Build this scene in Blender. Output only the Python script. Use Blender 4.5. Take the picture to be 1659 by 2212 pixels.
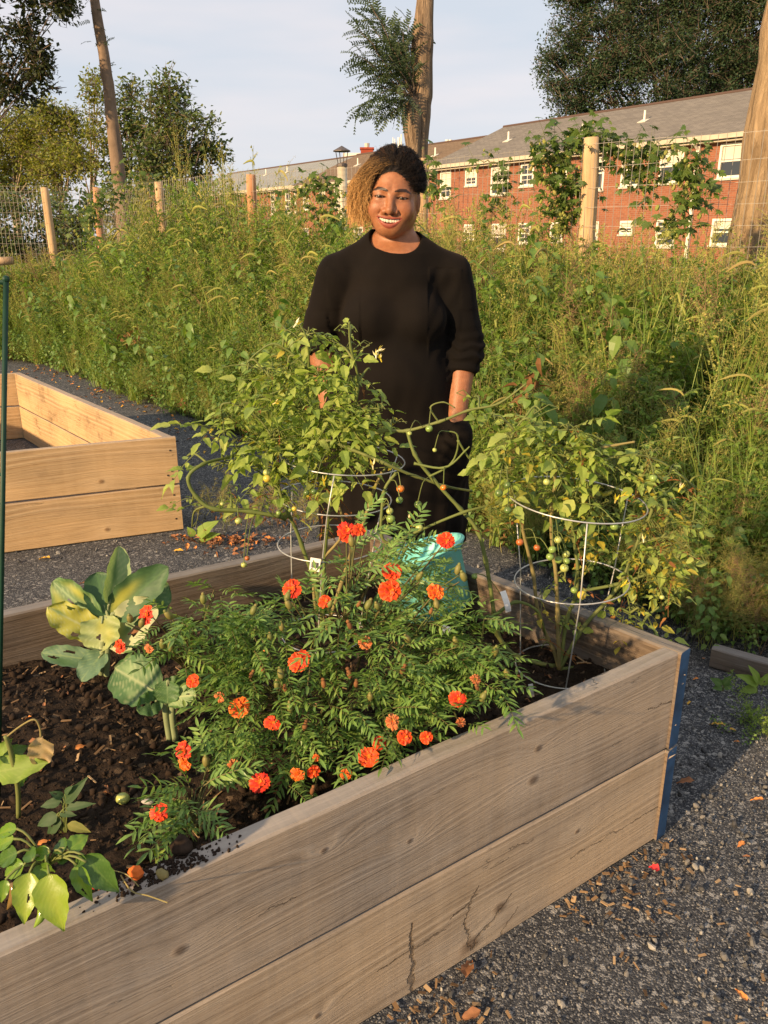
import bpy, math, random
import numpy as np
from mathutils import Vector, Matrix, Euler
from mathutils import noise as mn
R = math.radians
rng = random.Random(7)
SC = bpy.context.scene
COL = SC.collection
for o in list(bpy.data.objects): bpy.data.objects.remove(o)

# ---------------------------------------------------------------- camera, world, sun, exposure
CAM_H = 1.335; PITCH = R(18.8); FPX = 1722.0
cam_d = bpy.data.cameras.new('camera'); cam = bpy.data.objects.new('camera', cam_d); COL.objects.link(cam)
cam.location = (0, 0, CAM_H); cam.rotation_euler = (R(90) - PITCH, 0, 0)
cam_d.sensor_fit = 'VERTICAL'; cam_d.sensor_height = 36; cam_d.lens = FPX / 2212 * 36
cam_d.clip_start = 0.02; cam_d.clip_end = 3000
SC.camera = cam
SUN_AZ = R(46); SUN_EL = R(19)          # azimuth: measured from behind the camera towards the left
SUN_DIR = Vector((-math.sin(SUN_AZ)*math.cos(SUN_EL), -math.cos(SUN_AZ)*math.cos(SUN_EL), math.sin(SUN_EL)))
sd = bpy.data.lights.new('sun', 'SUN'); sd.energy = 4.3; sd.angle = R(1.2); sd.color = (1.0, 0.70, 0.39)
so = bpy.data.objects.new('sun', sd); COL.objects.link(so)
so.rotation_euler = SUN_DIR.to_track_quat('Z', 'Y').to_euler()
W = bpy.data.worlds.new('World'); SC.world = W; W.use_nodes = True
nt = W.node_tree; nt.nodes.clear()
def WN(t, **k):
    n = nt.nodes.new(t)
    for a, b in k.items(): setattr(n, a, b)
    return n
sky = WN('ShaderNodeTexSky', sky_type='NISHITA', sun_disc=False, sun_elevation=SUN_EL,
         sun_rotation=math.atan2(SUN_DIR.x, SUN_DIR.y), air_density=1.0, dust_density=1.6, ozone_density=1.2)
tc = WN('ShaderNodeTexCoord'); mp = WN('ShaderNodeMapping'); mp.inputs['Scale'].default_value = (1.1, 1.1, 4.2)
mp.inputs['Location'].default_value = (0.3, 0.2, 0.15)
nz = WN('ShaderNodeTexNoise'); nz.inputs['Scale'].default_value = 1.7; nz.inputs['Detail'].default_value = 5; nz.inputs['Roughness'].default_value = .5
rp = WN('ShaderNodeValToRGB'); rp.color_ramp.elements[0].position = .34; rp.color_ramp.elements[1].position = .68
rp.color_ramp.elements[0].color = (.84, .84, .84, 1); rp.color_ramp.elements[1].color = (.97, .97, .97, 1)
# thin veil of cloud: two tones, blue-grey undersides and faint pink tops
nz2 = WN('ShaderNodeTexNoise'); nz2.inputs['Scale'].default_value = 2.3; nz2.inputs['Detail'].default_value = 4
mp2 = WN('ShaderNodeMapping'); mp2.inputs['Scale'].default_value = (1, 1, 5.5); mp2.inputs['Location'].default_value = (2.3, 1.2, .4)
cc = WN('ShaderNodeValToRGB'); cc.color_ramp.elements[0].position = .38; cc.color_ramp.elements[1].position = .62
cc.color_ramp.elements[0].color = (3.5, 3.75, 4.15, 1); cc.color_ramp.elements[1].color = (4.3, 4.12, 4.28, 1)
mx = WN('ShaderNodeMix', data_type='RGBA'); bg = WN('ShaderNodeBackground'); ow = WN('ShaderNodeOutputWorld')
bg.inputs['Strength'].default_value = 0.1
L = nt.links.new
L(tc.outputs['Generated'], mp.inputs['Vector']); L(mp.outputs[0], nz.inputs['Vector']); L(nz.outputs['Fac'], rp.inputs[0])
L(tc.outputs['Generated'], mp2.inputs['Vector']); L(mp2.outputs[0], nz2.inputs['Vector']); L(nz2.outputs['Fac'], cc.inputs[0])
L(rp.outputs[0], mx.inputs['Factor']); L(sky.outputs[0], mx.inputs[6]); L(cc.outputs[0], mx.inputs[7])
L(mx.outputs[2], bg.inputs['Color']); L(bg.outputs[0], ow.inputs['Surface'])
SC.view_settings.view_transform = 'Standard'; SC.view_settings.look = 'None'
SC.view_settings.exposure = 0.98; SC.view_settings.gamma = 1.0; SC.view_settings.use_curve_mapping = False
SC.render.engine = 'CYCLES'; SC.cycles.max_bounces = 9; SC.cycles.transparent_max_bounces = 8
SC.cycles.diffuse_bounces = 5; SC.cycles.use_denoising = True
SC.cycles.sample_clamp_indirect = 5

# ---------------------------------------------------------------- measuring helpers (photo point -> place in the world)
_c, _s = math.cos(PITCH), math.sin(PITCH)
def ray(px, py):
    y = (1106 - py) / FPX
    return ((px - 829.5) / FPX, _c + y*_s, -_s + y*_c)
def atz(px, py, z):
    r = ray(px, py); t = (z - CAM_H) / r[2]; return Vector((r[0]*t, r[1]*t, z))
def aty(px, py, Y):
    r = ray(px, py); t = Y / r[1]; return Vector((r[0]*t, Y, CAM_H + r[2]*t))

# ---------------------------------------------------------------- objects
def tag(o, label=None, cat=None, group=None, kind=None):
    if label: o['label'] = label
    if cat: o['category'] = cat
    if group: o['group'] = group
    if kind: o['kind'] = kind
    return o
def empty(name, loc=(0, 0, 0), rz=0, **k):
    o = bpy.data.objects.new(name, None); COL.objects.link(o); o.location = loc; o.rotation_euler.z = rz
    o.empty_display_size = .05
    return tag(o, **k)

class Geo:
    """arrays of vertices, quads, triangles, material slots and vertex colours"""
    def __init__(s): s.V = []; s.Q = []; s.T = []; s.QM = []; s.TM = []; s.C = []; s.n = 0
    def raw(s, v, f, m=0, c=(1, 1, 1)):
        v = np.asarray(v, float).reshape(-1, 3)
        q = [a for a in f if len(a) == 4]; t = [a for a in f if len(a) == 3]
        if q: s.Q.append(np.array(q) + s.n); s.QM.append(np.full(len(q), m))
        if t: s.T.append(np.array(t) + s.n); s.TM.append(np.full(len(t), m))
        c = np.asarray(c, float)
        s.C.append(np.tile(c, (len(v), 1)) if c.ndim == 1 else c)
        s.V.append(v); s.n += len(v); return s
    def freeze(s):
        cat = lambda a, w, d=float: np.concatenate(a) if a else np.zeros((0, w) if w else 0, d)
        s.V = [cat(s.V, 3)]; s.C = [cat(s.C, 3)]; s.Q = [cat(s.Q, 4, int)]; s.T = [cat(s.T, 3, int)]
        s.QM = [cat(s.QM, 0, int)]; s.TM = [cat(s.TM, 0, int)]; return s
    def put(s, g, M=None, m=None, c=None):
        v = g.V[0]
        if M is not None:
            A = np.array(M); v = v @ A[:3, :3].T + A[:3, 3]
        s.V.append(v); s.C.append(g.C[0] if c is None else g.C[0]*np.asarray(c, float))
        if len(g.Q[0]): s.Q.append(g.Q[0] + s.n); s.QM.append(g.QM[0] if m is None else np.full(len(g.Q[0]), m))
        if len(g.T[0]): s.T.append(g.T[0] + s.n); s.TM.append(g.TM[0] if m is None else np.full(len(g.T[0]), m))
        s.n += len(v); return s
    def mesh(s, name, mats, smooth=False):
        s.freeze(); me = bpy.data.meshes.new(name)
        V, Q, T = s.V[0], s.Q[0], s.T[0]
        me.vertices.add(len(V)); me.vertices.foreach_set('co', V.ravel())
        nl = len(Q)*4 + len(T)*3; me.loops.add(nl)
        me.loops.foreach_set('vertex_index', np.concatenate([Q.ravel(), T.ravel()]).astype(np.int32))
        npol = len(Q) + len(T); me.polygons.add(npol)
        st = np.concatenate([np.arange(len(Q))*4, len(Q)*4 + np.arange(len(T))*3]).astype(np.int32)
        me.polygons.foreach_set('loop_start', st)
        me.polygons.foreach_set('material_index', np.concatenate([s.QM[0], s.TM[0]]).astype(np.int32))
        me.polygons.foreach_set('use_smooth', np.full(npol, smooth))
        a = me.color_attributes.new('col', 'FLOAT_COLOR', 'POINT')
        a.data.foreach_set('color', np.c_[s.C[0], np.ones(len(V))].ravel())
        for m in (mats if isinstance(mats, (list, tuple)) else [mats]): me.materials.append(m)
        me.update(calc_edges=True); me.validate(); return me
def obj(name, me, parent=None, M=None, **k):
    o = bpy.data.objects.new(name, me); COL.objects.link(o)
    if parent: o.parent = parent
    if M is not None: o.matrix_local = M
    return tag(o, **k)
def gobj(name, g, mats, parent=None, smooth=False, M=None, **k):
    return obj(name, g.mesh(name, mats, smooth), parent, M, **k)

def box(g, x0, x1, y0, y1, z0, z1, m=0, c=(1, 1, 1)):
    v = [(x, y, z) for z in (z0, z1) for y in (y0, y1) for x in (x0, x1)]
    return g.raw(v, [(0, 2, 3, 1), (4, 5, 7, 6), (0, 1, 5, 4), (2, 6, 7, 3), (0, 4, 6, 2), (1, 3, 7, 5)], m, c)
def tube(g, pts, rad, n=5, m=0, c=(1, 1, 1), cap=True):
    pts = np.asarray(pts, float); k = len(pts)
    rad = np.full(k, rad, float) if np.isscalar(rad) else np.asarray(rad, float)
    tg = np.gradient(pts, axis=0); tg /= np.linalg.norm(tg, axis=1)[:, None] + 1e-12
    up = np.array((0, 0, 1.)) if abs(tg[0][2]) < .9 else np.array((1., 0, 0))
    a = np.cross(tg[0], up); a /= np.linalg.norm(a); A = []
    for i in range(k):
        a = a - tg[i]*a.dot(tg[i]); a = a/(np.linalg.norm(a) + 1e-12); A.append(a)
    A = np.array(A); B = np.cross(tg, A)
    th = np.arange(n)*2*math.pi/n
    v = (pts[:, None] + rad[:, None, None]*(A[:, None]*np.cos(th)[None, :, None] + B[:, None]*np.sin(th)[None, :, None])).reshape(-1, 3)
    f = [(i*n + j, i*n + (j + 1) % n, (i + 1)*n + (j + 1) % n, (i + 1)*n + j) for i in range(k - 1) for j in range(n)]
    if cap:
        v = np.vstack([v, pts[0], pts[-1]]); a0, a1 = k*n, k*n + 1
        f += [(a0, (j + 1) % n, j) for j in range(n)] + [(a1, (k - 1)*n + j, (k - 1)*n + (j + 1) % n) for j in range(n)]
    c = np.asarray(c, float)
    if c.ndim == 2: c = np.vstack([np.repeat(c, n, axis=0)] + ([c[0], c[-1]] if cap else []))
    return g.raw(v, f, m, c)
def ball(g, p, r, n=8, k=6, m=0, c=(1, 1, 1), sq=(1, 1, 1)):
    v = []; f = []
    for i in range(k + 1):
        a = math.pi*i/k
        for j in range(n):
            b = 2*math.pi*j/n; v.append((p[0] + r*sq[0]*math.sin(a)*math.cos(b), p[1] + r*sq[1]*math.sin(a)*math.sin(b), p[2] + r*sq[2]*math.cos(a)))
    for i in range(k):
        for j in range(n):
            f.append((i*n + j, (i + 1)*n + j, (i + 1)*n + (j + 1) % n, i*n + (j + 1) % n))
    return g.raw(v, f, m, c)
def lathe(g, prof, n=16, m=0, c=(1, 1, 1)):
    v = [(r*math.cos(2*math.pi*j/n), r*math.sin(2*math.pi*j/n), z) for r, z in prof for j in range(n)]
    f = [(i*n + j, i*n + (j + 1) % n, (i + 1)*n + (j + 1) % n, (i + 1)*n + j) for i in range(len(prof) - 1) for j in range(n)]
    return g.raw(v, f, m, c)
def leaf(g, ln, wd, prof, fold=.15, droop=.2, m=0, c=(1, 1, 1), M=None, stalk=0, wav=0, ph=0):
    """a blade along +Y, its face up, folded at the midrib and drooping"""
    n = len(prof); v = []; f = []
    for i, p in enumerate(prof):
        t = i/(n - 1); y = stalk + ln*t; z = -droop*ln*t*t; w = wd*p*.5; e = fold*w + wav*wd*math.sin(ph + 9*t)
        v += [(-w, y, z + e), (0, y, z), (w, y, z + fold*w - wav*wd*math.sin(ph + 2 + 8*t))]
    for i in range(n - 1):
        a = i*3; f += [(a, a + 1, a + 4, a + 3), (a + 1, a + 2, a + 5, a + 4)]
    v = np.array(v)
    if M is not None: A = np.array(M); v = v @ A[:3, :3].T + A[:3, 3]
    return g.raw(v, f, m, c)
def TRS(loc, rot=(0, 0, 0), s=1):
    return Matrix.LocRotScale(Vector(loc), Euler(rot), Vector((s, s, s)) if np.isscalar(s) else Vector(s))
def curve(p0, p1, sag=(0, 0, 0), n=6, wob=0):
    p0, p1, sg = Vector(p0), Vector(p1), Vector(sag); out = []
    for i in range(n):
        t = i/(n - 1); p = p0.lerp(p1, t) + sg*4*t*(1 - t)
        if wob and 0 < i < n - 1: p += Vector([rng.uniform(-wob, wob) for _ in range(3)])
        out.append(p)
    return out

# ---------------------------------------------------------------- scatter of instances (only for uncountable stuff)
_gn = {}
def variants(name, meshes):
    c = bpy.data.collections.new(name)
    for i, me in enumerate(meshes): c.objects.link(bpy.data.objects.new('%s_%02d' % (name, i), me))
    ng = bpy.data.node_groups.new(name, 'GeometryNodeTree')
    ng.interface.new_socket('Geometry', in_out='INPUT', socket_type='NodeSocketGeometry')
    ng.interface.new_socket('Geometry', in_out='OUTPUT', socket_type='NodeSocketGeometry')
    N = ng.nodes.new; Lk = ng.links.new
    gi, go = N('NodeGroupInput'), N('NodeGroupOutput'); ip = N('GeometryNodeInstanceOnPoints'); ci = N('GeometryNodeCollectionInfo')
    ci.inputs['Collection'].default_value = c; ci.inputs['Separate Children'].default_value = True; ci.inputs['Reset Children'].default_value = True
    def att(nm, t):
        a = N('GeometryNodeInputNamedAttribute'); a.data_type = t; a.inputs['Name'].default_value = nm; return a.outputs[0]
    er = N('FunctionNodeEulerToRotation')
    Lk(gi.outputs[0], ip.inputs['Points']); Lk(ci.outputs[0], ip.inputs['Instance']); ip.inputs['Pick Instance'].default_value = True
    Lk(att('idx', 'INT'), ip.inputs['Instance Index']); Lk(att('rot', 'FLOAT_VECTOR'), er.inputs[0]); Lk(er.outputs[0], ip.inputs['Rotation'])
    Lk(att('scl', 'FLOAT_VECTOR'), ip.inputs['Scale']); Lk(ip.outputs[0], go.inputs[0])
    _gn[name] = ng; return name
def scatter(name, vset, pts, rots, scls, idx, parent=None, **k):
    me = bpy.data.meshes.new(name); n = len(pts)
    me.vertices.add(n); me.vertices.foreach_set('co', np.asarray(pts, float).ravel())
    scls = np.asarray(scls, float)
    if scls.ndim == 1: scls = np.repeat(scls[:, None], 3, 1)
    for nm, t, a, key in (('rot', 'FLOAT_VECTOR', rots, 'vector'), ('scl', 'FLOAT_VECTOR', scls, 'vector'), ('idx', 'INT', idx, 'value')):
        at = me.attributes.new(nm, t, 'POINT'); at.data.foreach_set(key, np.asarray(a, float if key == 'vector' else np.int32).ravel())
    me.update(); o = obj(name, me, parent, **k)
    md = o.modifiers.new('scatter', 'NODES'); md.node_group = _gn[vset]; return o

# ---------------------------------------------------------------- materials
def mat(name, rough=.8, spec=.3):
    m = bpy.data.materials.new(name); m.use_nodes = True; t = m.node_tree; b = t.nodes['Principled BSDF']
    b.inputs['Roughness'].default_value = rough; b.inputs['Specular IOR Level'].default_value = spec
    return m, t, b
def nd(t, typ, ins=None, **k):
    n = t.nodes.new(typ)
    for a, b in k.items(): setattr(n, a, b)
    for a, b in (ins or {}).items():
        if isinstance(b, bpy.types.NodeSocket): t.links.new(b, n.inputs[a])
        else: n.inputs[a].default_value = b
    return n
def ramp(t, fac, stops):
    n = nd(t, 'ShaderNodeValToRGB', {0: fac}); e = n.color_ramp.elements
    while len(e) < len(stops): e.new(.5)
    for i, (p, c) in enumerate(stops):
        e[i].position = p; e[i].color = (*(c if hasattr(c, '__len__') else (c, c, c)), 1)
    return n.outputs[0]
def mixc(t, fac, a, b, mode='MIX'):
    n = nd(t, 'ShaderNodeMix', data_type='RGBA', blend_type=mode)
    for i, x in ((0, fac), (6, a), (7, b)):
        if isinstance(x, bpy.types.NodeSocket): t.links.new(x, n.inputs[i])
        else: n.inputs[i].default_value = (*x, 1) if hasattr(x, '__len__') else x
    return n.outputs[2]
def mth(t, op, a, b=0., c=None):
    n = nd(t, 'ShaderNodeMath', operation=op)
    for i, x in enumerate((a, b) if c is None else (a, b, c)):
        if isinstance(x, bpy.types.NodeSocket): t.links.new(x, n.inputs[i])
        else: n.inputs[i].default_value = x
    return n.outputs[0]
def nois(t, vec, scale, det=4, rough=.55, dist=0.):
    return nd(t, 'ShaderNodeTexNoise', {'Vector': vec, 'Scale': scale, 'Detail': det, 'Roughness': rough, 'Distortion': dist}).outputs['Fac']
def mapping(t, vec, sc=(1, 1, 1), loc=(0, 0, 0), rot=(0, 0, 0)):
    return nd(t, 'ShaderNodeMapping', {'Vector': vec, 'Scale': sc, 'Location': loc, 'Rotation': rot}).outputs[0]
def bump(t, b, h, strength=.5, dist=.01):
    n = nd(t, 'ShaderNodeBump', {'Height': h, 'Strength': strength, 'Distance': dist}); t.links.new(n.outputs[0], b.inputs['Normal']); return n
def coord(t, k='Object'): return nd(t, 'ShaderNodeTexCoord').outputs[k]
def plain(name, col, rough=.8, spec=.3, var=.12, scale=30, metal=0):
    m, t, b = mat(name, rough, spec); v = nois(t, coord(t), scale, 5)
    lo = tuple(x*(1 - var*1.5) for x in col); hi = tuple(min(1, x*(1 + var*1.5)) for x in col)
    t.links.new(ramp(t, v, [(.3, lo), (.7, hi)]), b.inputs['Base Color']); b.inputs['Metallic'].default_value = metal
    bump(t, b, v, .15, .003); return m
def leafmat(name, cols, trans=.35, rough=.5, spec=.35, scale=60):
    """foliage: colour differs from leaf to leaf and within a leaf, light passes through"""
    m, t, b = mat(name, rough, spec)
    ri = nd(t, 'ShaderNodeNewGeometry').outputs['Random Per Island']; oi = nd(t, 'ShaderNodeObjectInfo').outputs['Random']
    f = mth(t, 'FRACT', mth(t, 'ADD', ri, oi))
    n = len(cols); cr = ramp(t, f, [((i + .5)/n, c) for i, c in enumerate(cols)])
    v = nois(t, coord(t), scale, 3); cr = mixc(t, mth(t, 'MULTIPLY', v, .5), cr, tuple(x*.55 for x in cols[0]))
    at = nd(t, 'ShaderNodeAttribute', attribute_name='col').outputs['Color']
    cr = mixc(t, 1., cr, at, 'MULTIPLY')
    t.links.new(cr, b.inputs['Base Color'])
    tr = nd(t, 'ShaderNodeBsdfTranslucent', {'Color': mixc(t, 1., cr, (1.3, 1.35, .5), 'MULTIPLY')})
    ms = nd(t, 'ShaderNodeMixShader', {0: trans, 1: b.outputs[0], 2: tr.outputs[0]})
    t.links.new(ms.outputs[0], t.nodes['Material Output'].inputs['Surface']); return m
def vcol(name, rough=.6, spec=.3, mul=(1, 1, 1)):
    m, t, b = mat(name, rough, spec); at = nd(t, 'ShaderNodeAttribute', attribute_name='col').outputs['Color']
    t.links.new(mixc(t, 1., at, mul, 'MULTIPLY'), b.inputs['Base Color']); return m

def woodmat(name, base, dark, light, seed=0, knots=(), grain=110, grey=0., rough=.8, saw=.0, stain=.35, segs=(), top=.5):
    """sawn board, long axis = local X, height = local Z; rings bend round the knots"""
    m, t, b = mat(name, rough, .2); oc = coord(t)
    oi = nd(t, 'ShaderNodeObjectInfo').outputs['Random']
    off = nd(t, 'ShaderNodeCombineXYZ', {0: mth(t, 'MULTIPLY', oi, 17.), 1: mth(t, 'MULTIPLY', oi, 5.), 2: mth(t, 'MULTIPLY', oi, 9.)}).outputs[0]
    P = nd(t, 'ShaderNodeVectorMath', {0: oc, 1: off}, operation='ADD').outputs[0]
    sp = nd(t, 'ShaderNodeSeparateXYZ', {0: oc}); x, y, z = sp.outputs
    zz = mth(t, 'ADD', z, mth(t, 'MULTIPLY', y, .7))
    lowx = nois(t, mapping(t, P, (1.1, 3, 2.4)), 1.6, 2, .4)
    v = mth(t, 'ADD', zz, mth(t, 'MULTIPLY', lowx, .05)); dk = None
    for kx, kz, kr, sgn in knots:
        dx = mth(t, 'MULTIPLY', mth(t, 'SUBTRACT', x, kx), .42); dz = mth(t, 'SUBTRACT', z, kz)
        d2 = mth(t, 'ADD', mth(t, 'MULTIPLY', dx, dx), mth(t, 'MULTIPLY', dz, dz)); g = mth(t, 'DIVIDE', kr*kr*9, mth(t, 'ADD', d2, kr*kr*9))
        v = mth(t, 'ADD', v, mth(t, 'MULTIPLY', g, .035*sgn))
        d2k = mth(t, 'ADD', mth(t, 'MULTIPLY', mth(t, 'MULTIPLY', dx, dx), 3.), mth(t, 'MULTIPLY', dz, dz))
        kk = nd(t, 'ShaderNodeMapRange', {0: mth(t, 'SQRT', d2k), 1: kr*.35, 2: kr*1.1, 3: 1., 4: 0.}).outputs[0]
        dk = kk if dk is None else mth(t, 'MAXIMUM', dk, kk)
    rings = nd(t, 'ShaderNodeTexNoise', {'W': mth(t, 'MULTIPLY', v, grain), 'Scale': 1., 'Detail': 2.}, noise_dimensions='1D').outputs['Fac']
    fine = nois(t, mapping(t, P, (5, 60, 240)), 1.6, 4, .65)
    wide = nois(t, mapping(t, P, (1.5, 5, 7)), 2.0, 4, .6)
    blot = nois(t, mapping(t, P, (3.4, 9, 5)), 3.0, 5, .65)
    col = ramp(t, rings, [(.3, dark), (.48, base), (.72, light)])
    col = mixc(t, mth(t, 'MULTIPLY', fine, .75), col, tuple(c*.55 for c in base))
    col = mixc(t, ramp(t, wide, [(.45, 0), (.75, .8*grey + .12)]), col, (.30, .28, .26))
    col = mixc(t, ramp(t, blot, [(.52, 0), (.8, stain)]), col, tuple(c*.33 for c in dark))
    big_ = nois(t, mapping(t, P, (1.3, 4, 3.2), (7, 7, 7)), 1.6, 3, .5); col = mixc(t, ramp(t, big_, [(.42, 0), (.66, .6)]), col, tuple(c*k for c, k in zip(light, (1.06, .98, .86))))
    hgt = mth(t, 'ADD', mth(t, 'MULTIPLY', rings, .6), mth(t, 'MULTIPLY', fine, .8))
    if saw:
        sv = nois(t, mapping(t, P, (150, 8, 1.2), rot=(0, R(-3), 0)), 1., 2, .5); sv2 = nois(t, mapping(t, P, (38, 4, .7)), 1., 2, .5)
        col = mixc(t, mth(t, 'MULTIPLY', ramp(t, sv2, [(.42, 0), (.68, 1)]), .35*saw), col, light)
        hgt = mth(t, 'ADD', hgt, mth(t, 'ADD', mth(t, 'MULTIPLY', sv, .15*saw), mth(t, 'MULTIPLY', sv2, .5*saw)))
    crk = nd(t, 'ShaderNodeMapRange', {0: mth(t, 'ABSOLUTE', mth(t, 'SUBTRACT', nois(t, mapping(t, P, (1.6, 6, 16)), 1.5, 4, .6, .3), .5)), 1: 0., 2: .006, 3: 1., 4: 0.}).outputs[0]
    gate = ramp(t, nois(t, mapping(t, P, (2, 4, 5), (3, 3, 3)), 1.7, 2), [(.62, 0), (.70, 1)])
    crk = mth(t, 'MULTIPLY', crk, gate); col = mixc(t, mth(t, 'MULTIPLY', crk, .2), col, (.02, .015, .01)); hgt = mth(t, 'SUBTRACT', hgt, mth(t, 'MULTIPLY', crk, 1.6))
    if segs:
        wq = nois(t, mapping(t, P, (22, 9, 30)), 1., 4, .7); xw = mth(t, 'ADD', x, mth(t, 'MULTIPLY', mth(t, 'SUBTRACT', wq, .5), .05)); zw = mth(t, 'ADD', z, mth(t, 'MULTIPLY', mth(t, 'SUBTRACT', nois(t, mapping(t, P, (22, 9, 30), (4, 4, 4)), 1., 4, .7), .5), .035)); sm = None
        for x1, z1_, x2, z2_, wd_, st_ in segs:
            dx_, dz_ = x2 - x1, z2_ - z1_; l2 = dx_*dx_ + dz_*dz_
            h_ = mth(t, 'DIVIDE', mth(t, 'ADD', mth(t, 'MULTIPLY', mth(t, 'SUBTRACT', xw, x1), dx_), mth(t, 'MULTIPLY', mth(t, 'SUBTRACT', zw, z1_), dz_)), l2); h_ = nd(t, 'ShaderNodeClamp', {0: h_}).outputs[0]
            ex_ = mth(t, 'SUBTRACT', mth(t, 'SUBTRACT', xw, x1), mth(t, 'MULTIPLY', h_, dx_)); ez_ = mth(t, 'SUBTRACT', mth(t, 'SUBTRACT', zw, z1_), mth(t, 'MULTIPLY', h_, dz_))
            dd = mth(t, 'SQRT', mth(t, 'ADD', mth(t, 'MULTIPLY', ex_, ex_), mth(t, 'MULTIPLY', ez_, ez_))); mm = nd(t, 'ShaderNodeMapRange', {0: dd, 1: wd_*.35, 2: wd_, 3: st_, 4: 0.}).outputs[0]
            sm = mm if sm is None else mth(t, 'MAXIMUM', sm, mm)
        col = mixc(t, sm, col, (.03, .018, .012)); hgt = mth(t, 'SUBTRACT', hgt, mth(t, 'MULTIPLY', sm, 2.5))
    if knots:
        hal = None
        for kx, kz, kr, sgn in knots:
            d2 = mth(t, 'SQRT', mth(t, 'ADD', mth(t, 'POWER', mth(t, 'MULTIPLY', mth(t, 'SUBTRACT', x, kx), .55), 2.), mth(t, 'POWER', mth(t, 'SUBTRACT', z, kz), 2.))); hm = nd(t, 'ShaderNodeMapRange', {0: d2, 1: kr*1.2, 2: kr*5.5, 3: .55, 4: 0.}).outputs[0]; hal = hm if hal is None else mth(t, 'MAXIMUM', hal, hm)
        col = mixc(t, mth(t, 'MULTIPLY', hal, ramp(t, blot, [(.35, .2), (.6, 1)])), col, light)
    gn = nd(t, 'ShaderNodeSeparateXYZ', {0: nd(t, 'ShaderNodeNewGeometry').outputs['Normal']}).outputs[2]
    col = mixc(t, mth(t, 'MULTIPLY', ramp(t, gn, [(.55, 0), (.85, 1)]), top), col, mixc(t, fine, (.33, .32, .31), (.20, .20, .20)))
    if dk is not None: col = mixc(t, mth(t, 'MULTIPLY', dk, .75), col, (dark[0]*.4, dark[1]*.33, dark[2]*.3)); hgt = mth(t, 'ADD', hgt, mth(t, 'MULTIPLY', dk, .5))
    t.links.new(col, b.inputs['Base Color']); bump(t, b, hgt, .85, .0035); return m
def bark(name, c0, c1, sc=(14, 14, 2.2), depth=.02, rough=.9):
    m, t, b = mat(name, rough, .15); P = coord(t); v = nois(t, mapping(t, P, sc), 1., 6, .65, .6); w = nois(t, P, 2.5, 3)
    col = mixc(t, mth(t, 'MULTIPLY', w, .5), ramp(t, v, [(.35, c0), (.62, c1)]), tuple(x*1.15 for x in c1)); t.links.new(col, b.inputs['Base Color'])
    bump(t, b, v, .9, depth); return m
# ================================================================ THE SETTING
M_asph, t, b = mat('asphalt', .85, .3); P = coord(t)
ch = nd(t, 'ShaderNodeTexVoronoi', {'Vector': P, 'Scale': 290.}); ch2 = nd(t, 'ShaderNodeTexVoronoi', {'Vector': P, 'Scale': 95.})
big = nois(t, P, 1.3, 5, .6); mid = nois(t, P, 9, 5, .65)
base = ramp(t, mid, [(.35, (.032, .035, .041)), (.65, (.06, .063, .07))])
cl = nd(t, 'ShaderNodeSeparateColor', {0: ch.outputs['Color']}).outputs[0]; cl2 = nd(t, 'ShaderNodeSeparateColor', {0: ch2.outputs['Color']}).outputs[1]
c1 = mixc(t, ramp(t, cl, [(.66, 0), (.82, .55), (1, 1)]), base, (.24, .235, .225))
c1 = mixc(t, ramp(t, cl2, [(.91, 0), (.96, .75)]), c1, (.34, .33, .31))
c1 = mixc(t, ramp(t, cl, [(0, .8), (.25, 0)]), c1, (.015, .015, .017))
c1 = mixc(t, ramp(t, big, [(.55, 0), (.75, .4)]), c1, (.11, .085, .06))
t.links.new(c1, b.inputs['Base Color'])
hh = mth(t, 'ADD', mth(t, 'MULTIPLY', ch.outputs['Distance'], -1.), mth(t, 'ADD', mth(t, 'MULTIPLY', cl, .5), mth(t, 'MULTIPLY', mid, 1.2)))
bump(t, b, hh, .7, .0025)
M_earth = plain('meadow_earth', (.10, .10, .045), var=.3, scale=3)
g = Geo(); box(g, -600, 600, -300, 900, -.5, -.03); gobj('ground', g, M_earth, kind='structure')
g = Geo()                                                        # garden pavement: gently uneven sheet
nx, ny = 90, 90; v = []; f = []
for j in range(ny):
    for i in range(nx):
        x, y = -9 + 16*i/(nx - 1), -2.5 + 16*j/(ny - 1)
        v.append((x, y, .007*mn.noise((x*1.1, y*1.1, 0))*(1 if (abs(x) < 4 and y < 5) else 0) - .004))
for j in range(ny - 1):
    for i in range(nx - 1): a = j*nx + i; f.append((a, a + 1, a + nx + 1, a + nx))
g.raw(v, f); gobj('pavement', g, M_asph, smooth=True, kind='structure')

# ---------------------------------------------------------------- boards and raised beds
def board_geo(L, h, th, seed, rough_end=False):
    g = Geo(); n = max(6, int(L/.05)); ch = .004; v = []; r = random.Random(seed)
    for i in range(n + 1):
        x = L*i/n
        def w(k, a=.0022): return a*mn.noise((x*2.3 + seed*3.1, k*7.7, seed)) + a*.5*mn.noise((x*14 + seed, k*3.3, 2.))
        zb, zt = w(0), h + w(1); y0, y1 = w(2, .0012), -th + w(3, .0012)
        v += [(x, y0, zb + ch), (x, y0 - ch, zb), (x, y1 + ch, zb), (x, y1, zb + ch), (x, y1, zt - ch), (x, y1 + ch, zt), (x, y0 - ch, zt), (x, y0, zt - ch)]
    f = [(i*8 + j, i*8 + (j + 1) % 8, (i + 1)*8 + (j + 1) % 8, (i + 1)*8 + j) for i in range(n) for j in range(8)]
    for o_, rev in ((0, 1), (n*8, 0)):
        q = [o_ + k for k in range(8)]
        fs = [(q[0], q[1], q[2], q[3]), (q[7], q[0], q[3], q[4]), (q[7], q[4], q[5], q[6])]
        f += [tuple(reversed(a)) if not rev else a for a in fs]
    return g.raw(v, f)
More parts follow.
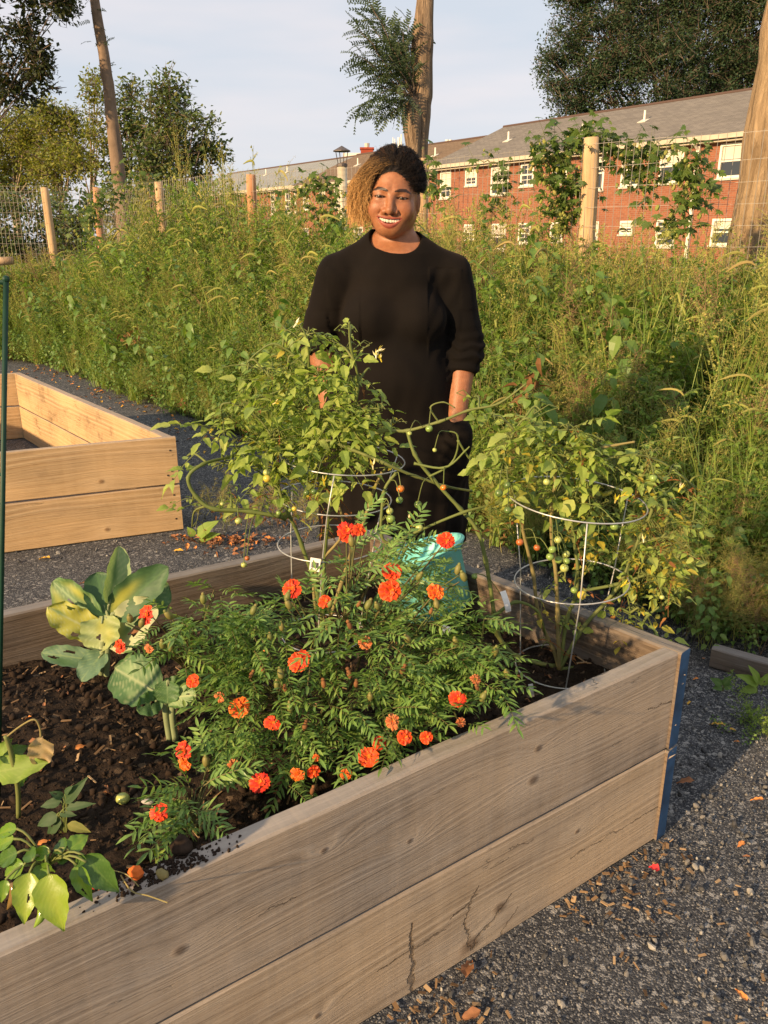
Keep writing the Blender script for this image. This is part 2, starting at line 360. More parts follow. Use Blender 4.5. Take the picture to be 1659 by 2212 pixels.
def board(parent, p0, p1, z0, z1, th, mats, name='board', seed=1, **k):
    """p0->p1 seen from outside runs left to right; the thickness goes inwards (to the left of p0->p1)"""
    p0, p1 = Vector(p0[:2]), Vector(p1[:2]); d = p1 - p0; L_ = d.length
    g = board_geo(L_, z1 - z0, th, seed)
    M = Matrix.Translation((p0.x, p0.y, z0)) @ Matrix.Rotation(math.atan2(d.y, d.x), 4, 'Z') @ Matrix.Diagonal((1, -1, 1, 1))
    g.freeze(); A = np.array((1, -1, 1)); g.V[0] = g.V[0]*A; g.Q[0] = g.Q[0][:, ::-1]
    M = Matrix.Translation((p0.x, p0.y, z0)) @ Matrix.Rotation(math.atan2(d.y, d.x), 4, 'Z')
    me = g.mesh(name, mats)
    if parent: M = parent.matrix_basis.inverted() @ M
    return obj(name, me, parent, M, **k)
ZT = .495; TH = .041
A_ = atz(1492, 1399, ZT); Bn = atz(0, 2065, ZT); Cb = atz(0, 1318, ZT); Db = atz(590, 1189, ZT); Er = atz(1008, 1218, ZT)
A_, Bn, Cb, Db, Er = [Vector(p[:2]) for p in (A_, Bn, Cb, Db, Er)]
def inter(p, d, q, e):
    k = (e.x*(q.y - p.y) - e.y*(q.x - p.x))/(e.x*d.y - e.y*d.x); return p + d*k
u1 = (A_ - Bn).normalized(); u2 = (Er - A_).normalized(); u3 = (Cb - Db).normalized()
F_ = inter(A_, u2, Db, u3)                    # far corner
G_ = F_ + u3*2.42; K_ = A_ - u1*2.44
n1 = Vector((-u1.y, u1.x)); n2 = Vector((-u2.y, u2.x)); n3 = Vector((-u3.y, u3.x))
bed1 = empty('raised_bed', (A_.x, A_.y, 0), label='weathered grey timber raised bed full of soil and plants, blue paint on its corner', cat='raised bed', group='timber raised beds')
def facept(px, py):                            # local (x, z) on the near face, x from the left end
    r = ray(px, py); nn = Vector((u1.y, -u1.x)); k = (A_.x*nn.x + A_.y*nn.y)/(r[0]*nn.x + r[1]*nn.y)
    p = Vector((r[0]*k, r[1]*k)); return (p - K_).dot(u1), CAM_H + r[2]*k
HZ = .247
def knots(lst, z0):
    out = []
    for px, py, r_, s_ in lst: x, z = facept(px, py); out.append((x, z - z0, r_, s_))
    return out
def segs_(lst, z0):
    out = []
    for a, b_, w, s_ in lst:
        x1, z1 = facept(*a); x2, z2 = facept(*b_); out.append((x1, z1 - z0, x2, z2 - z0, w, s_))
    return out
WB, WD, WL = (.315, .252, .192), (.20, .158, .12), (.42, .35, .28)
M_w_up = woodmat('weathered_board', WB, WD, WL, knots=knots([(885, 1822, .006, 1), (1163, 1622, .009, 1), (1152, 1690, .012, -1), (700, 1842, .006, 1), (390, 2059, .010, 1)], HZ), grain=120, grey=.55, saw=.62, segs=segs_([((1454, 1520), (1400, 1537), .0012, .6), ((640, 1940), (560, 1985), .0012, .5)], HZ))
M_w_lo = woodmat('weathered_board_knotty', (.375, .285, .198), (.225, .165, .11), (.52, .415, .30), knots=knots([(1017, 2040, .022, 1), (1247, 1796, .007, 1), (686, 2195, .007, 1), (1080, 1960, .016, -1)], 0), grain=95, grey=.3, saw=.5, segs=segs_([((1012, 2052), (1007, 1985), .0035, .8), ((1007, 1985), (1028, 1915), .002, .7), ((1016, 2052), (1050, 2003), .004, .9), ((1050, 2003), (1106, 1930), .003, .8), ((1028, 1935), (975, 1985), .0025, .6), ((1072, 2030), (1120, 1960), .002, .6), ((890, 1998), (889, 2140), .005, .7), ((1449, 1728), (1230, 1855), .0018, .5), ((1100, 1832), (1150, 1815), .0015, .4), ((820, 2095), (960, 2010), .0016, .5)], 0))
M_w_shade = woodmat('weathered_board_shadow_toned', (.135, .10, .075), (.085, .062, .045), (.20, .155, .115), grain=120, grey=.3, saw=.3, stain=.6)  # weathered inner boards, base colour darkened to stand in for a cast shadow
M_blue = plain('blue_paint', (.03, .085, .17), .55, .4, var=.35, scale=14)
z1_ = HZ + .005
board(bed1, K_, A_ - u1*TH, z1_, ZT, TH, M_w_up, seed=11)
board(bed1, K_, A_ - u1*TH, 0, HZ, TH, M_w_lo, seed=12)
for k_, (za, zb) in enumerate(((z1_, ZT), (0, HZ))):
    bo = board(bed1, A_, F_, za, zb, TH, [M_w_shade, M_blue], seed=20 + k_, label='side board with blue painted end')
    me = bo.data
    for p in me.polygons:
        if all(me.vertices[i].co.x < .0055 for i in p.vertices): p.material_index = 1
    board(bed1, F_ - u3*0 + n3*0, G_, za, zb, TH, M_w_shade, seed=30 + k_)
    board(bed1, G_, K_, za, zb, TH, M_w_shade, seed=40 + k_)
# stick-out splinters along the cut end of the near boards
for zz in [.478 - .011*i + rng.uniform(-.004, .004) for i in range(30)]:
    if rng.random() < .25: continue
    g = Geo(); e0 = A_ - u1*(TH - .001); L_ = rng.uniform(.012, .034)
    a = Vector((e0.x, e0.y, zz)) - Vector((n1.x, n1.y, 0))*-rng.uniform(-.002, .012)
    dirv = (Vector((u1.x, u1.y, rng.uniform(-.25, .45)))*.9 - Vector((n1.x, n1.y, 0))*rng.uniform(.05, .35)).normalized()
    tube(g, [a, a + dirv*L_*.5, a + dirv*L_], [.0026, .002, .0005], 4)
    gobj('splinter', g, M_w_lo if zz < .25 else plain('splinter_wood', (.62, .46, .28)) if 'splinter_wood' not in bpy.data.materials else bpy.data.materials['splinter_wood'], bed1, M=bed1.matrix_basis.inverted())
# second bed
Z2 = .462
a2, b2, c2, d2 = [Vector(atz(*p, Z2)[:2]) for p in ((379, 944), (0, 978), (45, 805), (0, 808))]
v1 = (a2 - b2).normalized(); v2 = (c2 - a2).normalized()
k2 = a2 - v1*1.25; f2 = a2 + v2*2.5; g2 = f2 - v1*1.25
bed2 = empty('raised_bed', (a2.x, a2.y, 0), label='newer tan timber raised bed standing empty on the pavement', cat='raised bed', group='timber raised beds')
M_t1 = woodmat('tan_board', (.50, .335, .17), (.40, .255, .125), (.62, .44, .25), knots=((.35, .12, .013, 1), (.9, .05, .012, -1)), grain=70, grey=.0, saw=.35, stain=.35)
M_t2 = woodmat('tan_board_stained', (.47, .31, .16), (.34, .22, .11), (.58, .41, .24), grain=70, grey=.0, saw=.25, stain=.95)
for k_, (za, zb) in enumerate(((Z2/2 + .004, Z2), (0, Z2/2 - .004))):
    board(bed2, k2, a2, za, zb, .03, M_t1, seed=50 + k_)
    board(bed2, a2 + n2*0 + v2*.03, f2 - v2*.03, za, zb, .045, M_t2, seed=60 + k_)
    board(bed2, f2, g2, za, zb, .03, M_t1, seed=70 + k_)
    board(bed2, g2 - v2*.03, k2 + v2*.03, za, zb, .045, M_t2, seed=80 + k_)
# nail heads on the tan bed
M_nail = plain('nail_iron', (.06, .05, .045), .5, .5, metal=.6)
for (dx, z) in ((.03, .40), (.03, .30), (.03, .26), (.03, .18), (.03, .06), (.05, .28)):
    g = Geo(); p = a2 - v1*dx; M = TRS((p.x - (-v1.y)*.0, p.y, z)); nn = Vector((v1.y, -v1.x, 0))
    tube(g, [Vector((p.x, p.y, z)), Vector((p.x, p.y, z)) + nn*.002], [.0045, .004], 7)
    gobj('nail', g, M_nail, bed2, M=bed2.matrix_basis.inverted())

# ---------------------------------------------------------------- soil in the near bed
M_soil, t, b = mat('potting_soil', .95, .12); P = coord(t)
s1 = nois(t, P, 26, 8, .72); s2 = nois(t, P, 150, 3, .6); s3 = nois(t, P, 3, 3)
cs = ramp(t, s1, [(.3, (.012, .008, .006)), (.55, (.028, .019, .013)), (.75, (.06, .04, .028))])
vo = nd(t, 'ShaderNodeTexVoronoi', {'Vector': P, 'Scale': 90.}); vr = nd(t, 'ShaderNodeSeparateColor', {0: vo.outputs['Color']}).outputs[0]
cs = mixc(t, ramp(t, vr, [(.93, 0), (.97, .7)]), cs, (.16, .11, .07)); cs = mixc(t, ramp(t, s3, [(.5, 0), (.8, .4)]), cs, (.07, .042, .026))
t.links.new(cs, b.inputs['Base Color']); bump(t, b, mth(t, 'ADD', s1, mth(t, 'MULTIPLY', s2, .4)), 1., .012)
q = [A_ - u1*TH + u2*TH*.0 + n1*TH, F_ - u2*TH*1. + u3*TH, G_, K_]
q = [A_ - u1*TH*1.0 + n1*TH, F_ + n3*TH - n2*-TH, G_ + n3*TH, K_ + n1*TH]
def soilz(x, y):
    z = .372 + .016*mn.noise((x*3, y*3, 1)) + .010*mn.noise((x*9, y*9, 3)) + .009*max(0, mn.noise((x*26, y*26, 5))) + .007*mn.noise((x*55, y*55, 8))
    return z + .035*math.exp(-((x + .75)**2 + (y - 1.05)**2)/.08)*0
g = Geo(); NU, NV = 330, 170; v = []; f = []
for j in range(NV):
    b_ = j/(NV - 1)
    for i in range(NU):
        a = (i/(NU - 1)); a = a*.80; p = (q[0].lerp(q[1], b_)).lerp(q[3].lerp(q[2], b_), a/.80*.86); v.append((p.x, p.y, soilz(p.x, p.y)))
for j in range(NV - 1):
    for i in range(NU - 1): a = j*NU + i; f.append((a, a + NU, a + NU + 1, a + 1))
g.raw(v, f); gobj('soil', g, M_soil, smooth=True, kind='structure')

# clods, wood bits, pebbles: uncountable
def rock(seed, sq=(1, .8, .6), n=7, k=5, am=.55):
    g = Geo(); ball(g, (0, 0, 0), 1, n, k, sq=sq); V = g.V[0]
    for i, p in enumerate(V):
        s_ = 1 + am*mn.noise((p[0]*1.3 + seed*5, p[1]*1.3, p[2]*1.3)); V[i] = p*s_
    return g
M_clod = plain('soil_clod', (.03, .02, .014), .95, .1, var=.4, scale=60)
M_peb, t, b = mat('pebble_stone', .7, .3); oi = nd(t, 'ShaderNodeObjectInfo').outputs['Random']
t.links.new(ramp(t, oi, [(.0, (.04, .041, .045)), (.55, (.08, .08, .08)), (.85, (.17, .16, .145)), (1, (.36, .34, .30))]), b.inputs['Base Color'])
M_chip, t, b = mat('wood_chip', .85, .2); oi = nd(t, 'ShaderNodeObjectInfo').outputs['Random']
t.links.new(ramp(t, oi, [(.0, (.09, .055, .03)), (.6, (.26, .16, .08)), (1, (.42, .29, .16))]), b.inputs['Base Color'])
variants('clods', [rock(i).mesh('clod', M_clod, True) for i in range(5)])
variants('pebbles', [rock(i + 9, n=6, k=4).mesh('pebble', M_peb) for i in range(5)])
cm = []
for i in range(5):
    g = Geo(); w = .12 + .08*i/4; v = np.array([(x, y*w, z*.07) for z in (-1, 1) for y in (-1, 1) for x in (-1, 1)]); v += np.random.RandomState(i).uniform(-.06, .06, v.shape)*(1, .6, .4)
    g.raw(v, [(0, 2, 3, 1), (4, 5, 7, 6), (0, 1, 5, 4), (2, 6, 7, 3), (0, 4, 6, 2), (1, 3, 7, 5)]); cm.append(g.mesh('chip', M_chip))
variants('chips', cm)
def bedpt(a, b_): return (q[0].lerp(q[1], b_)).lerp(q[3].lerp(q[2], b_), a)
pts, ro, sc_, ix = [], [], [], []
for i in range(9000):
    p = bedpt(rng.uniform(0, .85), rng.uniform(.01, .99)); s_ = min(.0105, .0022*(1/(1 - rng.random()))**.5)
    pts.append((p.x, p.y, soilz(p.x, p.y) + s_*.2)); ro.append([rng.uniform(0, 6) for _ in range(3)]); sc_.append(s_); ix.append(rng.randrange(5))
scatter('soil_clods', 'clods', pts, ro, sc_, ix, kind='stuff')
pts, ro, sc_, ix = [], [], [], []
for i in range(420):
    p = bedpt(rng.uniform(0, .85), rng.uniform(.01, .99)); s_ = rng.uniform(.004, .014)
    pts.append((p.x, p.y, soilz(p.x, p.y) + .003)); ro.append([rng.uniform(-.4, .4), rng.uniform(-.4, .4), rng.uniform(0, 6)]); sc_.append(s_); ix.append(rng.randrange(5))
scatter('bark_bits_in_soil', 'chips', pts, ro, sc_, ix, kind='stuff')
# loose gravel and chips on the pavement
def inbed(x, y):
    p = Vector((x, y)); return (p - A_).dot(n1) > -.01 and (p - A_).dot(n2) > -.01 and (p - F_).dot(n3) > -.01
def inbed2(x, y):
    p = Vector((x, y)); w1 = Vector((-v1.y, v1.x)); return (p - a2).dot(w1) > 0 and (p - a2).dot(v1) < 0 and (p - f2).dot(v2) < 0
pts, ro, sc_, ix = [], [], [], []
for i in range(26000):
    if i < 15000: x, y = rng.uniform(-.1, 1.7), rng.uniform(.75, 3.2)
    else: x, y = rng.uniform(-2.6, 1.9), rng.uniform(1.2, 6.0)
    if inbed(x, y) or inbed2(x, y): continue
    s_ = min(.0105, .0017*(1/(1 - rng.random()))**.42)
    pts.append((x, y, s_*.15)); ro.append([rng.uniform(0, 6) for _ in range(3)]); sc_.append(s_); ix.append(rng.randrange(5))
scatter('gravel', 'pebbles', pts, ro, sc_, ix, kind='stuff')
pts, ro, sc_, ix = [], [], [], []
for i in range(800):
    a = rng.uniform(.0, 1.5); d = abs(rng.gauss(0, .075)) + .005
    if rng.random() < .3: d += rng.uniform(0, .5)
    p = A_ - u1*a - n1*d
    if mn.noise((a*3, 0, 0)) < rng.uniform(-.5, .3): continue
    pts.append((p.x, p.y, .004)); ro.append([rng.uniform(-.2, .2), rng.uniform(-.2, .2), rng.uniform(0, 6)]); k_ = rng.uniform(.003, .009); sc_.append((k_, k_*rng.uniform(1, 3), k_)); ix.append(rng.randrange(5))
scatter('wood_chips', 'chips', pts, ro, sc_, ix, kind='stuff')

# low timber edging lying beside the weeds on the right
ea, eb = atz(1537, 1400, .07), atz(1700, 1446, .07)
board(None, (ea.x, ea.y), (eb.x + .4*(eb.x - ea.x), eb.y + .4*(eb.y - ea.y)), 0, .07, .045, M_w_shade, name='timber_edging', seed=90,
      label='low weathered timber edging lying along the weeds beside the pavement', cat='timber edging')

# ---------------------------------------------------------------- fence: split posts and welded wire
M_post = bark('peeled_post_wood', (.30, .19, .10), (.55, .38, .22), (16, 16, 1.6), .012)
M_post2 = bark('peeled_post_wood_red', (.28, .12, .06), (.48, .26, .14), (16, 16, 1.6), .012)
M_wire, t, b = mat('galvanised_wire', .45, .5); b.inputs['Base Color'].default_value = (.26, .235, .20, 1); b.inputs['Metallic'].default_value = .0
post_px = [(1277, 5.9, 297), (912, 7.2, 342), (543, 8.6, 377), (343, 10.2, 393), (208, 11.6, 405), (95, 11.0, 405)]
PP = []
for px, Y, py in post_px:
    p = aty(px, py, Y); PP.append(Vector((p.x, Y, p.z)))
PP.insert(0, Vector((3.25, 4.55, 2.1)))
PP.append(Vector((-7.4, 10.9, 2.1))); PP.append(Vector((-10.5, 10.6, 2.1)))
fence = empty('wire_fence', (PP[2].x, PP[2].y, 0), label='welded wire mesh fence on peeled log posts behind the tall weeds', cat='fence')
for i, p in enumerate(PP):
    g = Geo(); r0 = .056 if p.y < 6.5 else .052; n_ = 14
    tilt = {1: (-.03, 0), 6: (-.03, .0), 2: (0, 0)}.get(i, (rng.uniform(-.02, .02), 0)); hh = p.z
    pts = []; rr = []
    for k in range(15):
        z = hh*k/14; pts.append((tilt[0]*(z - hh)*-1*(-1) + .006*math.sin(z*4 + i), tilt[1]*z, z)); rr.append(r0*(1.08 - .12*k/14))
    rr[-1] *= .94; tube(g, pts, rr, n_)
    V = g.V[0]
    for k, q_ in enumerate(V): s_ = 1 + .10*mn.noise((q_[0]*20 + i*4, q_[1]*20, q_[2]*1.6)); V[k][0] *= s_; V[k][1] *= s_
    gobj('fence_post', g, [M_post2 if i in (3, 5) else M_post], fence, smooth=True, M=Matrix.Translation((p.x - fence.location.x, p.y - fence.location.y, 0)))
g = Geo()
for a, b_ in zip(PP[:-1], PP[1:]):
    Ld = (b_ - a).to_2d().length; top = 1.95 if a.y < 7.5 else 1.99; nv = int(Ld/.051); off_ = Vector((0, -.06, 0))
    A3, B3 = Vector((a.x, a.y, 0)) + off_, Vector((b_.x, b_.y, 0)) + off_
    zl = [.3 + .125*k for k in range(30) if .3 + .125*k < top - .06] + [top]
    def wp(s_, z): 
        p = A3.lerp(B3, s_); return Vector((p.x, p.y + .02*mn.noise((s_*3 + a.x, z*2, 1)), z + .012*mn.noise((s_*5, z*3, a.y))))
    for z in zl: tube(g, [wp(k/10, z) for k in range(11)], .0012, 3, cap=False)
    for k in range(nv):
        s_ = (k + .5)/nv; tube(g, [wp(s_, .25 + (top - .25)*m_/5) for m_ in range(5)] + [wp(s_, top + .012)], .0019, 3, cap=False)
gobj('wire_mesh', g, M_wire, fence, M=Matrix.Translation(-Vector((fence.location.x, fence.location.y, 0))), kind='stuff')
# a log rail lying level at the far left
g = Geo(); a = aty(-60, 566, 8.3); b_ = aty(27, 563, 8.3); tube(g, [a - Vector((.6, 0, 0)), a, a.lerp(b_, .5), b_], [.045, .045, .043, .04], 10)
gobj('log_rail', g, M_post, smooth=True, label='short peeled log rail poking out of the weeds at the far left edge', cat='log')

# ---------------------------------------------------------------- brick apartment row
FU = Vector((-.60, .80)).normalized(); FN = Vector((-.80, -.60))       # along the facade; outwards, to the garden
FN = Vector((-FU.y, FU.x)); FN = FN if FN.dot(Vector((0, -1))) > 0 else -FN
_r = ray(1450, 400); Q0 = Vector((_r[0]/_r[1]*33, 33))
def fac(px, py, back=0.):
    r = ray(px, py); k = (Q0.dot(FN) - back)/(r[0]*FN.x + r[1]*FN.y); p = Vector((r[0]*k, r[1]*k)); return (p - Q0).dot(FU), CAM_H + r[2]*k
M_brick, t, b = mat('red_brick', .9, .15); P = coord(t)
bk = nd(t, 'ShaderNodeTexBrick', {'Vector': mapping(t, P, rot=(R(90), 0, 0)), 'Color1': (.32, .118, .060, 1), 'Color2': (.23, .084, .046, 1), 'Mortar': (.30, .22, .16, 1), 'Scale': 1., 'Mortar Size': .006, 'Brick Width': .22, 'Row Height': .075, 'Bias': 0.})
cb = mixc(t, mth(t, 'MULTIPLY', nois(t, P, .6, 4), .6), bk.outputs['Color'], (.17, .07, .048)); t.links.new(cb, b.inputs['Base Color'])
bump(t, b, bk.outputs['Fac'], -.5, .01)
def shingle(nm, c0, c1):
    m, t, b = mat(nm, .95, .1); P = coord(t)
    w = nd(t, 'ShaderNodeTexBrick', {'Vector': P, 'Color1': (*c0, 1), 'Color2': (*c1, 1), 'Mortar': tuple(x*.45 for x in c0) + (1,), 'Scale': 1., 'Mortar Size': .008, 'Brick Width': .33, 'Row Height': .15})
    s_ = nois(t, mapping(t, P, (.35, 1.2, 1)), 1.4, 5, .6); cc_ = mixc(t, ramp(t, s_, [(.5, 0), (.72, .55)]), w.outputs['Color'], tuple(x*.6 for x in c0))
    t.links.new(cc_, b.inputs['Base Color']); bump(t, b, w.outputs['Fac'], -.6, .015); return m
M_roofA = shingle('grey_brown_shingle', (.215, .195, .17), (.165, .15, .135)); M_roofB = shingle('brown_shingle', (.21, .15, .10), (.17, .12, .08)); M_roofC = shingle('pale_grey_shingle', (.29, .30, .29), (.25, .26, .255))
M_white = plain('white_trim_paint', (.72, .68, .58), .5, .4, var=.06, scale=4); M_cream = plain('cream_gutter_paint', (.46, .40, .30), .5, .4, var=.08, scale=3)
M_blind = plain('window_blind', (.55, .52, .44), .7, .2, var=.05, scale=2)
M_glass, t, b = mat('window_glass', .06, .8); b.inputs['Base Color'].default_value = (.03, .035, .04, 1)
M_conc = plain('window_sill_stone', (.5, .45, .38), .8, .2)
M_ridge = plain('ridge_cap', (.09, .06, .05), .9, .1)
def world_f(s_, y, z): p = Q0 + FU*s_ - FN*y; return Vector((p.x, p.y, z))
FROT = math.atan2(-FU.y, -FU.x)            # local X runs to the right along the facade, local -Y faces the garden
UPT, UPB, LOT, LOB = 4.63, 3.46, 2.10, 1.08
winsA = [('u', 1558, 1617, 311, 382), ('u', 1429, 1472, 324, 394), ('u', 1346, 1380, 334, 402), ('u', 1262, 1303, 341, 410), ('u', 1195, 1224, 351, 396), ('u', 1126, 1152, 358, 401), ('u', 1062, 1098, 364, 419), ('u', 1006, 1030, 371, 400), ('u', 952, 974, 378, 428),
         ('l', 1541, 1591, 466, 530), ('l', 1420, 1456, 472, 533), ('l', 1340, 1367, 477, 506), ('l', 1121, 1145, 484, 526), ('l', 1062, 1092, 486, 540), ('l', 1003, 1025, 490, 518), ('l', 1255, 1290, 478, 535), ('l', 1190, 1215, 482, 522)]
winsB = [('u', 689, 704, 412, 436), ('u', 655, 668, 418, 454), ('u', 722, 732, 408, 450), ('u', 765, 785, 400, 440), ('u', 820, 845, 395, 440), ('l', 765, 785, 500, 535), ('l', 655, 668, 505, 540), ('l', 700, 715, 502, 540)]
winsC = [('u', 617, 630, 420, 461), ('u', 585, 596, 424, 462), ('u', 545, 556, 428, 465), ('l', 612, 626, 506, 540), ('l', 570, 582, 508, 540)]
def house(label, s0, s1, wins, roofm, eave, ridge, back, spouts, vents, blind_rng, chim=None):
    """s grows to the left in the picture; wall, roof and windows built in a frame whose X runs to the right"""
    base = world_f(s1, 0, 0); e = empty('brick_house', base, FROT, label=label, cat='building', group='joined brick apartment houses')
    Lh = s1 - s0; X = lambda s_: s1 - s_
    holes = []
    for k, a, b_, ya, yb in wins:
        sa, zt = fac((a + b_)/2 - (b_ - a)/2, (ya)); sb, zb = fac(b_, yb); ztm = UPT if k == 'u' else LOT
        zbm = max(.8, round(zb, 2)); holes.append((X(sa), X(sb), zbm, ztm))
    holes.sort(); zw = eave
    g = Geo(); D = 2*back
    for row in (0, 1):                       # wall pieces between the openings, each band on its own
        zlo, zhi = ((0, 2.9), (2.9, zw))[row]; hs = [h_ for h_ in holes if zlo <= h_[2] < zhi]; x = 0
        for (xa, xb, zb, zt) in hs:
            if xa - x > .02: box(g, x, xa, 0, .3, zlo, zhi)
            box(g, xa, xb, 0, .3, zlo, zb); box(g, xa, xb, 0, .3, zt, zhi); x = xb
        box(g, x, Lh, 0, .3, zlo, zhi)
    box(g, 0, .3, .3, D, 0, zw); box(g, Lh - .3, Lh, .3, D, 0, zw); box(g, .3, Lh - .3, D - .3, D, 0, zw)
    g.raw([(0, 0, zw), (0, D, zw), (0, back, ridge - .1), (.3, 0, zw), (.3, D, zw), (.3, back, ridge - .1)], [(0, 2, 1), (3, 4, 5), (0, 3, 5, 2), (1, 2, 5, 4)])
    g.raw([(Lh, 0, zw), (Lh, D, zw), (Lh, back, ridge - .1), (Lh - .3, 0, zw), (Lh - .3, D, zw), (Lh - .3, back, ridge - .1)], [(0, 1, 2), (3, 5, 4), (0, 2, 5, 3), (1, 4, 5, 2)])
    gobj('wall', g, M_brick, e)
    # roof slabs with an overhang
    rise = math.atan2(ridge - eave, back); ov = .35; sl = math.hypot(back, ridge - eave) + ov
    for sgn in (1, -1):
        g = Geo(); box(g, -.2, Lh + .2, 0, sl, 0, .12)
        Mx = Matrix.Translation((0, back, ridge - .02)) @ (Matrix.Rotation(math.pi, 4, 'Z') @ Matrix.Translation((-Lh, 0, 0)) if sgn == 1 else Matrix.Identity(4)) @ Matrix.Rotation(-rise, 4, 'X')
        gobj('roof', g, roofm, e, M=Mx)
    g = Geo(); tube(g, [(-.2, back, ridge + .10), (Lh + .2, back, ridge + .10)], .09, 6); gobj('ridge_cap', g, M_ridge, e)
    g = Geo(); box(g, -.2, Lh + .2, -.46, -.33, eave - .22, eave - .06); gobj('gutter', g, M_cream, e)
    g = Geo(); box(g, 0, Lh, -.32, -.004, eave - .30, eave - .24); box(g, 0, Lh, -.05, -.003, eave - .24, eave - .02); gobj('soffit', g, M_cream, e)
    rr = random.Random(5 + int(s0))
    for (xa, xb, zb, zt) in holes:
        w, h_ = xb - xa, zt - zb; g = Geo(); fw = .085
        box(g, 0, w, -.03, .07, h_ - fw, h_); box(g, 0, fw, -.03, .07, 0, h_ - fw); box(g, w - fw, w, -.03, .07, 0, h_ - fw); box(g, fw, w - fw, -.03, .07, 0, fw)
        fr = gobj('window', g, M_white, e, M=Matrix.Translation((xa, 0, zb)))
        g = Geo(); box(g, fw, w - fw, .04, .055, fw, h_ - fw); gobj('pane', g, M_glass, fr)
        g = Geo(); box(g, fw, w - fw, .0, .035, h_*.5 - .03, h_*.5 + .03)
        if w < .95:                          # small windows carry glazing bars
            box(g, w*.5 - .015, w*.5 + .015, .01, .036, fw, h_*.5 - .03); box(g, w*.5 - .015, w*.5 + .015, .01, .036, h_*.5 + .03, h_ - fw)
            for q_ in (.28, .75): box(g, fw, w - fw, .012, .034, h_*q_ - .012, h_*q_ + .012)
        gobj('glazing_bar', g, M_white, fr)
        if w > .95 or rr.random() < .3:
            g = Geo(); bl = rr.uniform(.35, .62); box(g, fw + .01, w - fw - .01, .03, .0385, h_*(1 - bl), h_ - fw); gobj('blind', g, M_blind, fr)
        g = Geo(); box(g, -.06, w + .06, -.07, -.031, -.07, 0); gobj('sill', g, M_conc, fr)
    for s_ in spouts:
        g = Geo(); x = X(s_); box(g, x - .06, x + .06, -.13, -.02, .1, eave - .35); tube(g, [(x, -.40, eave - .2), (x, -.40, eave - .3), (x, -.07, eave - .5)], .055, 6); gobj('downspout', g, M_white, e)
    for s_, fr_ in vents:
        y = back*fr_; z = eave + (ridge - eave)*fr_ + .1; g = Geo(); x = X(s_); tube(g, [(x, y, z - .1), (x, y, z + .42)], .045, 8); v_ = gobj('vent_pipe', g, M_white, e)
        g = Geo(); box(g, -.2, .2, -.22, .14, 0, .03); gobj('flashing', g, M_blind, v_, M=Matrix.Translation((x, y, z + .02)) @ Matrix.Rotation(rise, 4, 'X'))
    return e, X
BACK = 4.95
def vs(px, py, fr): return (fac(px, py, BACK*fr)[0], fr)
sA, sB, sC = fac(940, 365)[0], fac(640, 405)[0], 47.
EAV, RA, RB, RC_ = 4.98, 7.02, 6.66, 6.60
hA, XA = house('nearest brick apartment house, tall grey-brown shingle roof, behind the right of the fence', -13, sA, winsA, M_roofA, EAV, RA, BACK, [fac(1505, 380)[0], fac(1640, 450)[0]],
      [vs(1098, 330-25, .45), vs(1258, 285, .35), vs(1391, 268, .5)], 1)
hB, XB = house('middle brick apartment house with brown shingle roof, behind the woman', sA + .01, sB, winsB, M_roofB, EAV - .3, RB, BACK, [fac(735, 450)[0]], [vs(910 + 30, 345, .5), vs(880-107, 365-5, .5)], 1)
hC, XC = house('far brick apartment house with pale grey roof, seen left of the metal flue', sB + .01, sC, winsC, M_roofC, EAV - .25, RC_, BACK, [fac(641, 440)[0]], [vs(621, 381, .6), vs(575, 380, .6)], 1)
# chimney and rooftop things of the block beyond the ridge
M_rust = plain('red_chimney_brick', (.28, .06, .035), .9, .1, scale=6)
def far(px, py, Y): return aty(px, py, Y)
p = far(793, 342, 62); e = empty('chimney_stack', (p.x, p.y, 0), label='squat red brick chimney rising behind the roof ridge left of the woman', cat='chimney')
g = Geo(); box(g, -.44, .44, -.4, .4, 0, p.z + .55); box(g, -.5, .5, -.46, .46, p.z + .552, p.z + .68); gobj('stack', g, M_rust, e)
g = Geo(); tube(g, [(0, 0, p.z + .6), (0, 0, p.z + .98)], [.16, .18], 8); gobj('chimney_pot', g, M_conc, e)
Yb = 95.; e = empty('flat_roofed_building', (far(820, 400, Yb).x, Yb, 0), label='pale distant flat-roofed block showing above the ridge, with masts on it', cat='building')
zz = far(800, 334, Yb).z; x0, x1 = far(745, 340, Yb).x - e.location.x, far(1000, 340, Yb).x - e.location.x
g = Geo(); box(g, x0, x1, 0, 14, 0, zz - .3); gobj('wall', g, M_cream, e)
g = Geo(); box(g, x0 - .2, x1 + .2, -.2, .0 - .002, zz - .9, zz + .15); gobj('parapet', g, M_white, e)
for px, py, w in ((849, 297, .05), (853, 300, .05), (862, 297, .16), (867, 290, .07), (879, 290, .04)):
    q_ = far(px, py, Yb + 1); g = Geo(); x = q_.x - e.location.x; tube(g, [(x, 1, zz - .4), (x, 1, q_.z)], w, 6); gobj('mast', g, M_white, e)
for px, w in ((966, .5), (973, .5)):
    q_ = far(px, 302, 75); g = Geo(); tube(g, [(0, 0, 6), (0, 0, q_.z)], .17, 8)
    o = gobj('roof_vent', g, M_white, M=Matrix.Translation((q_.x, q_.y, 0)), label=('left' if px == 966 else 'right') + ' one of the pair of white vent cylinders above the far ridge', cat='roof vent', group='roof vents beyond the ridge')

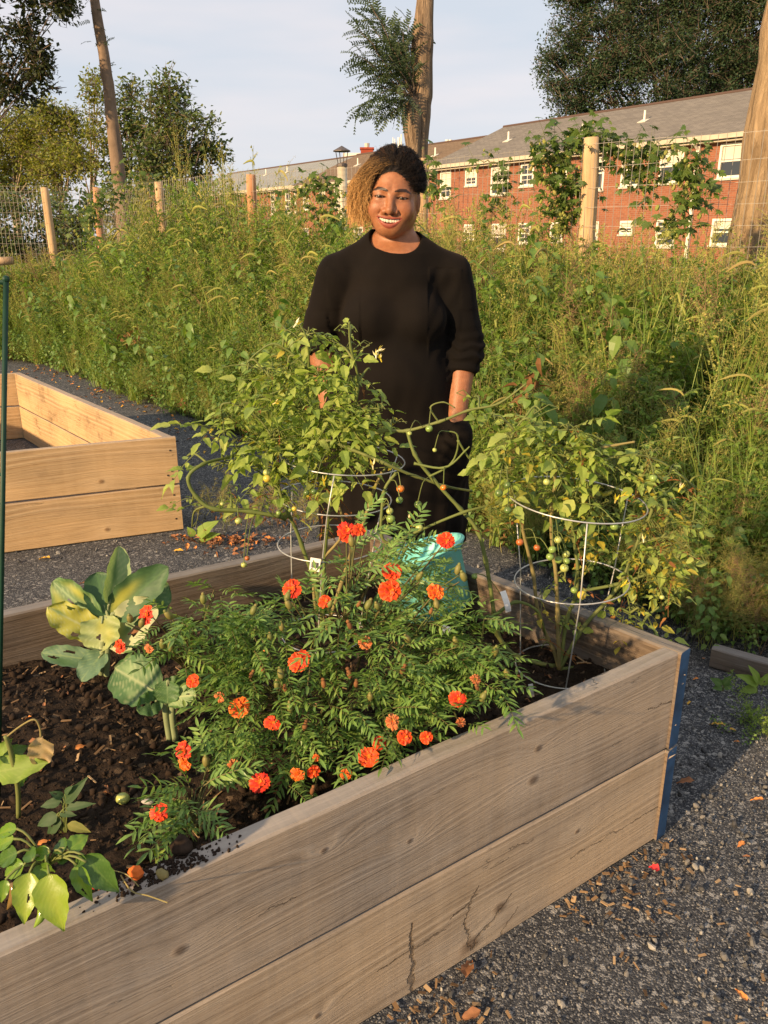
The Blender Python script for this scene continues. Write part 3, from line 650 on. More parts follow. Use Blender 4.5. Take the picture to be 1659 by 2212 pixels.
# tall stainless flue behind the fence
M_steel, t, b = mat('flue_steel', .35, .5); b.inputs['Metallic'].default_value = .35; t.links.new(ramp(t, nois(t, mapping(t, coord(t), (3, 3, 14)), 1., 3), [(.3, (.50, .42, .28)), (.7, (.74, .64, .44))]), b.inputs['Base Color'])
M_cap = plain('flue_cap_metal', (.12, .10, .09), .5, .4, metal=.5)
Yf = 15.; p = aty(741, 500, Yf); tp = aty(737, 320, Yf); e = empty('metal_flue', (p.x, Yf, 0), label='tall shiny steel flue pipe with a rain cap, left of the woman', cat='flue pipe')
g = Geo(); r_ = .082; hz = tp.z - .30; tube(g, [(0, 0, 0), (0, 0, hz)], r_, 16)
gobj('pipe', g, M_steel, e, smooth=True)
for z in (hz - .45, hz - .9, hz - 1.4): g = Geo(); tube(g, [(0, 0, z), (0, 0, z + .04)], r_ + .006, 16); gobj('band', g, M_steel, e)
g = Geo(); lathe(g, [(r_, hz), (r_ + .012, hz + .01), (r_ + .012, hz + .05), (r_ - .01, hz + .06)], 16); gobj('collar', g, M_cap, e)
g = Geo(); lathe(g, [(.0, tp.z + .04), (.15, tp.z - .04), (.15, tp.z - .055), (.0, tp.z - .03)], 16); gobj('rain_cap', g, M_cap, e)
for k in range(4): a = k*math.pi/2 + .4; g = Geo(); tube(g, [(.07*math.cos(a), .07*math.sin(a), hz + .04), (.115*math.cos(a), .115*math.sin(a), tp.z - .04)], .007, 4); gobj('cap_strut', g, M_cap, e)
# ================================================================ TREES AND TRUNKS
def rv(a): return rng.uniform(-a, a)
M_oak = leafmat('dark_oak_leaf', [(0.0376, 0.077, 0.0354), (0.0538, 0.0903, 0.0354), (0.0699, 0.0903, 0.0329), (0.043, 0.0797, 0.0379)], .25)
M_row = leafmat('yellow_green_leaf', [(0.2565, 0.27, 0.0473), (0.2025, 0.2362, 0.0473), (0.324, 0.297, 0.054), (0.1485, 0.2025, 0.054)], .35)
M_mid = leafmat('mid_green_leaf', [(0.108, 0.1688, 0.054), (0.135, 0.1755, 0.054), (0.0878, 0.135, 0.0607), (0.2025, 0.2025, 0.0473)], .3)
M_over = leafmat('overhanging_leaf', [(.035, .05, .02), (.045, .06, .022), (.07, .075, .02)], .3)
M_limb = bark('limb_bark', (.08, .06, .045), (.17, .13, .095), (9, 9, 2), .02)
M_limb_pale = bark('pale_limb_bark', (.20, .15, .10), (.36, .28, .19), (9, 9, 2), .02)
LF = [.05, .75, 1, .7, .05]
def cluster(m, n, r, ll, lw, seed, flat=.7):
    q_ = random.Random(seed); g = Geo()
    for i in range(n):
        d = Vector((q_.gauss(0, 1), q_.gauss(0, 1), q_.gauss(0, 1)*flat)).normalized()*r*q_.random()**.5
        M = Matrix.Translation(d) @ Euler((q_.uniform(-1.1, .7), q_.uniform(-.7, .7), q_.uniform(0, 6.3))).to_matrix().to_4x4()
        leaf(g, ll*q_.uniform(.7, 1.2), lw*q_.uniform(.8, 1.2), [.1, 1, .1], .2, .2, M=M)
    for i in range(5):
        d = Vector((q_.gauss(0, 1), q_.gauss(0, 1), q_.gauss(0, 1)*flat)).normalized()*r; tube(g, [(0, 0, 0), d*.5, d], [.012, .008, .003], 3, m=1, cap=False)
    return g.mesh('leaf_cluster', [m, M_limb])
for nm, m, ll in (('oak_cl', M_oak, .17), ('row_cl', M_row, .12), ('mid_cl', M_mid, .13), ('over_cl', M_over, .085)):
    variants(nm, [cluster(m, 46, {'oak_cl': .62, 'over_cl': .24}.get(nm, .42), ll, ll*.55, 31 + k) for k in range(4)])
def tree(label, Y, lobes, base, vset, trunk_r, cs=1., dens=1., deep=.5, limbm=None, name='tree', cat='tree', group=None):
    """lobes: (px, py, radius px); base: trunk foot px; everything becomes a crown of clusters carried by limbs"""
    bx = ray(base, 519.8); e = empty(name, (bx[0]/bx[1]*Y, Y, 0), label=label, cat=cat, group=group); inv = Matrix.Translation(-e.location)
    sc_px = Y/(FPX*_c); pts, ro, sl, ix = [], [], [], []; g = Geo(); foot = e.location.copy()
    cx = sum(l[0] for l in lobes)/len(lobes); lowest = max(l[1] for l in lobes); hubz = aty(cx, lowest, Y).z; hub = Vector((foot.x*.5 + aty(cx, lowest, Y).x*.5, Y, max(1.2, hubz*.75)))
    tube(g, [foot, foot.lerp(hub, .5) + Vector((rv(.1), rv(.1), 0)), hub], [trunk_r*1.1, trunk_r*.9, trunk_r*.6], 9)
    for (px, py, rp) in lobes:
        c_ = aty(px, py, Y); r_ = rp*sc_px; c_.y += rv(r_*deep + .3)
        mid = hub.lerp(c_, .5) + Vector((0, 0, -.12*(c_ - hub).length)); pl = [hub, mid, c_]
        tube(g, pl, [trunk_r*.30, trunk_r*.18, trunk_r*.05], 5)
        nb = max(6, int(r_*r_*dens*55/cs/cs))
        for i in range(nb):
            d = Vector((rng.gauss(0, 1), rng.gauss(0, 1)*.9, rng.gauss(0, 1))).normalized()*r_*(rng.uniform(.1, 1)**.45)*.92
            p = c_ + d
            if mn.noise(p/(r_*.45 + .15)) < -.22: continue
            pts.append(p - foot); ro.append([rv(.5), rv(.5), rng.uniform(0, 6.3)]); sl.append(cs*rng.uniform(.6, 1.15)); ix.append(rng.randrange(4))
            if i % 7 == 0: tube(g, [mid.lerp(c_, .7), (c_ + p)/2 + Vector((0, 0, -.05*r_)), p], [trunk_r*.12, trunk_r*.07, .01], 3, cap=False)
    gobj('trunk', g, limbm or M_limb, e, smooth=True, M=inv)
    scatter('crown', vset, pts, ro, sl, ix, e, kind='stuff'); return e
tree('very large dark oak towering behind the near brick house roof', 52, [(1262, 20, 60), (1225, 85, 42), (1200, 132, 32), (1185, 190, 24), (1222, 215, 42), (1262, 160, 62), (1330, 80, 90), (1310, 205, 62), (1420, 50, 95), (1420, 165, 80), (1520, 80, 105), (1510, 190, 75), (1625, 70, 100), (1630, 190, 80), (1238, 248, 40), (1350, 245, 50), (1450, 235, 45), (1260, -60, 70), (1400, -80, 110), (1560, -80, 120), (1720, -20, 120), (1720, 120, 110), (1180, 118, 18), (1560, 215, 50)],
     1480, 'oak_cl', .35, cs=1.1, dens=.62)
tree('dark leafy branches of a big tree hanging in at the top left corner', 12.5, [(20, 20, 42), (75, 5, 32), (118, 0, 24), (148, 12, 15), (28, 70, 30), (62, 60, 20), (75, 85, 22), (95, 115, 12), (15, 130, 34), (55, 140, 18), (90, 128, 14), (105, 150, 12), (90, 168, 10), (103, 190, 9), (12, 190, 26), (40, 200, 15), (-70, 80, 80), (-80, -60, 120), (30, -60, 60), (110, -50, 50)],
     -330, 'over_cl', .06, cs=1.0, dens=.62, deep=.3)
tree('yellow-green bushy tree at the far left edge beyond the fence', 27, [(15, 300, 42), (58, 275, 40), (20, 370, 60), (75, 335, 50), (-50, 330, 80), (30, 240, 22)], 40, 'row_cl', .16, dens=1.5, limbm=M_limb_pale, group='trees in the row beyond the left fence')
tree('yellow-green tree with fine crown, second from the left edge beyond the fence', 26, [(105, 255, 32), (130, 285, 45), (155, 262, 22), (125, 345, 50), (170, 330, 40), (95, 235, 15), (100, 390, 40)], 140, 'row_cl', .13, dens=1.5, limbm=M_limb_pale, group='trees in the row beyond the left fence')
tree('narrow upright tree with bare forked lower limbs just left of the leaning trunk', 24, [(193, 165, 12), (202, 188, 18), (205, 215, 20), (208, 245, 20), (190, 290, 22), (218, 270, 18), (178, 345, 24), (225, 310, 22), (215, 365, 30)], 190, 'row_cl', .10, dens=1.1, limbm=M_limb_pale, group='trees in the row beyond the left fence')
tree('small green tree with a pointed top between the leaning trunk and the round tree', 24, [(277, 188, 10), (270, 212, 18), (262, 240, 20), (285, 255, 22), (262, 290, 32), (300, 300, 34), (260, 345, 40), (305, 360, 45), (250, 395, 30)], 285, 'mid_cl', .13, dens=1.1, group='trees in the row beyond the left fence')
tree('rounded green tree with drooping right side, rightmost of the far left row', 23, [(372, 178, 12), (350, 198, 20), (378, 205, 20), (335, 232, 30), (370, 240, 34), (400, 240, 12), (345, 285, 42), (395, 280, 32), (425, 278, 24), (452, 272, 15), (440, 305, 22), (460, 325, 12), (395, 320, 36), (345, 340, 46), (415, 350, 26), (375, 385, 40), (425, 378, 20), (330, 400, 40)], 365, 'mid_cl', .16, dens=1.2, group='trees in the row beyond the left fence')

tree('dark low thicket of bushes filling the gap under the far left tree row', 20, [(-60, 450, 60), (20, 460, 50), (90, 470, 45), (150, 460, 45), (210, 450, 40), (260, 455, 40), (310, 445, 40), (360, 440, 40), (-60, 520, 60), (30, 530, 50), (110, 530, 50), (190, 520, 45), (270, 520, 45), (350, 500, 45), (420, 440, 35), (460, 470, 40)], 150, 'mid_cl', .08, dens=1.2, name='thicket', cat='bushes')
M_barkA = bark('ridged_bark', (.07, .045, .03), (.30, .215, .14), (30, 30, 3.0), .07); M_barkB = bark('smooth_brown_bark', (.12, .085, .058), (.23, .16, .11), (14, 14, 5), .008)
M_barkC = bark('golden_bark', (.12, .08, .045), (.34, .24, .14), (24, 24, 3.2), .05)
def trunk(label, Y, path, m, n=18, name='bare_trunk', rough=.06, fr=9):
    f0 = aty(path[-1][0], 519.8, Y); pts, rr = [], []
    for px, py, w in path: p = aty(px, py, Y); pts.append(p); rr.append(w*.5*Y/(FPX*_c))
    P3 = np.array([tuple(p) for p in pts]); tt = np.linspace(0, len(pts) - 1, 44)
    P3 = np.stack([np.interp(tt, range(len(pts)), P3[:, k]) for k in range(3)], 1); rr = np.interp(tt, range(len(pts)), rr)
    last = P3[-1].copy(); ext = np.array([[last[0], last[1], last[2]*(1 - k/4)] for k in (1, 2, 3, 4)]); ext[-1][2] = 0
    P3 = np.vstack([P3, ext]); rr = np.r_[rr, rr[-1]*np.array([1.02, 1.06, 1.12, 1.35])]
    e = empty(name, (last[0], Y, 0), label=label, cat='tree trunk'); g = Geo(); tube(g, P3, rr, n, cap=True); V = g.V[0]
    for i in range(len(P3)):
        for j in range(n):
            a = 2*math.pi*j/n; s_ = 1 + rough*mn.noise((math.cos(a)*1.6, math.sin(a)*1.6, P3[i][2]*.8)) + rough*.7*mn.noise((math.cos(a)*fr*.5, math.sin(a)*fr*.5, P3[i][2]*1.5))
            V[i*n + j] = P3[i] + (V[i*n + j] - P3[i])*s_
    gobj('trunk', g, m, e, smooth=True, M=Matrix.Translation(-e.location)); return e
trunk('slim bare brown trunk leaning left, tall above the left fence posts', 13, [(196, -60, 14), (203, -10, 16), (212, 50, 18), (225, 120, 19), (230, 165, 21), (234, 180, 20), (243, 270, 22), (255, 370, 25), (262, 420, 26), (267, 500, 26)], M_barkB, rough=.04)
# sprigs on the slim trunk
tk = trunk('thick bare grey-brown trunk with a burst of feathery sprouts, behind the woman', 9.5, [(921, -60, 29), (918, 0, 29), (915, 40, 32), (912, 90, 38), (911, 130, 37), (912, 180, 37), (913, 205, 36), (906, 225, 42), (902, 250, 47), (901, 280, 44), (901, 310, 40), (902, 345, 36), (904, 400, 36), (903, 500, 38)], M_barkA, n=30, rough=.12, fr=12)
g = Geo(); pl = [aty(*p, 9.42) for p in ((893, 208), (889, 230), (890, 262), (893, 320), (896, 400))]; tube(g, pl, [.03, .10, .11, .08, .05], 14)
gobj('broken_stub', g, M_barkA, tk, smooth=True, M=Matrix.Translation(-tk.location))
M_sprout = leafmat('sprout_leaf', [(0.068, 0.102, 0.0595), (0.085, 0.1275, 0.068), (0.102, 0.1445, 0.0595)], .3)
def pinnate(ln, n, lw, ll, m, seed, droop=.3):
    q_ = random.Random(seed); g = Geo(); pts = [Vector((0, ln*k/8, -droop*ln*(k/8)**2)) for k in range(9)]; tube(g, pts, [.0025]*8 + [.001], 3, cap=False)
    for i in range(n):
        t_ = .12 + .88*i/(n - 1); p = Vector((0, ln*t_, -droop*ln*t_*t_))
        for s_ in (-1, 1):
            leaf(g, ll*q_.uniform(.8, 1.1)*(1 - .3*t_), lw, [.2, 1, .8, .2], .1, .15, M=Matrix.Translation(p) @ Euler((rv(.25), rv(.3) + .3*s_*-1, -s_*1.2)).to_matrix().to_4x4())
    return g.mesh('feather_leaf', m)
variants('feather', [pinnate(.22, 9, .017, .042, M_sprout, k, .25 + .1*k) for k in range(4)])
pts, ro, sl, ix = [], [], [], []; g = Geo()
ends = [(797, 2), (812, 20), (770, 60), (790, 80), (768, 118), (785, 150), (800, 185), (772, 238), (800, 248), (825, 258), (845, 250), (865, 60), (880, 45), (850, 90), (840, 120), (830, 160), (820, 205), (870, 140), (855, 190), (868, 85), (872, 200), (850, 60), (842, 140), (790, 40), (845, 225), (870, 230), (866, 110), (877, 75), (875, 165), (860, 150), (858, 215), (885, 130)]
for px, py in ends:
    a = aty(893 + rv(4), 215 + rv(12), 9.42); b_ = aty(px, py, 9.45 + rv(.35)); path = curve(a, b_, (0, 0, .05 + rv(.03)), 9, .015); tube(g, path, [.008]*4 + [.005]*4 + [.002], 4, cap=False)
    nl = max(6, int((b_ - a).length*24))
    for k in range(nl):
        t_ = .25 + .75*(k + rng.random())/nl; i = min(7, int(t_*8)); p = path[i].lerp(path[i + 1], t_*8 - i); d = (path[i + 1] - path[i]).normalized()
        sd_ = 1 if k % 2 else -1; yaw = math.atan2(-d.x, d.y); dir_ = Vector((d.x + sd_*.5*-d.z, rv(.7), d.z + sd_*.5*d.x + rv(.2))).normalized()
        qx = dir_.to_track_quat('Y', 'Z').to_euler(); pts.append(p - tk.location); ro.append([qx.x, qx.y + rv(.8), qx.z]); sl.append(rng.uniform(.7, 1.15)); ix.append(rng.randrange(4))
gobj('shoot', g, M_limb, tk, M=Matrix.Translation(-tk.location)); scatter('sprouts', 'feather', pts, ro, sl, ix, tk, kind='stuff')
tr = trunk('thick golden trunk leaning right at the right edge of the picture, flaring at its foot', 6.2, [(1720, -60, 74), (1693, 60, 76), (1690, 130, 78), (1676, 200, 80), (1658, 300, 86), (1645, 400, 82), (1627, 500, 85), (1610, 600, 90)], M_barkC, n=30, rough=.05, fr=10)
pts, ro, sl, ix = [], [], [], []
tl = [o for o in bpy.data.objects if o.name == 'bare_trunk'][0]
for px, py in ((196, 30), (200, 60), (203, 75), (198, 90), (205, 100), (240, 150), (250, 140), (248, 135), (243, 155), (230, 90), (195, 45)):
    p = aty(px, py, 13); pts.append(p - tl.location); ro.append([rng.uniform(0, .9), rv(1), rng.choice((1.5, -1.5)) + rv(.6)]); sl.append(rng.uniform(.7, 1.1)); ix.append(rng.randrange(4))
scatter('sprig', 'feather', pts, ro, sl, ix, tl, kind='stuff')

# ================================================================ WEEDS
WG = [(.22, .34, .065), (.27, .38, .075), (.33, .40, .10), (.17, .30, .075)]
M_wd = leafmat('weed_leaf', WG, .5, .65, .15); M_wdark = leafmat('broad_weed_leaf', [(0.1196, 0.2173, 0.0466), (0.1538, 0.2639, 0.0544), (0.2049, 0.295, 0.0621)], .35, .45)
M_seed = leafmat('weed_seed', [(0.414, 0.414, 0.1104), (0.3312, 0.3726, 0.0966), (0.4692, 0.4002, 0.138)], .3, .8, .1); M_tan = leafmat('dry_seed', [(.42, .32, .13), (.36, .31, .12), (.32, .29, .09)], .25, .9, .1)
M_grass = leafmat('grass_blade', [(0.2389, 0.35, 0.07), (0.3124, 0.4025, 0.0875), (0.441, 0.4375, 0.1225), (0.1837, 0.2975, 0.07)], .35, .45); M_pink = leafmat('pink_seed', [(.36, .22, .14), (.30, .20, .10)], .25, .9, .1)
M_dead = leafmat('dead_leaf', [(.22, .11, .05), (.16, .08, .035), (.28, .15, .07)], .2, .9, .1)
M_stem = plain('weed_stem', (.12, .14, .05), .7, .2)
L3 = [.15, 1, .1]; L4 = [.1, .95, .8, .08]; HEART = [.55, 1, .72, .05]
def mugwort(seed, h=1.0, big=1.):
    q_ = random.Random(seed); g = Geo(); lean = Vector((q_.uniform(-.15, .15), q_.uniform(-.15, .15), 0))
    st = [lean*h*t_*t_ + Vector((0, 0, h*t_)) for t_ in (0, .25, .5, .75, 1)]; tube(g, st, [.005, .0045, .0035, .0025, .001], 3, m=1, cap=False)
    for i in range(24):
        t_ = .08 + .9*i/24; p = lean*h*t_*t_ + Vector((0, 0, h*t_)); az = i*2.4 + q_.random(); L_ = h*(.24*(1 - t_) + .07)*q_.uniform(.7, 1.2)
        d = Vector((math.cos(az), math.sin(az), q_.uniform(.5, 1.1))).normalized(); e_ = p + d*L_ ; tube(g, [p, p.lerp(e_, .5) + Vector((0, 0, .01)), e_], [.002, .0015, .0006], 3, m=1, cap=False)
        nb = 7 + int(L_*52)
        for k in range(nb):
            u = (k + .6)/nb; pp = p.lerp(e_, u); M = Matrix.Translation(pp) @ Euler((q_.uniform(-.6, .7), q_.uniform(-.5, .5), az - 1.57 + q_.choice((-1, 1))*q_.uniform(.3, 1.3))).to_matrix().to_4x4()
            leaf(g, .044*big*q_.uniform(.6, 1.2)*(1.1 - .5*t_), .017*big, L3, .15, .25, M=M)
    return g.mesh('mugwort', [M_wd, M_stem])
def plume(seed, h=1.0):
    q_ = random.Random(seed); g = Geo(); lean = Vector((q_.uniform(-.2, .2), q_.uniform(-.2, .2), 0))
    P_ = lambda t_: lean*h*t_*t_ + Vector((0, 0, h*t_)); tube(g, [P_(t_) for t_ in (0, .3, .6, 1)], [.004, .0035, .0025, .001], 3, m=1, cap=False)
    for i in range(12):
        t_ = .1 + .4*i/12; az = i*2.4; M = Matrix.Translation(P_(t_)) @ Euler((q_.uniform(-.2, .6), 0, az)).to_matrix().to_4x4(); leaf(g, .06, .018, L3, .15, .4, M=M, m=2)
    for i in range(22):
        t_ = .45 + .54*i/22; p = P_(t_); az = i*2.4 + q_.random(); L_ = h*.22*(1.08 - t_)*q_.uniform(.7, 1.2) + .02; d = Vector((math.cos(az)*.8, math.sin(az)*.8, .9)).normalized()
        for k in range(int(8 + L_*100)):
            u = q_.random(); pp = p + d*L_*u + Vector((q_.gauss(0, .004), q_.gauss(0, .004), -.05*u*u*L_)); s_ = q_.uniform(.003, .006)
            a = Vector([q_.gauss(0, 1) for _ in range(3)]).normalized()*s_; b2_ = Vector([q_.gauss(0, 1) for _ in range(3)]).normalized()*s_; g.raw([pp - a, pp + b2_, pp + a, pp - b2_], [(0, 1, 2, 3)], 0)
    return g.mesh('seed_plume', [M_seed, M_stem, M_wd])
def broad(seed, h=.6, ls=.06):
    q_ = random.Random(seed); g = Geo(); lean = Vector((q_.uniform(-.3, .3), q_.uniform(-.3, .3), 0)); P_ = lambda t_: lean*h*t_*t_ + Vector((0, 0, h*t_))
    tube(g, [P_(t_) for t_ in (0, .3, .6, 1)], [.004, .003, .002, .001], 3, m=1, cap=False)
    for i in range(26):
        t_ = .1 + .9*i/26; az = i*2.4 + q_.random(); p = P_(t_); d = Vector((math.cos(az), math.sin(az), .6)).normalized(); e_ = p + d*q_.uniform(.03, .12)*(1.3 - t_); tube(g, [p, e_], [.0012, .001], 3, m=1, cap=False)
        leaf(g, ls*q_.uniform(.6, 1.2), ls*.75, HEART, .2, .35, M=Matrix.Translation(e_) @ Euler((q_.uniform(-.9, .2), q_.uniform(-.3, .3), az - 1.57)).to_matrix().to_4x4())
    return g.mesh('broadleaf_weed', [M_wdark, M_stem])
def grass(seed, h=.7, n=26):
    q_ = random.Random(seed); g = Geo()
    for i in range(n):
        az = q_.uniform(0, 6.3); L_ = h*q_.uniform(.5, 1.15); bend = q_.uniform(.15, .9); w = q_.uniform(.005, .010); d = Vector((math.cos(az), math.sin(az), 0)); sd_ = Vector((-d.y, d.x, 0)); v = []
        b0 = Vector((q_.gauss(0, .03), q_.gauss(0, .03), 0))
        for k in range(6):
            t_ = k/5; p = b0 + d*L_*bend*t_*t_ + Vector((0, 0, L_*(t_ - bend*.45*t_**3))); ww = w*(1 - t_)**.6 + .0005; v += [p - sd_*ww*.5, p + sd_*ww*.5]
        g.raw(v, [(2*k, 2*k + 1, 2*k + 3, 2*k + 2) for k in range(5)])
    return g.mesh('grass_tuft', M_grass)
def foxtail(seed, h=1.0, m=None):
    q_ = random.Random(seed); g = Geo()
    for s_ in range(4):
        az = q_.uniform(0, 6.3); d = Vector((math.cos(az), math.sin(az), 0)); L_ = h*q_.uniform(.75, 1.05); pts_ = [d*L_*.28*t_**2 + Vector((q_.gauss(0, .01), 0, L_*t_)) for t_ in (0, .3, .6, .85, 1)]
        tube(g, pts_, [.0016, .0015, .0013, .0012, .001], 3, m=1, cap=False); top = pts_[-1]; hl = q_.uniform(.08, .13); hd = [top + d*(.06*u + .05*u*u)*hl/.1 + Vector((0, 0, hl*(.75*u - .85*u*u))) for u in (0, .2, .4, .6, .8, 1)]
        tube(g, hd, [.003, .0055, .006, .006, .005, .002], 5, m=0)
        for k in range(60):
            u = q_.random()*5; i = min(4, int(u)); p = hd[i].lerp(hd[i + 1], u - i); v_ = Vector([q_.gauss(0, 1) for _ in range(3)]).normalized(); e_ = p + v_*.012; w = Vector((v_.z, v_.x, -v_.y))*.0006; g.raw([p - w, p + w, e_], [(0, 1, 2)], 0)
        for k in range(4):
            p = pts_[0].lerp(pts_[3], q_.uniform(.1, .9)); leaf(g, q_.uniform(.12, .22), .008, [.6, 1, .8, .4, .05], .3, .7, m=2, M=Matrix.Translation(p) @ Euler((q_.uniform(.3, 1), 0, q_.uniform(0, 6.3))).to_matrix().to_4x4())
    return g.mesh('foxtail', [m or M_seed, M_stem, M_grass])
def airy(seed, h=.7, m=None):
    q_ = random.Random(seed); g = Geo()
    for s_ in range(2):
        az0 = q_.uniform(0, 6.3); top = Vector((math.cos(az0)*.15*h, math.sin(az0)*.15*h, h)); tube(g, [(0, 0, 0), top*.5, top], [.0018, .0014, .0006], 3, m=1, cap=False)
        for i in range(26):
            t_ = .35 + .65*i/26; p = top*t_; az = q_.uniform(0, 6.3); L_ = h*.30*(1.15 - t_)*q_.uniform(.6, 1.2); d = Vector((math.cos(az), math.sin(az), q_.uniform(.2, 1))).normalized(); e_ = p + d*L_
            for k in range(3):
                e2 = e_ + Vector([q_.gauss(0, .025) for _ in range(3)]); tube(g, [p, p.lerp(e2, .5) + Vector((0, 0, .006)), e2], [.0007, .0006, .0004], 3, m=1, cap=False)
                for j in range(3):
                    pp = p.lerp(e2, q_.uniform(.4, 1)) + Vector([q_.gauss(0, .005) for _ in range(3)]); a = Vector([q_.gauss(0, 1) for _ in range(3)]).normalized()*.0035; b2_ = Vector([q_.gauss(0, 1) for _ in range(3)]).normalized()*.0025; g.raw([pp - a, pp + b2_, pp + a, pp - b2_], [(0, 1, 2, 3)], 0)
    return g.mesh('airy_panicle', [m or M_tan, m or M_seed])
def drybunch(seed):
    q_ = random.Random(seed); g = Geo()
    for i in range(16): leaf(g, q_.uniform(.03, .07), .025, HEART, .5, .8, M=TRS((q_.gauss(0, .05), q_.gauss(0, .05), q_.uniform(.1, .3)), (q_.uniform(-1.5, .5), q_.uniform(-1, 1), q_.uniform(0, 6.3))))
    return g.mesh('dry_bunch', [M_dead])
vm = [mugwort(1), mugwort(2), mugwort(3, big=1.25), mugwort(4, big=.85),          # 0-3
      plume(5), plume(6), plume(7),                                               # 4-6
      broad(8), broad(9, ls=.075), broad(10, ls=.05),                             # 7-9
      grass(11), grass(12), grass(13, n=34),                                      # 10-12
      foxtail(14), foxtail(15), foxtail(16, m=M_tan),                             # 13-15
      airy(17), airy(18), airy(19, m=M_pink),                                     # 16-18
      drybunch(20)]                                                               # 19
variants('weedset', vm)
edge = [(-11., 9.6), (-5.4, 9.8), (-4.2, 9.3), (-3.3, 8.4), (-2.56, 7.35), (-1.46, 6.05), (-.6, 5.0), (.05, 4.1), (.55, 3.3), (1.02, 2.62), (1.5, 2.3), (2.4, 1.9)]
ex = [p[0] for p in edge]; ey = [p[1] for p in edge]
fl = sorted([(p.x, p.y) for p in PP[:6]]); fx = [p[0] for p in fl]; fy = [p[1] for p in fl]
# top line of the growth as it stands along the fence: x at the fence -> height
hx = [-9, -4.2, -3.6, -2.9, -2.3, -1.75, -1.2, -.6, 0, .5, .9, 1.3, 1.7, 2.1, 2.6, 3.2, 5]
hz_ = [1.0, 1.15, 1.5, 1.85, 2.1, 2.25, 2.0, 1.66, 1.5, 1.52, 1.52, 1.42, 1.30, 1.42, 1.40, 1.32, 1.3]
lists = {}
def addw(kind, p, s_, tilt=.15, grp='w'):
    L_ = lists.setdefault(grp, ([], [], [], [])); L_[0].append(p); L_[1].append([rv(tilt), rv(tilt), rng.uniform(0, 6.3)]); L_[2].append(s_ if hasattr(s_, '__len__') else (s_, s_, s_)); L_[3].append(kind)
def zone(n, x0, x1, seed_shift=0):
    k = 0; tries = 0
    while k < n and tries < n*6:
        tries += 1
        x = rng.uniform(x0, x1); ye = np.interp(x, ex, ey); yf = np.interp(x, fx, fy, left=11.0, right=4.2) + .7
        if yf < ye + .8: yf = ye + .8
        y = ye + (yf - ye)*rng.random()**1.15; de = (y - ye)*.62
        xf = x + (y - np.interp(x, fx, fy))*.25; top = np.interp(xf, hx, hz_); hmax = min(top, .42 + .95*de + .10*mn.noise((x*1.5, y*1.5, 0)))
        hmax *= 1 + .13*mn.noise((x*2.1, y*2.1, 4))
        if x > .6: hmax = min(hmax, .38 + .62*de)
        k += 1; n1_ = mn.noise((x*.9, y*.9, 7.7)); n2_ = mn.noise((x*.8 + 9, y*.8, 2.2)); r = rng.random(); left = x < .2
        if de < .22:
            kind = rng.choice((7, 8, 9, 7, 9, 10, 16, 0)) if r < .8 else rng.choice((2, 12, 19)); s_ = rng.uniform(.28, .55) if kind in (7, 8, 9) else rng.uniform(.3, .5)
            if not left and rng.random() < .25: kind = rng.choice((16, 17)); s_ = rng.uniform(.4, .6)
            addw(kind, (x, y, 0), s_*1.15, .4); continue
        if r < (.56 if left else .46) + .12*n1_: kind = rng.choice((0, 1, 2, 3)); h_ = hmax*rng.uniform(.65, 1.0)
        elif r < (.68 if left else .62) + .1*n2_: kind = rng.choice((4, 5, 6)); h_ = hmax*rng.uniform(.8, 1.08)
        elif r < .79: kind = rng.choice((10, 11, 12)); h_ = hmax*rng.uniform(.7, 1.05)/.8
        elif r < .88: kind = rng.choice((7, 8, 9)); h_ = None
        elif r < .90: kind = rng.choice((13, 14, 15, 14)); h_ = hmax*rng.uniform(.85, 1.12)
        elif r < .985: kind = rng.choice((16, 17, 18)) if (n2_ > .05 or not left) else rng.choice((4, 13)); h_ = hmax*rng.uniform(.75, 1.1)
        else: kind = 19 if rng.random() < .35 else 7; h_ = None
        if kind in (7, 8, 9): z0 = rng.uniform(0, max(.02, hmax - .45)); addw(kind, (x, y, z0*.9), rng.uniform(.8, 1.15)*(.6 if y < 3.6 else 1), .5); continue
        if kind == 7: addw(kind, (x, y, rng.uniform(0, max(.02, hmax - .45))), rng.uniform(.8, 1.1)*(.6 if y < 3.6 else 1), .5); continue
        if kind == 19: addw(kind, (x, y, rng.uniform(0, hmax*.8)), 1.2, .5); continue
        if kind in (10, 11, 12): h_ = min(h_, 1.5); addw(kind, (x, y, 0), (h_*.9, h_*.9, h_/.75), .12); continue
        base_s = {0: 1.05, 1: 1.05, 2: 1.05, 3: 1.05}.get(kind, 1.); w_ = max(.62, min(1.15, h_)); addw(kind, (x, y, 0), (w_*1.1, w_*1.1, h_/base_s/(.7 if kind in (16, 17, 18) else 1.)), .24)
zone(4300, -6.2, .4); zone(3600, .3, 3.6); zone(500, -10, -6)
for k_, (nm, (a, b_, c__, d__)) in enumerate(lists.items()): scatter('weeds', 'weedset', a, b_, c__, d__, kind='stuff')
# low ground cover carpet under the weeds so that no bare pavement shows between the stems
M_carp = plain('weed_bed_earth', (.045, .05, .02), .95, .1, var=.5, scale=22)
g = Geo(); v = []; xs_ = np.linspace(-9, 3.8, 90)
for x in xs_:
    ye = np.interp(x, ex, ey) + .12*mn.noise((x*4, 0, 0)) + .1
    for j in range(7): v.append((x, ye + j*.75, .012 + .05*min(1, j)))
g.raw(v, [(i*7 + j, (i + 1)*7 + j, (i + 1)*7 + j + 1, i*7 + j + 1) for i in range(89) for j in range(6)]); gobj('weed_bed', g, M_carp, smooth=True, kind='structure')
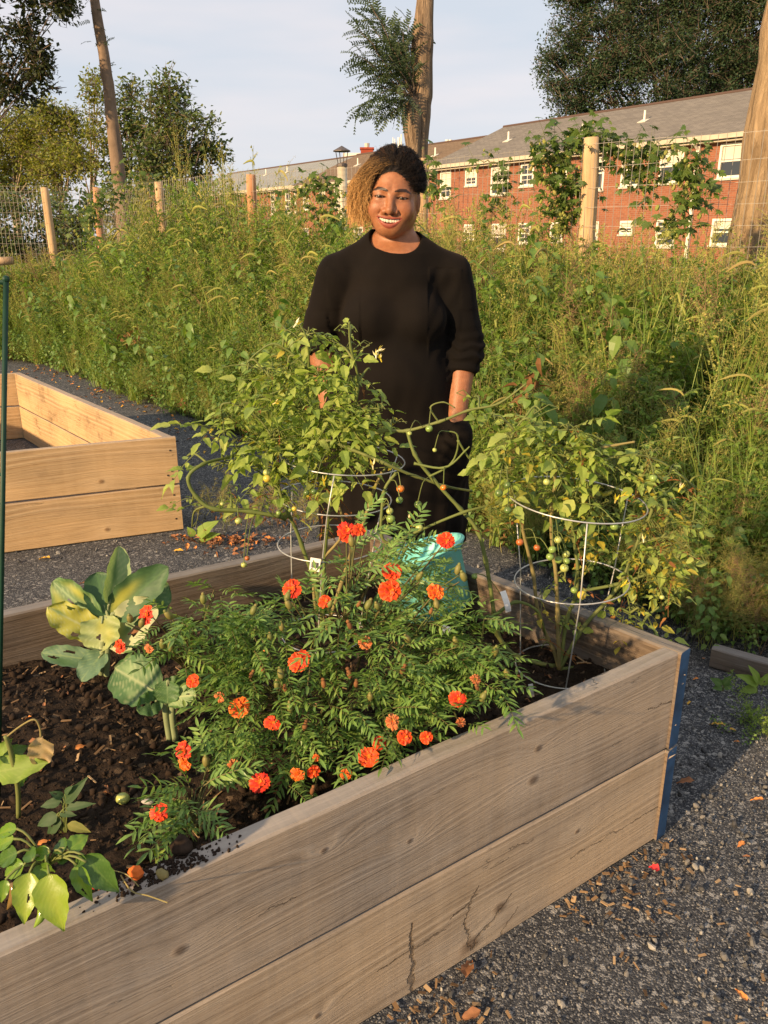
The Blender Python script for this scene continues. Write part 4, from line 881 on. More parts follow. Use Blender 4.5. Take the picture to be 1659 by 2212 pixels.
# meadow grass beyond the fence
pts, ro, sl, ix = [], [], [], []
for i in range(2600):
    x = rng.uniform(-14, 9); y = rng.uniform(5, 24)
    if y < np.interp(x, fx, fy, left=10, right=4.5) + .6: continue
    pts.append((x, y, -.03)); ro.append([rv(.1), rv(.1), rng.uniform(0, 6)]); k = rng.choice((10, 11, 12, 4, 0)); s_ = rng.uniform(.5, .95)*(.9 if y < 12 else 1.3); sl.append((1.3, 1.3, s_)); ix.append(k)
scatter('meadow_growth', 'weedset', pts, ro, sl, ix, kind='stuff')

# ---------------------------------------------------------------- hop vines climbing the fence
M_hop = leafmat('hop_vine_leaf', [(0.0965, 0.162, 0.027), (0.1337, 0.189, 0.0338), (0.0743, 0.135, 0.027)], .4, .45)
g3 = Geo()
def lobed(g, s_, M, m=0, c=(1, 1, 1)):
    """five-lobed palm leaf with a folded middle"""
    tips = [(-.95, .25), (-.62, .85), (0, 1.15), (.62, .85), (.95, .25)]; inn = [(-.42, .42), (-.22, .55), (.22, .55), (.42, .42)]
    v = [(0, 0, 0)]; seq = [(-.3, -.12)]
    for i, t_ in enumerate(tips):
        seq.append(t_)
        if i < 4: seq.append(inn[i])
    seq.append((.3, -.12)); v += [(x*s_, y*s_, (-.22*(x*x) - .12*y*y + .03*(i % 2))*s_) for i, (x, y) in enumerate(seq)]
    f = [(0, i + 1, i) for i in range(1, len(seq))]; v = np.array(v); A = np.array(M); return g.raw(v @ A[:3, :3].T + A[:3, 3], f, m, c)
def hopmesh(seed):
    q_ = random.Random(seed); g = Geo()
    for i in range(5):
        p = Vector((q_.gauss(0, .05), q_.gauss(0, .03), q_.gauss(0, .05))); tube(g, [(0, 0, 0), p], [.0012, .001], 3, m=1, cap=False)
        lobed(g, q_.uniform(.025, .052), Matrix.Translation(p) @ Euler((q_.uniform(-1.4, -.2), q_.uniform(-.5, .5), math.pi + q_.uniform(-1, 1))).to_matrix().to_4x4())
    for i in range(2):
        p = Vector((q_.gauss(0, .04), q_.gauss(0, .02), -q_.uniform(.03, .08))); ball(g, p, .011, 6, 5, 2, sq=(1, 1, 1.5))
    return g.mesh('hop_leaves', [M_hop, M_stem, M_seed])
variants('hopset', [hopmesh(k) for k in range(5)])
def vine(label, Y, paths, dens=26, spread=.05):
    b0 = aty(*paths[0][0], Y); e = empty('hop_vine', (b0.x, Y, 0), label=label, cat='climbing vine', group='vines climbing the wire fence'); g = Geo(); pts, ro, sl, ix = [], [], [], []
    for path in paths:
        w = [aty(px, py, Y + rv(.04)) for px, py in path]; P3 = np.array([tuple(p) for p in w]); n = 5*len(w); tt = np.linspace(0, len(w) - 1, n); P3 = np.stack([np.interp(tt, range(len(w)), P3[:, k]) for k in range(3)], 1) + np.random.RandomState(3).normal(0, .008, (n, 3))
        tube(g, P3, .0035, 4, cap=False); ln = np.linalg.norm(np.diff(P3, axis=0), axis=1).sum()
        for k in range(int(ln*dens)):
            u = rng.uniform(0, n - 1.01); i = int(u); p = P3[i]*(1 - u + i) + P3[i + 1]*(u - i) + np.array([rng.gauss(0, spread), rng.gauss(0, spread*.7), rng.gauss(0, spread)])
            pts.append(p - np.array(e.location)); ro.append([rv(.4), rv(.5), rv(.7)]); sl.append(rng.uniform(.7, 1.25)); ix.append(rng.randrange(5))
    gobj('stem', g, M_stem, e, M=Matrix.Translation(-e.location)); scatter('leaves', 'hopset', pts, ro, sl, ix, e, kind='stuff')
vine('leafy hop vine draped over the nearest right fence post and along the wire top', 5.98, [[(1235, 520), (1232, 420), (1225, 350), (1250, 300), (1310, 290)], [(1220, 470), (1190, 400), (1185, 330), (1210, 300), (1262, 295)], [(1285, 300), (1330, 310), (1400, 322), (1425, 340)], [(1330, 320), (1380, 345), (1400, 385), (1415, 360)], [(1185, 470), (1225, 430), (1255, 400)]], 44, .055)
vine('hop vine hanging on the wire between the post and the right edge trunk', 5.15, [[(1500, 500), (1480, 440), (1500, 390), (1470, 350), (1500, 310)], [(1500, 345), (1520, 380), (1500, 400)], [(1480, 480), (1440, 470)]], 30, .04)
vine('thin vine leaves on the wire just right of the woman and the sprouting trunk', 6.5, [[(940, 470), (930, 420), (925, 370), (935, 330)], [(1060, 460), (1080, 400), (1100, 370), (1060, 350)], [(1030, 480), (1060, 440), (1100, 450)], [(1065, 350), (1030, 345)]], 18, .05)
vine('hop vine climbing the wire beside the steel flue, left of the woman', 7.5, [[(735, 500), (725, 440), (700, 400), (680, 370)], [(700, 460), (690, 400), (720, 385)], [(640, 430), (680, 385)]], 28, .06)
vine('low vine with small leaves on the second and third left fence posts', 9.0, [[(180, 500), (190, 470), (230, 430), (260, 400), (300, 395), (330, 392)], [(230, 440), (215, 420), (240, 400)]], 24, .07)
# ================================================================ THE WOMAN
def smin(a, b, k): h = np.maximum(k - np.abs(a - b), 0)/k; return np.minimum(a, b) - h*h*k*.25
def smax(a, b, k): return -smin(-a, -b, k)
def sph(X, Y, Z, c, r): return np.sqrt((X - c[0])**2 + (Y - c[1])**2 + (Z - c[2])**2) - r
def ell(X, Y, Z, c, r):
    k0 = np.sqrt(((X - c[0])/r[0])**2 + ((Y - c[1])/r[1])**2 + ((Z - c[2])/r[2])**2); k1 = np.sqrt(((X - c[0])/r[0]**2)**2 + ((Y - c[1])/r[1]**2)**2 + ((Z - c[2])/r[2]**2)**2)
    return k0*(k0 - 1)/np.maximum(k1, 1e-6)
def cap(X, Y, Z, a, b, ra, rb):
    a = np.array(a, float); b = np.array(b, float); d = b - a; L2 = d.dot(d)
    h = np.clip(((X - a[0])*d[0] + (Y - a[1])*d[1] + (Z - a[2])*d[2])/L2, 0, 1)
    return np.sqrt((X - a[0] - h*d[0])**2 + (Y - a[1] - h*d[1])**2 + (Z - a[2] - h*d[2])**2) - (ra + (rb - ra)*h)
def snets(F, xs, ys, zs):
    S = F < 0; nx, ny, nz_ = S.shape; c = np.zeros((nx - 1, ny - 1, nz_ - 1), np.int8)
    for dx in (0, 1):
        for dy in (0, 1):
            for dz in (0, 1): c += S[dx:nx - 1 + dx, dy:ny - 1 + dy, dz:nz_ - 1 + dz]
    I, J, K = np.nonzero((c > 0) & (c < 8)); ids = np.full(c.shape, -1, np.int32); ids[I, J, K] = np.arange(len(I))
    acc = np.zeros((len(I), 3)); cnt = np.zeros(len(I)); G3 = (xs, ys, zs); cn = [(a, b, d) for a in (0, 1) for b in (0, 1) for d in (0, 1)]
    for p in cn:
        for ax in range(3):
            if p[ax]: continue
            q_ = list(p); q_[ax] = 1; f0 = F[I + p[0], J + p[1], K + p[2]]; f1 = F[I + q_[0], J + q_[1], K + q_[2]]; m = (f0 < 0) != (f1 < 0)
            t_ = np.where(m, f0/np.where(m, f0 - f1, 1), 0); pos = np.stack([xs[I + p[0]], ys[J + p[1]], zs[K + p[2]]], 1); g_ = G3[ax]; ii = (I, J, K)[ax]
            pos[:, ax] = g_[ii] + t_*(g_[np.minimum(ii + 1, len(g_) - 1)] - g_[ii]); acc[m] += pos[m]; cnt[m] += 1
    V = acc/cnt[:, None]; Q = []
    for ax in range(3):
        a0 = [slice(None)]*3; a1 = [slice(None)]*3; a0[ax] = slice(0, -1); a1[ax] = slice(1, None); d = S[tuple(a0)] != S[tuple(a1)]; e = np.array(np.nonzero(d)).T
        o1, o2 = [(1, 2), (2, 0), (0, 1)][ax]; e = e[(e[:, o1] > 0) & (e[:, o2] > 0) & (e[:, o1] < F.shape[o1] - 1) & (e[:, o2] < F.shape[o2] - 1)]
        def cid(s1, s2): q_ = e.copy(); q_[:, o1] -= s1; q_[:, o2] -= s2; return ids[q_[:, 0], q_[:, 1], q_[:, 2]]
        quad = np.stack([cid(1, 1), cid(0, 1), cid(0, 0), cid(1, 0)], 1); inside = S[e[:, 0], e[:, 1], e[:, 2]]; quad[~inside] = quad[~inside][:, ::-1]; Q.append(quad)
    Q = np.concatenate(Q); Q = Q[(Q >= 0).all(1)]; return V, Q
def geo_from(V, Q, C=None):
    g = Geo(); g.V = [V]; g.Q = [Q]; g.QM = [np.zeros(len(Q), int)]; g.C = [C if C is not None else np.ones((len(V), 3))]; g.n = len(V); return g
def noise3(V, s, seed=0):
    return np.array([mn.noise((p[0]*s + seed, p[1]*s, p[2]*s)) for p in V])

HX, HY, HZ_ = -.004, .0, 1.455; HS = .985                # head origin (between the eyes' level and the ears), in body space
Rh = (Matrix.Rotation(R(5), 3, 'Y') @ Matrix.Rotation(R(-4), 3, 'Z') @ Matrix.Rotation(R(4), 3, 'X'))
Rn = np.array(Rh)
def tohead(X, Y, Z):
    x, y, z = X - HX, Y - HY, Z - HZ_
    return [(Rn[0, i]*x + Rn[1, i]*y + Rn[2, i]*z)/HS for i in range(3)]
def fromhead(p): return np.asarray(p)*HS @ Rn.T + np.array([HX, HY, HZ_])
EY = .0325
def zu(x): return -.0545 - .0038*np.clip(1 - (x/.0365)**2, 0, 1)
def zl(x): return -.0537 - .0162*np.clip(1 - (x/.036)**2, 0, 1)
def head_sdf(X, Y, Z):
    A = np.abs(X)
    d = ell(X, Y, Z, (0, .022, .035), (.0735, .092, .086))
    d = smin(d, ell(X, Y, Z, (0, -.018, -.018), (.0655, .068, .080)), .03)
    d = smin(d, cap(A, Y, Z, (.050, .012, -.052), (.015, -.052, -.084), .023, .019), .032)
    d = smin(d, ell(X, Y, Z, (0, -.061, -.086), (.025, .020, .018)), .022)
    d = smin(d, sph(A, Y, Z, (.041, -.057, -.034), .026), .028)              # cheeks raised by the smile
    d = smin(d, cap(A, Y, Z, (.014, -.076, .020), (.046, -.062, .013), .0062, .006), .018)
    # eye hollows
    d = smax(d, -ell(A, Y, Z, (EY, -.094, .001), (.018, .016, .0125)), .012)
    eb = sph(A, Y, Z, (EY, -.0665, 0), .0133); up_ = -.0004 + .0030*np.clip(1 - ((A - EY)/.0175)**2, 0, 1); lo_ = -.0008 - .0021*np.clip(1 - ((A - EY)/.0175)**2, 0, 1)
    lid = np.maximum(eb, .0); lid = eb; d = smin(d, lid, .006)
    slot = np.maximum(np.maximum(Z - up_ , lo_ - Z)*1.0, np.maximum(np.abs(A - EY) - .0168, Y + .060)); d = smax(d, -slot, .0012)
    # nose
    d = smin(d, cap(X, Y, Z, (0, -.076, .012), (0, -.0985, -.031), .0065, .0105), .012)
    d = smin(d, sph(X, Y, Z, (0, -.0985, -.035), .0108), .006)
    d = smin(d, ell(A, Y, Z, (.0168, -.0868, -.038), (.0095, .0105, .0085)), .006)
    d = smax(d, -ell(A, Y, Z, (.0085, -.0955, -.0465), (.0042, .006, .0042)), .003)
    # nasolabial fold
    d = smax(d, -cap(A, Y, Z, (.0255, -.0865, -.038), (.040, -.074, -.056), .0012, .001), .008)
    # mouth
    yl = -.0865 + 6.*X*X                                                     # front line of the teeth and lips
    lipU = np.sqrt((Z - (zu(X) + .0030))**2 + (Y - (yl + .001))**2) - .0046*np.clip(1 - (X/.039)**2, .05, 1)**.6
    lipL = np.sqrt((Z - (zl(X) - .0055*np.clip(1 - (X/.038)**2, 0, 1)))**2 + (Y - (yl + .0015))**2) - .0070*np.clip(1 - (X/.038)**2, .05, 1)**.8
    m_ = ell(X, Y, Z, (0, -.060, -.067), (.043, .0245, .030)); d = smin(d, m_, .02)
    inx = np.abs(X) < .0395
    d = np.where(inx, smin(d, lipU, .004), d); d = np.where(inx, smin(d, lipL, .004), d)
    hole = np.maximum(np.maximum(Z - zu(X), zl(X) - Z), np.maximum(np.abs(X) - .0355, np.maximum(Y - (yl + .018), -.2 - Y))); d = smax(d, -hole, .0015)
    # ears
    ear = np.maximum(ell(A, Y, Z, (.0735, .016, -.012), (.010, .019, .031)), -ell(A, Y, Z, (.083, .012, -.008), (.008, .010, .020))); d = smin(d, ear, .005)
    return d
WZ = [0, .38, .55, .75, .85, .92, .98, 1.05, 1.12, 1.18, 1.24, 1.30, 1.36]
WW = [.10, .245, .245, .243, .232, .212, .188, .170, .163, .158, .150, .115, .06]
WDp = [.10, .18, .178, .165, .150, .138, .128, .122, .118, .114, .104, .085, .05]
def torso(X, Y, Z, off=0.):
    w = np.interp(Z[0, 0], WZ, WW).astype(np.float32)[None, None, :] - off; dp = np.interp(Z[0, 0], WZ, WDp).astype(np.float32)[None, None, :] - off
    k0 = np.sqrt((X/w)**2 + ((Y - .012)/dp)**2); d = (k0 - 1)*np.minimum(w, dp)
    return np.maximum(d, np.abs(Z - .87) - (.49 - off)) if off == 0 else d
ARM = {1: [(.172, .012, 1.236), (.220, -.002, 1.02), (.190, -.100, .80)], -1: [(-.170, .012, 1.234), (-.232, .035, 1.035), (-.195, -.012, .80)]}
def body_sdf(X, Y, Z):
    d = np.full(np.broadcast(X, Y, Z).shape, 1., np.float32)
    t_ = torso(X, Y, Z, .016); t_ = np.maximum(t_, np.abs(Z - 1.06) - .24); d = np.minimum(d, t_)
    d = smin(d, cap(X, Y, Z, (.004, .030, 1.36), (0, .018, 1.27), .053, .062), .03)
    d = smin(d, ell(X, Y, Z, (0, .010, 1.262), (.135, .074, .066)), .03)
    for s_ in (1, -1):
        a, e, w = ARM[s_]
        d = smin(d, cap(X, Y, Z, (s_*.045, .022, 1.325), a, .032, .048), .03)
        d = smin(d, cap(X, Y, Z, a, e, .052, .046), .02); d = smin(d, cap(X, Y, Z, e, w, .0435, .0265), .02)
        h0 = np.array(w); dr = np.array((-s_*.02, 1.15 if s_ == 1 else -.02, -1.)); dr /= np.linalg.norm(dr); pal = h0 + dr*.085      # hand, in the pocket
        d = smin(d, cap(X, Y, Z, h0 + dr*.02, pal, .020, .026), .015)
        for k in range(4):
            o = np.array((0, (k - 1.5)*.017, 0)); f1 = pal + o + dr*.04; f2 = f1 + (dr + np.array((-s_*.5, 0, 0)))*(.034 - .004*abs(k - 1.4)); d = smin(d, cap(X, Y, Z, pal + o, f1, .0095, .0085), .004); d = smin(d, cap(X, Y, Z, f1, f2, .0085, .007), .004)
        th = h0 + dr*.035 + np.array((0, -.025, 0)); d = smin(d, cap(X, Y, Z, th, th + dr*.05 + np.array((-s_*.02, -.018, 0)), .011, .008), .006)
        d = smin(d, cap(X, Y, Z, (s_*.095, .01, .86), (s_*.10, .015, .47), .088, .060), .03); d = smin(d, cap(X, Y, Z, (s_*.10, .02, .47), (s_*.10, .035, .09), .058, .036), .03)
        d = smin(d, ell(X, Y, Z, (s_*.103, -.02, .035), (.042, .115, .036)), .03)
    return d
def axis(parts):
    out = [];
    for a, b, st in parts: out.append(np.arange(a, b, st))
    return np.concatenate(out).astype(np.float32)
PERS = Vector((.030, 2.50, 0))
xs = axis([(-.34, -.09, .009), (-.09, .112, .0018), (.112, .34, .009)]); ys = axis([(-.22, -.115, .009), (-.115, .12, .0022), (.12, .23, .009)]); zs = axis([(-.02, 1.32, .010), (1.32, 1.605, .0018)])
X, Y, Z = [a.astype(np.float32) for a in np.meshgrid(xs, ys, zs, indexing='ij', sparse=True)]
F = body_sdf(X, Y, Z); k0 = int(np.searchsorted(zs, 1.27)); i0, i1 = np.searchsorted(xs, -.10), np.searchsorted(xs, .125)
hx, hy, hz2 = tohead(X[i0:i1], Y, Z[:, :, k0:]); hd = head_sdf(hx, hy, hz2).astype(np.float32)
F[i0:i1, :, k0:] = smin(F[i0:i1, :, k0:], hd, .018)
V, Q = snets(F, xs, ys, zs)
hv = np.array(tohead(V[:, 0], V[:, 1], V[:, 2])).T; A_h = np.abs(hv[:, 0]); nh = V[:, 2] > 1.30
C = np.tile(np.array((.31, .132, .062)), (len(V), 1))
nzv = np.zeros(len(V)); sel = np.nonzero(V[:, 2] > .7)[0]; nzv[sel] = noise3(V[sel], 14); C *= (1 + .10*nzv)[:, None]
def blend(C, w, col): w = np.clip(w, 0, 1)[:, None]; return C*(1 - w) + np.array(col)*w
front = nh & (hv[:, 1] < -.045)
cheek = np.exp(-((A_h - .038)**2 + (hv[:, 2] + .034)**2)/.0005)*front; C = blend(C, cheek*.25, (.35, .115, .06))
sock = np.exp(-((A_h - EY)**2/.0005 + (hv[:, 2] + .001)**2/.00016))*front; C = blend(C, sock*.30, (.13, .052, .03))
zlip_u, zlip_l = zu(hv[:, 0]), zl(hv[:, 0]); tx = np.clip(1 - (hv[:, 0]/.0385)**2, 0, 1)
lipm = front & (np.abs(hv[:, 0]) < .0385) & (hv[:, 2] < zlip_u + .0065*tx**.5 + .0005) & (hv[:, 2] > zlip_l - .0135*tx - .0005) & (hv[:, 1] < -.060)
C = blend(C, lipm*.85, (.27, .060, .045))
inm = front & (np.abs(hv[:, 0]) < .0355) & (hv[:, 2] < zlip_u - .0005) & (hv[:, 2] > zlip_l + .0005) & (hv[:, 1] > -.0805 + 6*hv[:, 0]**2); C[inm] = (.05, .012, .01)
bz = .0185 + .0035*np.clip(1 - ((A_h - .036)/.022)**2, -1, 1) - np.clip(A_h - .040, 0, 1)*.32; bw = .0036*np.clip(1.15 - ((A_h - .031)/.0245)**2, 0, 1)
brow = front & (np.abs(hv[:, 2] - bz) < bw + .0008) & (A_h > .009) & (A_h < .056); C = blend(C, brow*.95, (.022, .011, .008))
lash = front & (np.abs(A_h - EY) < .0190) & (np.abs(hv[:, 2] - (.0002 + .0036*np.clip(1 - ((A_h - EY)/.0185)**2, 0, 1))) < .0014); C = blend(C, lash*.9, (.03, .015, .012))
nost = front & (((A_h - .0085)/.005)**2 + ((hv[:, 2] + .0465)/.004)**2 < 1) & (hv[:, 1] > -.103); C = blend(C, nost*.8, (.08, .03, .02))
M_skin, t, b = mat('skin', .46, .35); at = nd(t, 'ShaderNodeAttribute', attribute_name='col').outputs['Color']; t.links.new(at, b.inputs['Base Color'])
b.inputs['Subsurface Weight'].default_value = .18; b.inputs['Subsurface Radius'].default_value = (.012, .005, .003); b.inputs['Subsurface Scale'].default_value = .5
sk = coord(t); bump(t, b, mth(t, 'ADD', nois(t, sk, 420, 3), nois(t, sk, 90, 4)), .35, .0015); t.links.new(mixc(t, 1., at, ramp(t, nois(t, sk, 55, 5, .7), [(.3, (.80, .74, .70)), (.7, (1.12, 1.12, 1.12))]), 'MULTIPLY'), b.inputs['Base Color'])
woman = empty('person', PERS, label='smiling woman in a black dress with three-quarter sleeves, hands in her pockets, standing behind the bed', cat='person')
woman['label'] = 'smiling woman in black dress, blonde-tipped dark hair, hands in pockets, standing behind the raised bed'
gobj('body', geo_from(V, Q, C), M_skin, woman, smooth=True)
# eyes
M_eye = vcol('eye', .3, .25); M_teeth = vcol('teeth', .25, .5); M_brown = plain('dark_strand', (.03, .018, .012), .6, .4)
Mh = Matrix.LocRotScale(Vector((HX, HY, HZ_)), Rh.to_quaternion(), Vector((HS, HS, HS)))
for s_ in (-1, 1):
    g = Geo(); ball(g, (0, 0, 0), .0127, 56, 44); V_ = g.V[0]; V_[:] = V_[:, [0, 2, 1]]*np.array((1, -1, 1)); gz = np.array((-.0006 - .0012*0, -.0125, -.0003)); r_ = np.linalg.norm(V_ - gz, axis=1); col_ = np.tile((.20, .15, .125), (len(V_), 1)); col_[r_ < .0076] = (.03, .014, .008); col_[r_ < .0034] = (.003, .003, .003); g.C = [col_]
    gobj('eye', g, M_eye, woman, smooth=True, M=Mh @ Matrix.Translation((s_*EY, -.0668, 0)))
tg_ = Geo(); ws = [.0088, .0072, .0074, .0068, .0066]
teeth = empty('teeth', (0, 0, 0)); teeth.parent = woman
for s_ in (-1, 1):
    x = .0005 if s_ == 1 else .0003
    for k, w in enumerate(ws):
        g = Geo(); xc = x + w/2; x += w - .0001; hh_ = (.0135, .0125, .0122, .0105, .0086)[k]; pr = []
        for zf, wf, yf in ((0, .80, .0), (-.25, .95, -.0007), (-.7, 1.0, -.0008), (-.93, .9, -.0003), (-1, .7, .0005)):
            for u in (-1, -.5, 0, .5, 1): xx = s_*xc + u*w*.5*wf; pr.append((xx, -.0835 + 6.2*xx*xx + yf + .0011*u*u, -.0540 + zf*hh_))
        g.raw(pr, [(i*5 + j, (i + 1)*5 + j, (i + 1)*5 + j + 1, i*5 + j + 1) for i in range(4) for j in range(4)], 0, (.70, .62, .50)); g.V[0] = np.vstack([g.V[0]]); gobj('tooth', g, M_teeth, teeth, smooth=True, M=Mh)
g = Geo(); gobj('earring', (ball(g, (.0745, .012, -.045), .0026, 8, 6), g)[1], M_brown, woman, M=Mh)

# dress
def dress_sdf(X, Y, Z):
    d = torso(X, Y, Z)
    for s_ in (1, -1):
        bb = ell(X, Y, Z, (s_*.075, -.068, 1.112), (.076, .066, .072)); d = smin(d, bb, .035)
        a, e, w = ARM[s_]; a_ = np.array(a); e_ = np.array(e); w_ = np.array(w)
        d = smin(d, cap(X, Y, Z, (s_*.055, .020, 1.318), a, .044, .058), .03)
        ce = e_ + (w_ - e_)*(.24 if s_ == 1 else .02)
        up_ = cap(X, Y, Z, a, e, .0635, .0600); lo_ = cap(X, Y, Z, e_, ce, .0595, .0535); sl_ = smin(up_, lo_, .02)
        ax_ = (w_ - e_)/np.linalg.norm(w_ - e_); pl = (X - ce[0])*ax_[0] + (Y - ce[1])*ax_[1] + (Z - ce[2])*ax_[2]
        sl_ = np.maximum(sl_, pl - .028)
        d = smin(d, sl_, .014)
    d = smin(d, ell(X, Y, Z, (0, -.035, .93), (.150, .118, .12)), .05)
    d = smin(d, cap(X, Y, Z, (.194, -.096, .768), (.180, -.070, .62), .052, .05), .025)
    # neck opening
    d = smax(d, -ell(X, Y, Z, (.004, -.026, 1.352), (.077, .092, .060)), .006)
    # forearm slit into the side pocket: the hands enter here
    return d
xs = axis([(-.36, -.11, .0056), (-.11, .12, .0036), (.12, .36, .0056)]); ys = axis([(-.24, -.12, .0056), (-.12, .08, .0040), (.08, .24, .006)]); zs = axis([(.36, 1.25, .0056), (1.25, 1.40, .0034)])
X, Y, Z = [a.astype(np.float32) for a in np.meshgrid(xs, ys, zs, indexing='ij', sparse=True)]
F = dress_sdf(X, Y, Z)
V, Q = snets(F, xs, ys, zs)
g = geo_from(V, Q); 
# cloth folds: push along the normals
me0 = g.mesh('tmp_dress', []); N_ = np.zeros(len(V)*3); me0.vertices.foreach_get('normal', N_); N_ = N_.reshape(-1, 3); bpy.data.meshes.remove(me0)
amp = np.zeros(len(V))
for i, (p, n_) in enumerate(zip(V, N_)):
    x, y, z = p; a = .0045*mn.noise((x*9, y*9, z*5)) + .0026*mn.noise((x*24, y*24, z*18))
    ax_ = abs(x)
    if ax_ > .16 and z < 1.14:      # gathered sleeve folds near the elbow
        a += .0045*math.sin(z*190 + 5*mn.noise((x*20, y*20, z*10)))*max(0, 1 - abs(z - 1.0)/.1) + .0016*math.sin(z*70 + x*30)
    if .10 < ax_ < .20 and 1.0 < z < 1.26: a += .0075*mn.noise((x*14 + z*10, y*6, z*16 - ax_*26))
    if z < 1.0 and ax_ < .26: a += .005*mn.noise((x*16, y*8, z*2.2))*min(1, (1.0 - z)*6)
    if z < .95: a += .003*math.sin(math.atan2(y, x)*18 + 3*mn.noise((x*4, y*4, z*3)))*min(1, (.95 - z)*3)
    amp[i] = a
V2 = V + N_*amp[:, None]; g.V = [V2]
# fine knit weave, faintly see-through cloth: near-black brown
M_dress, t, b = mat('black_jersey', .9, .1); oc = coord(t); f_ = nois(t, mapping(t, oc, (260, 260, 900)), 1., 3); w_ = nois(t, oc, 4, 4)
t.links.new(ramp(t, w_, [(.35, (.0046, .0038, .0034)), (.7, (.009, .0068, .0055))]), b.inputs['Base Color']); b.inputs['Sheen Weight'].default_value = .05; b.inputs['Sheen Roughness'].default_value = .45; b.inputs['Sheen Tint'].default_value = (.55, .36, .22, 1)
bump(t, b, mth(t, 'ADD', f_, mth(t, 'MULTIPLY', w_, .6)), .35, .0012)
gobj('dress', g, M_dress, woman, smooth=True)
# neckband and cuffs
def ringpts(cx, cy, z0, rx, ry, fn, n=40): return [(cx + rx*math.cos(2*math.pi*k/n), cy + ry*math.sin(2*math.pi*k/n), z0 + fn(math.cos(2*math.pi*k/n), math.sin(2*math.pi*k/n))) for k in range(n + 1)]
# hip pocket opening on the right side of the picture
g = Geo(); tube(g, [(.148, -.150, .80), (.172, -.146, .775), (.200, -.130, .768), (.232, -.085, .80)], [.003, .004, .004, .003], 6); gobj('pocket_edge', g, M_dress, woman, smooth=True)
# shoes
for s_ in (-1, 1):
    g = Geo(); ball(g, (s_*.103, -.022, .03), 1, 14, 8, sq=(.050, .125, .045)); g.V[0][:, 2] = np.maximum(g.V[0][:, 2], .001); gobj('shoe', g, M_dress, woman, smooth=True)

# hair: a close mass under many curled strands
def hair_sdf(X, Y, Z):
    d = ell(X, Y, Z, (0, .026, .040), (.0805, .097, .089))
    d = smin(d, ell(X, Y, Z, (.028, .095, .03), (.045, .045, .05)), .03)
    cut = ell(X, Y, Z, (-.003, -.085, -.018), (.0605, .075, .089)); d = smax(d, -cut, .006)
    d = smax(d, -(Z*-1 - .028 - np.maximum(Y - .0, 0)*.25) * -1*-1, .01) if False else np.maximum(d, -(Z + .030 + np.clip(Y, 0, .1)*.35))
    return d
xs = axis([(-.13, .11, .0035)]); ys = axis([(-.12, .16, .0035)]); zs = axis([(-.14, .15, .0035)])
X, Y, Z = np.meshgrid(xs, ys, zs, indexing='ij', sparse=True); V, Q = snets(hair_sdf(X, Y, Z).astype(np.float32), xs, ys, zs)
DK = np.array((.016, .011, .009)); BL = np.array((.66, .40, .16)); BR = np.array((.10, .045, .02))
wbl = np.clip((-V[:, 0] - .050)/.02, 0, 1)*np.clip((.085 - V[:, 2])/.05, 0, 1)
Ch = DK*(1 - wbl[:, None]) + np.array((.26, .12, .04))*wbl[:, None]
M_hair, t, b = mat('hair', .6, .25); at = nd(t, 'ShaderNodeAttribute', attribute_name='col').outputs['Color']; t.links.new(at, b.inputs['Base Color'])
V = V + (noise3(V, 55)*.0025)[:, None]*(V/np.linalg.norm(V, axis=1)[:, None])
hr = gobj('hair', geo_from(V, Q, Ch), M_hair, woman, smooth=True, M=Mh)
hg = Geo(); q_ = random.Random(3)
def strand(p0, path_fn, n, r, c0, c1, curl, freq, mixpow=1.):
    ph = q_.uniform(0, 6.3); P_ = []; Cc = []
    for k in range(n):
        t_ = k/(n - 1); p = path_fn(t_); a = curl*min(1, t_*4); P_.append(p + Vector((math.cos(ph + freq*t_), math.sin(ph*1.7 + freq*t_*1.1), math.sin(ph + freq*t_)))*a)
        m_ = min(1, max(0, (t_**mixpow))); Cc.append(c0*(1 - m_) + c1*m_)
    tube(hg, P_, [r]*(n - 1) + [r*.4], 3, c=np.array(Cc), cap=False)
cen = Vector((0, .026, .042))
for i in range(5600):        # combed back over the skull, springy
    th = q_.uniform(0, 6.28); u = q_.uniform(-.25, 1); s_ = math.sqrt(max(0, 1 - u*u)); d = Vector((s_*math.cos(th), s_*math.sin(th), u)); p = cen + Vector((d.x*.0805, d.y*.097, d.z*.089))
    if ((p.x + .003)/.0605)**2 + ((p.y + .085)/.075)**2 + ((p.z + .018)/.091)**2 < .92: continue
    if p.z < -.03: continue
    L_ = q_.uniform(.03, .07); back = Vector((.25*(p.x > 0) - .1, .9, .12 - d.z*.25)); back = (back - d*back.dot(d)).normalized(); lift = q_.uniform(.002, .014)
    fn = lambda t_, p=p, back=back, d=d, L_=L_, lift=lift: p + back*L_*t_ + d*(lift*math.sin(t_*2.6) - L_*L_*t_*t_*4.5)
    bl = q_.random() < (.30 if p.x < -.02 and p.y < .06 else .04)
    strand(p, fn, 11, q_.uniform(.00028, .00052), DK*q_.uniform(.6, 1.2), (BR*q_.uniform(.6, 1.4) if bl else DK*q_.uniform(.6, 1.4)), q_.uniform(.0015, .0048), q_.uniform(9, 20))
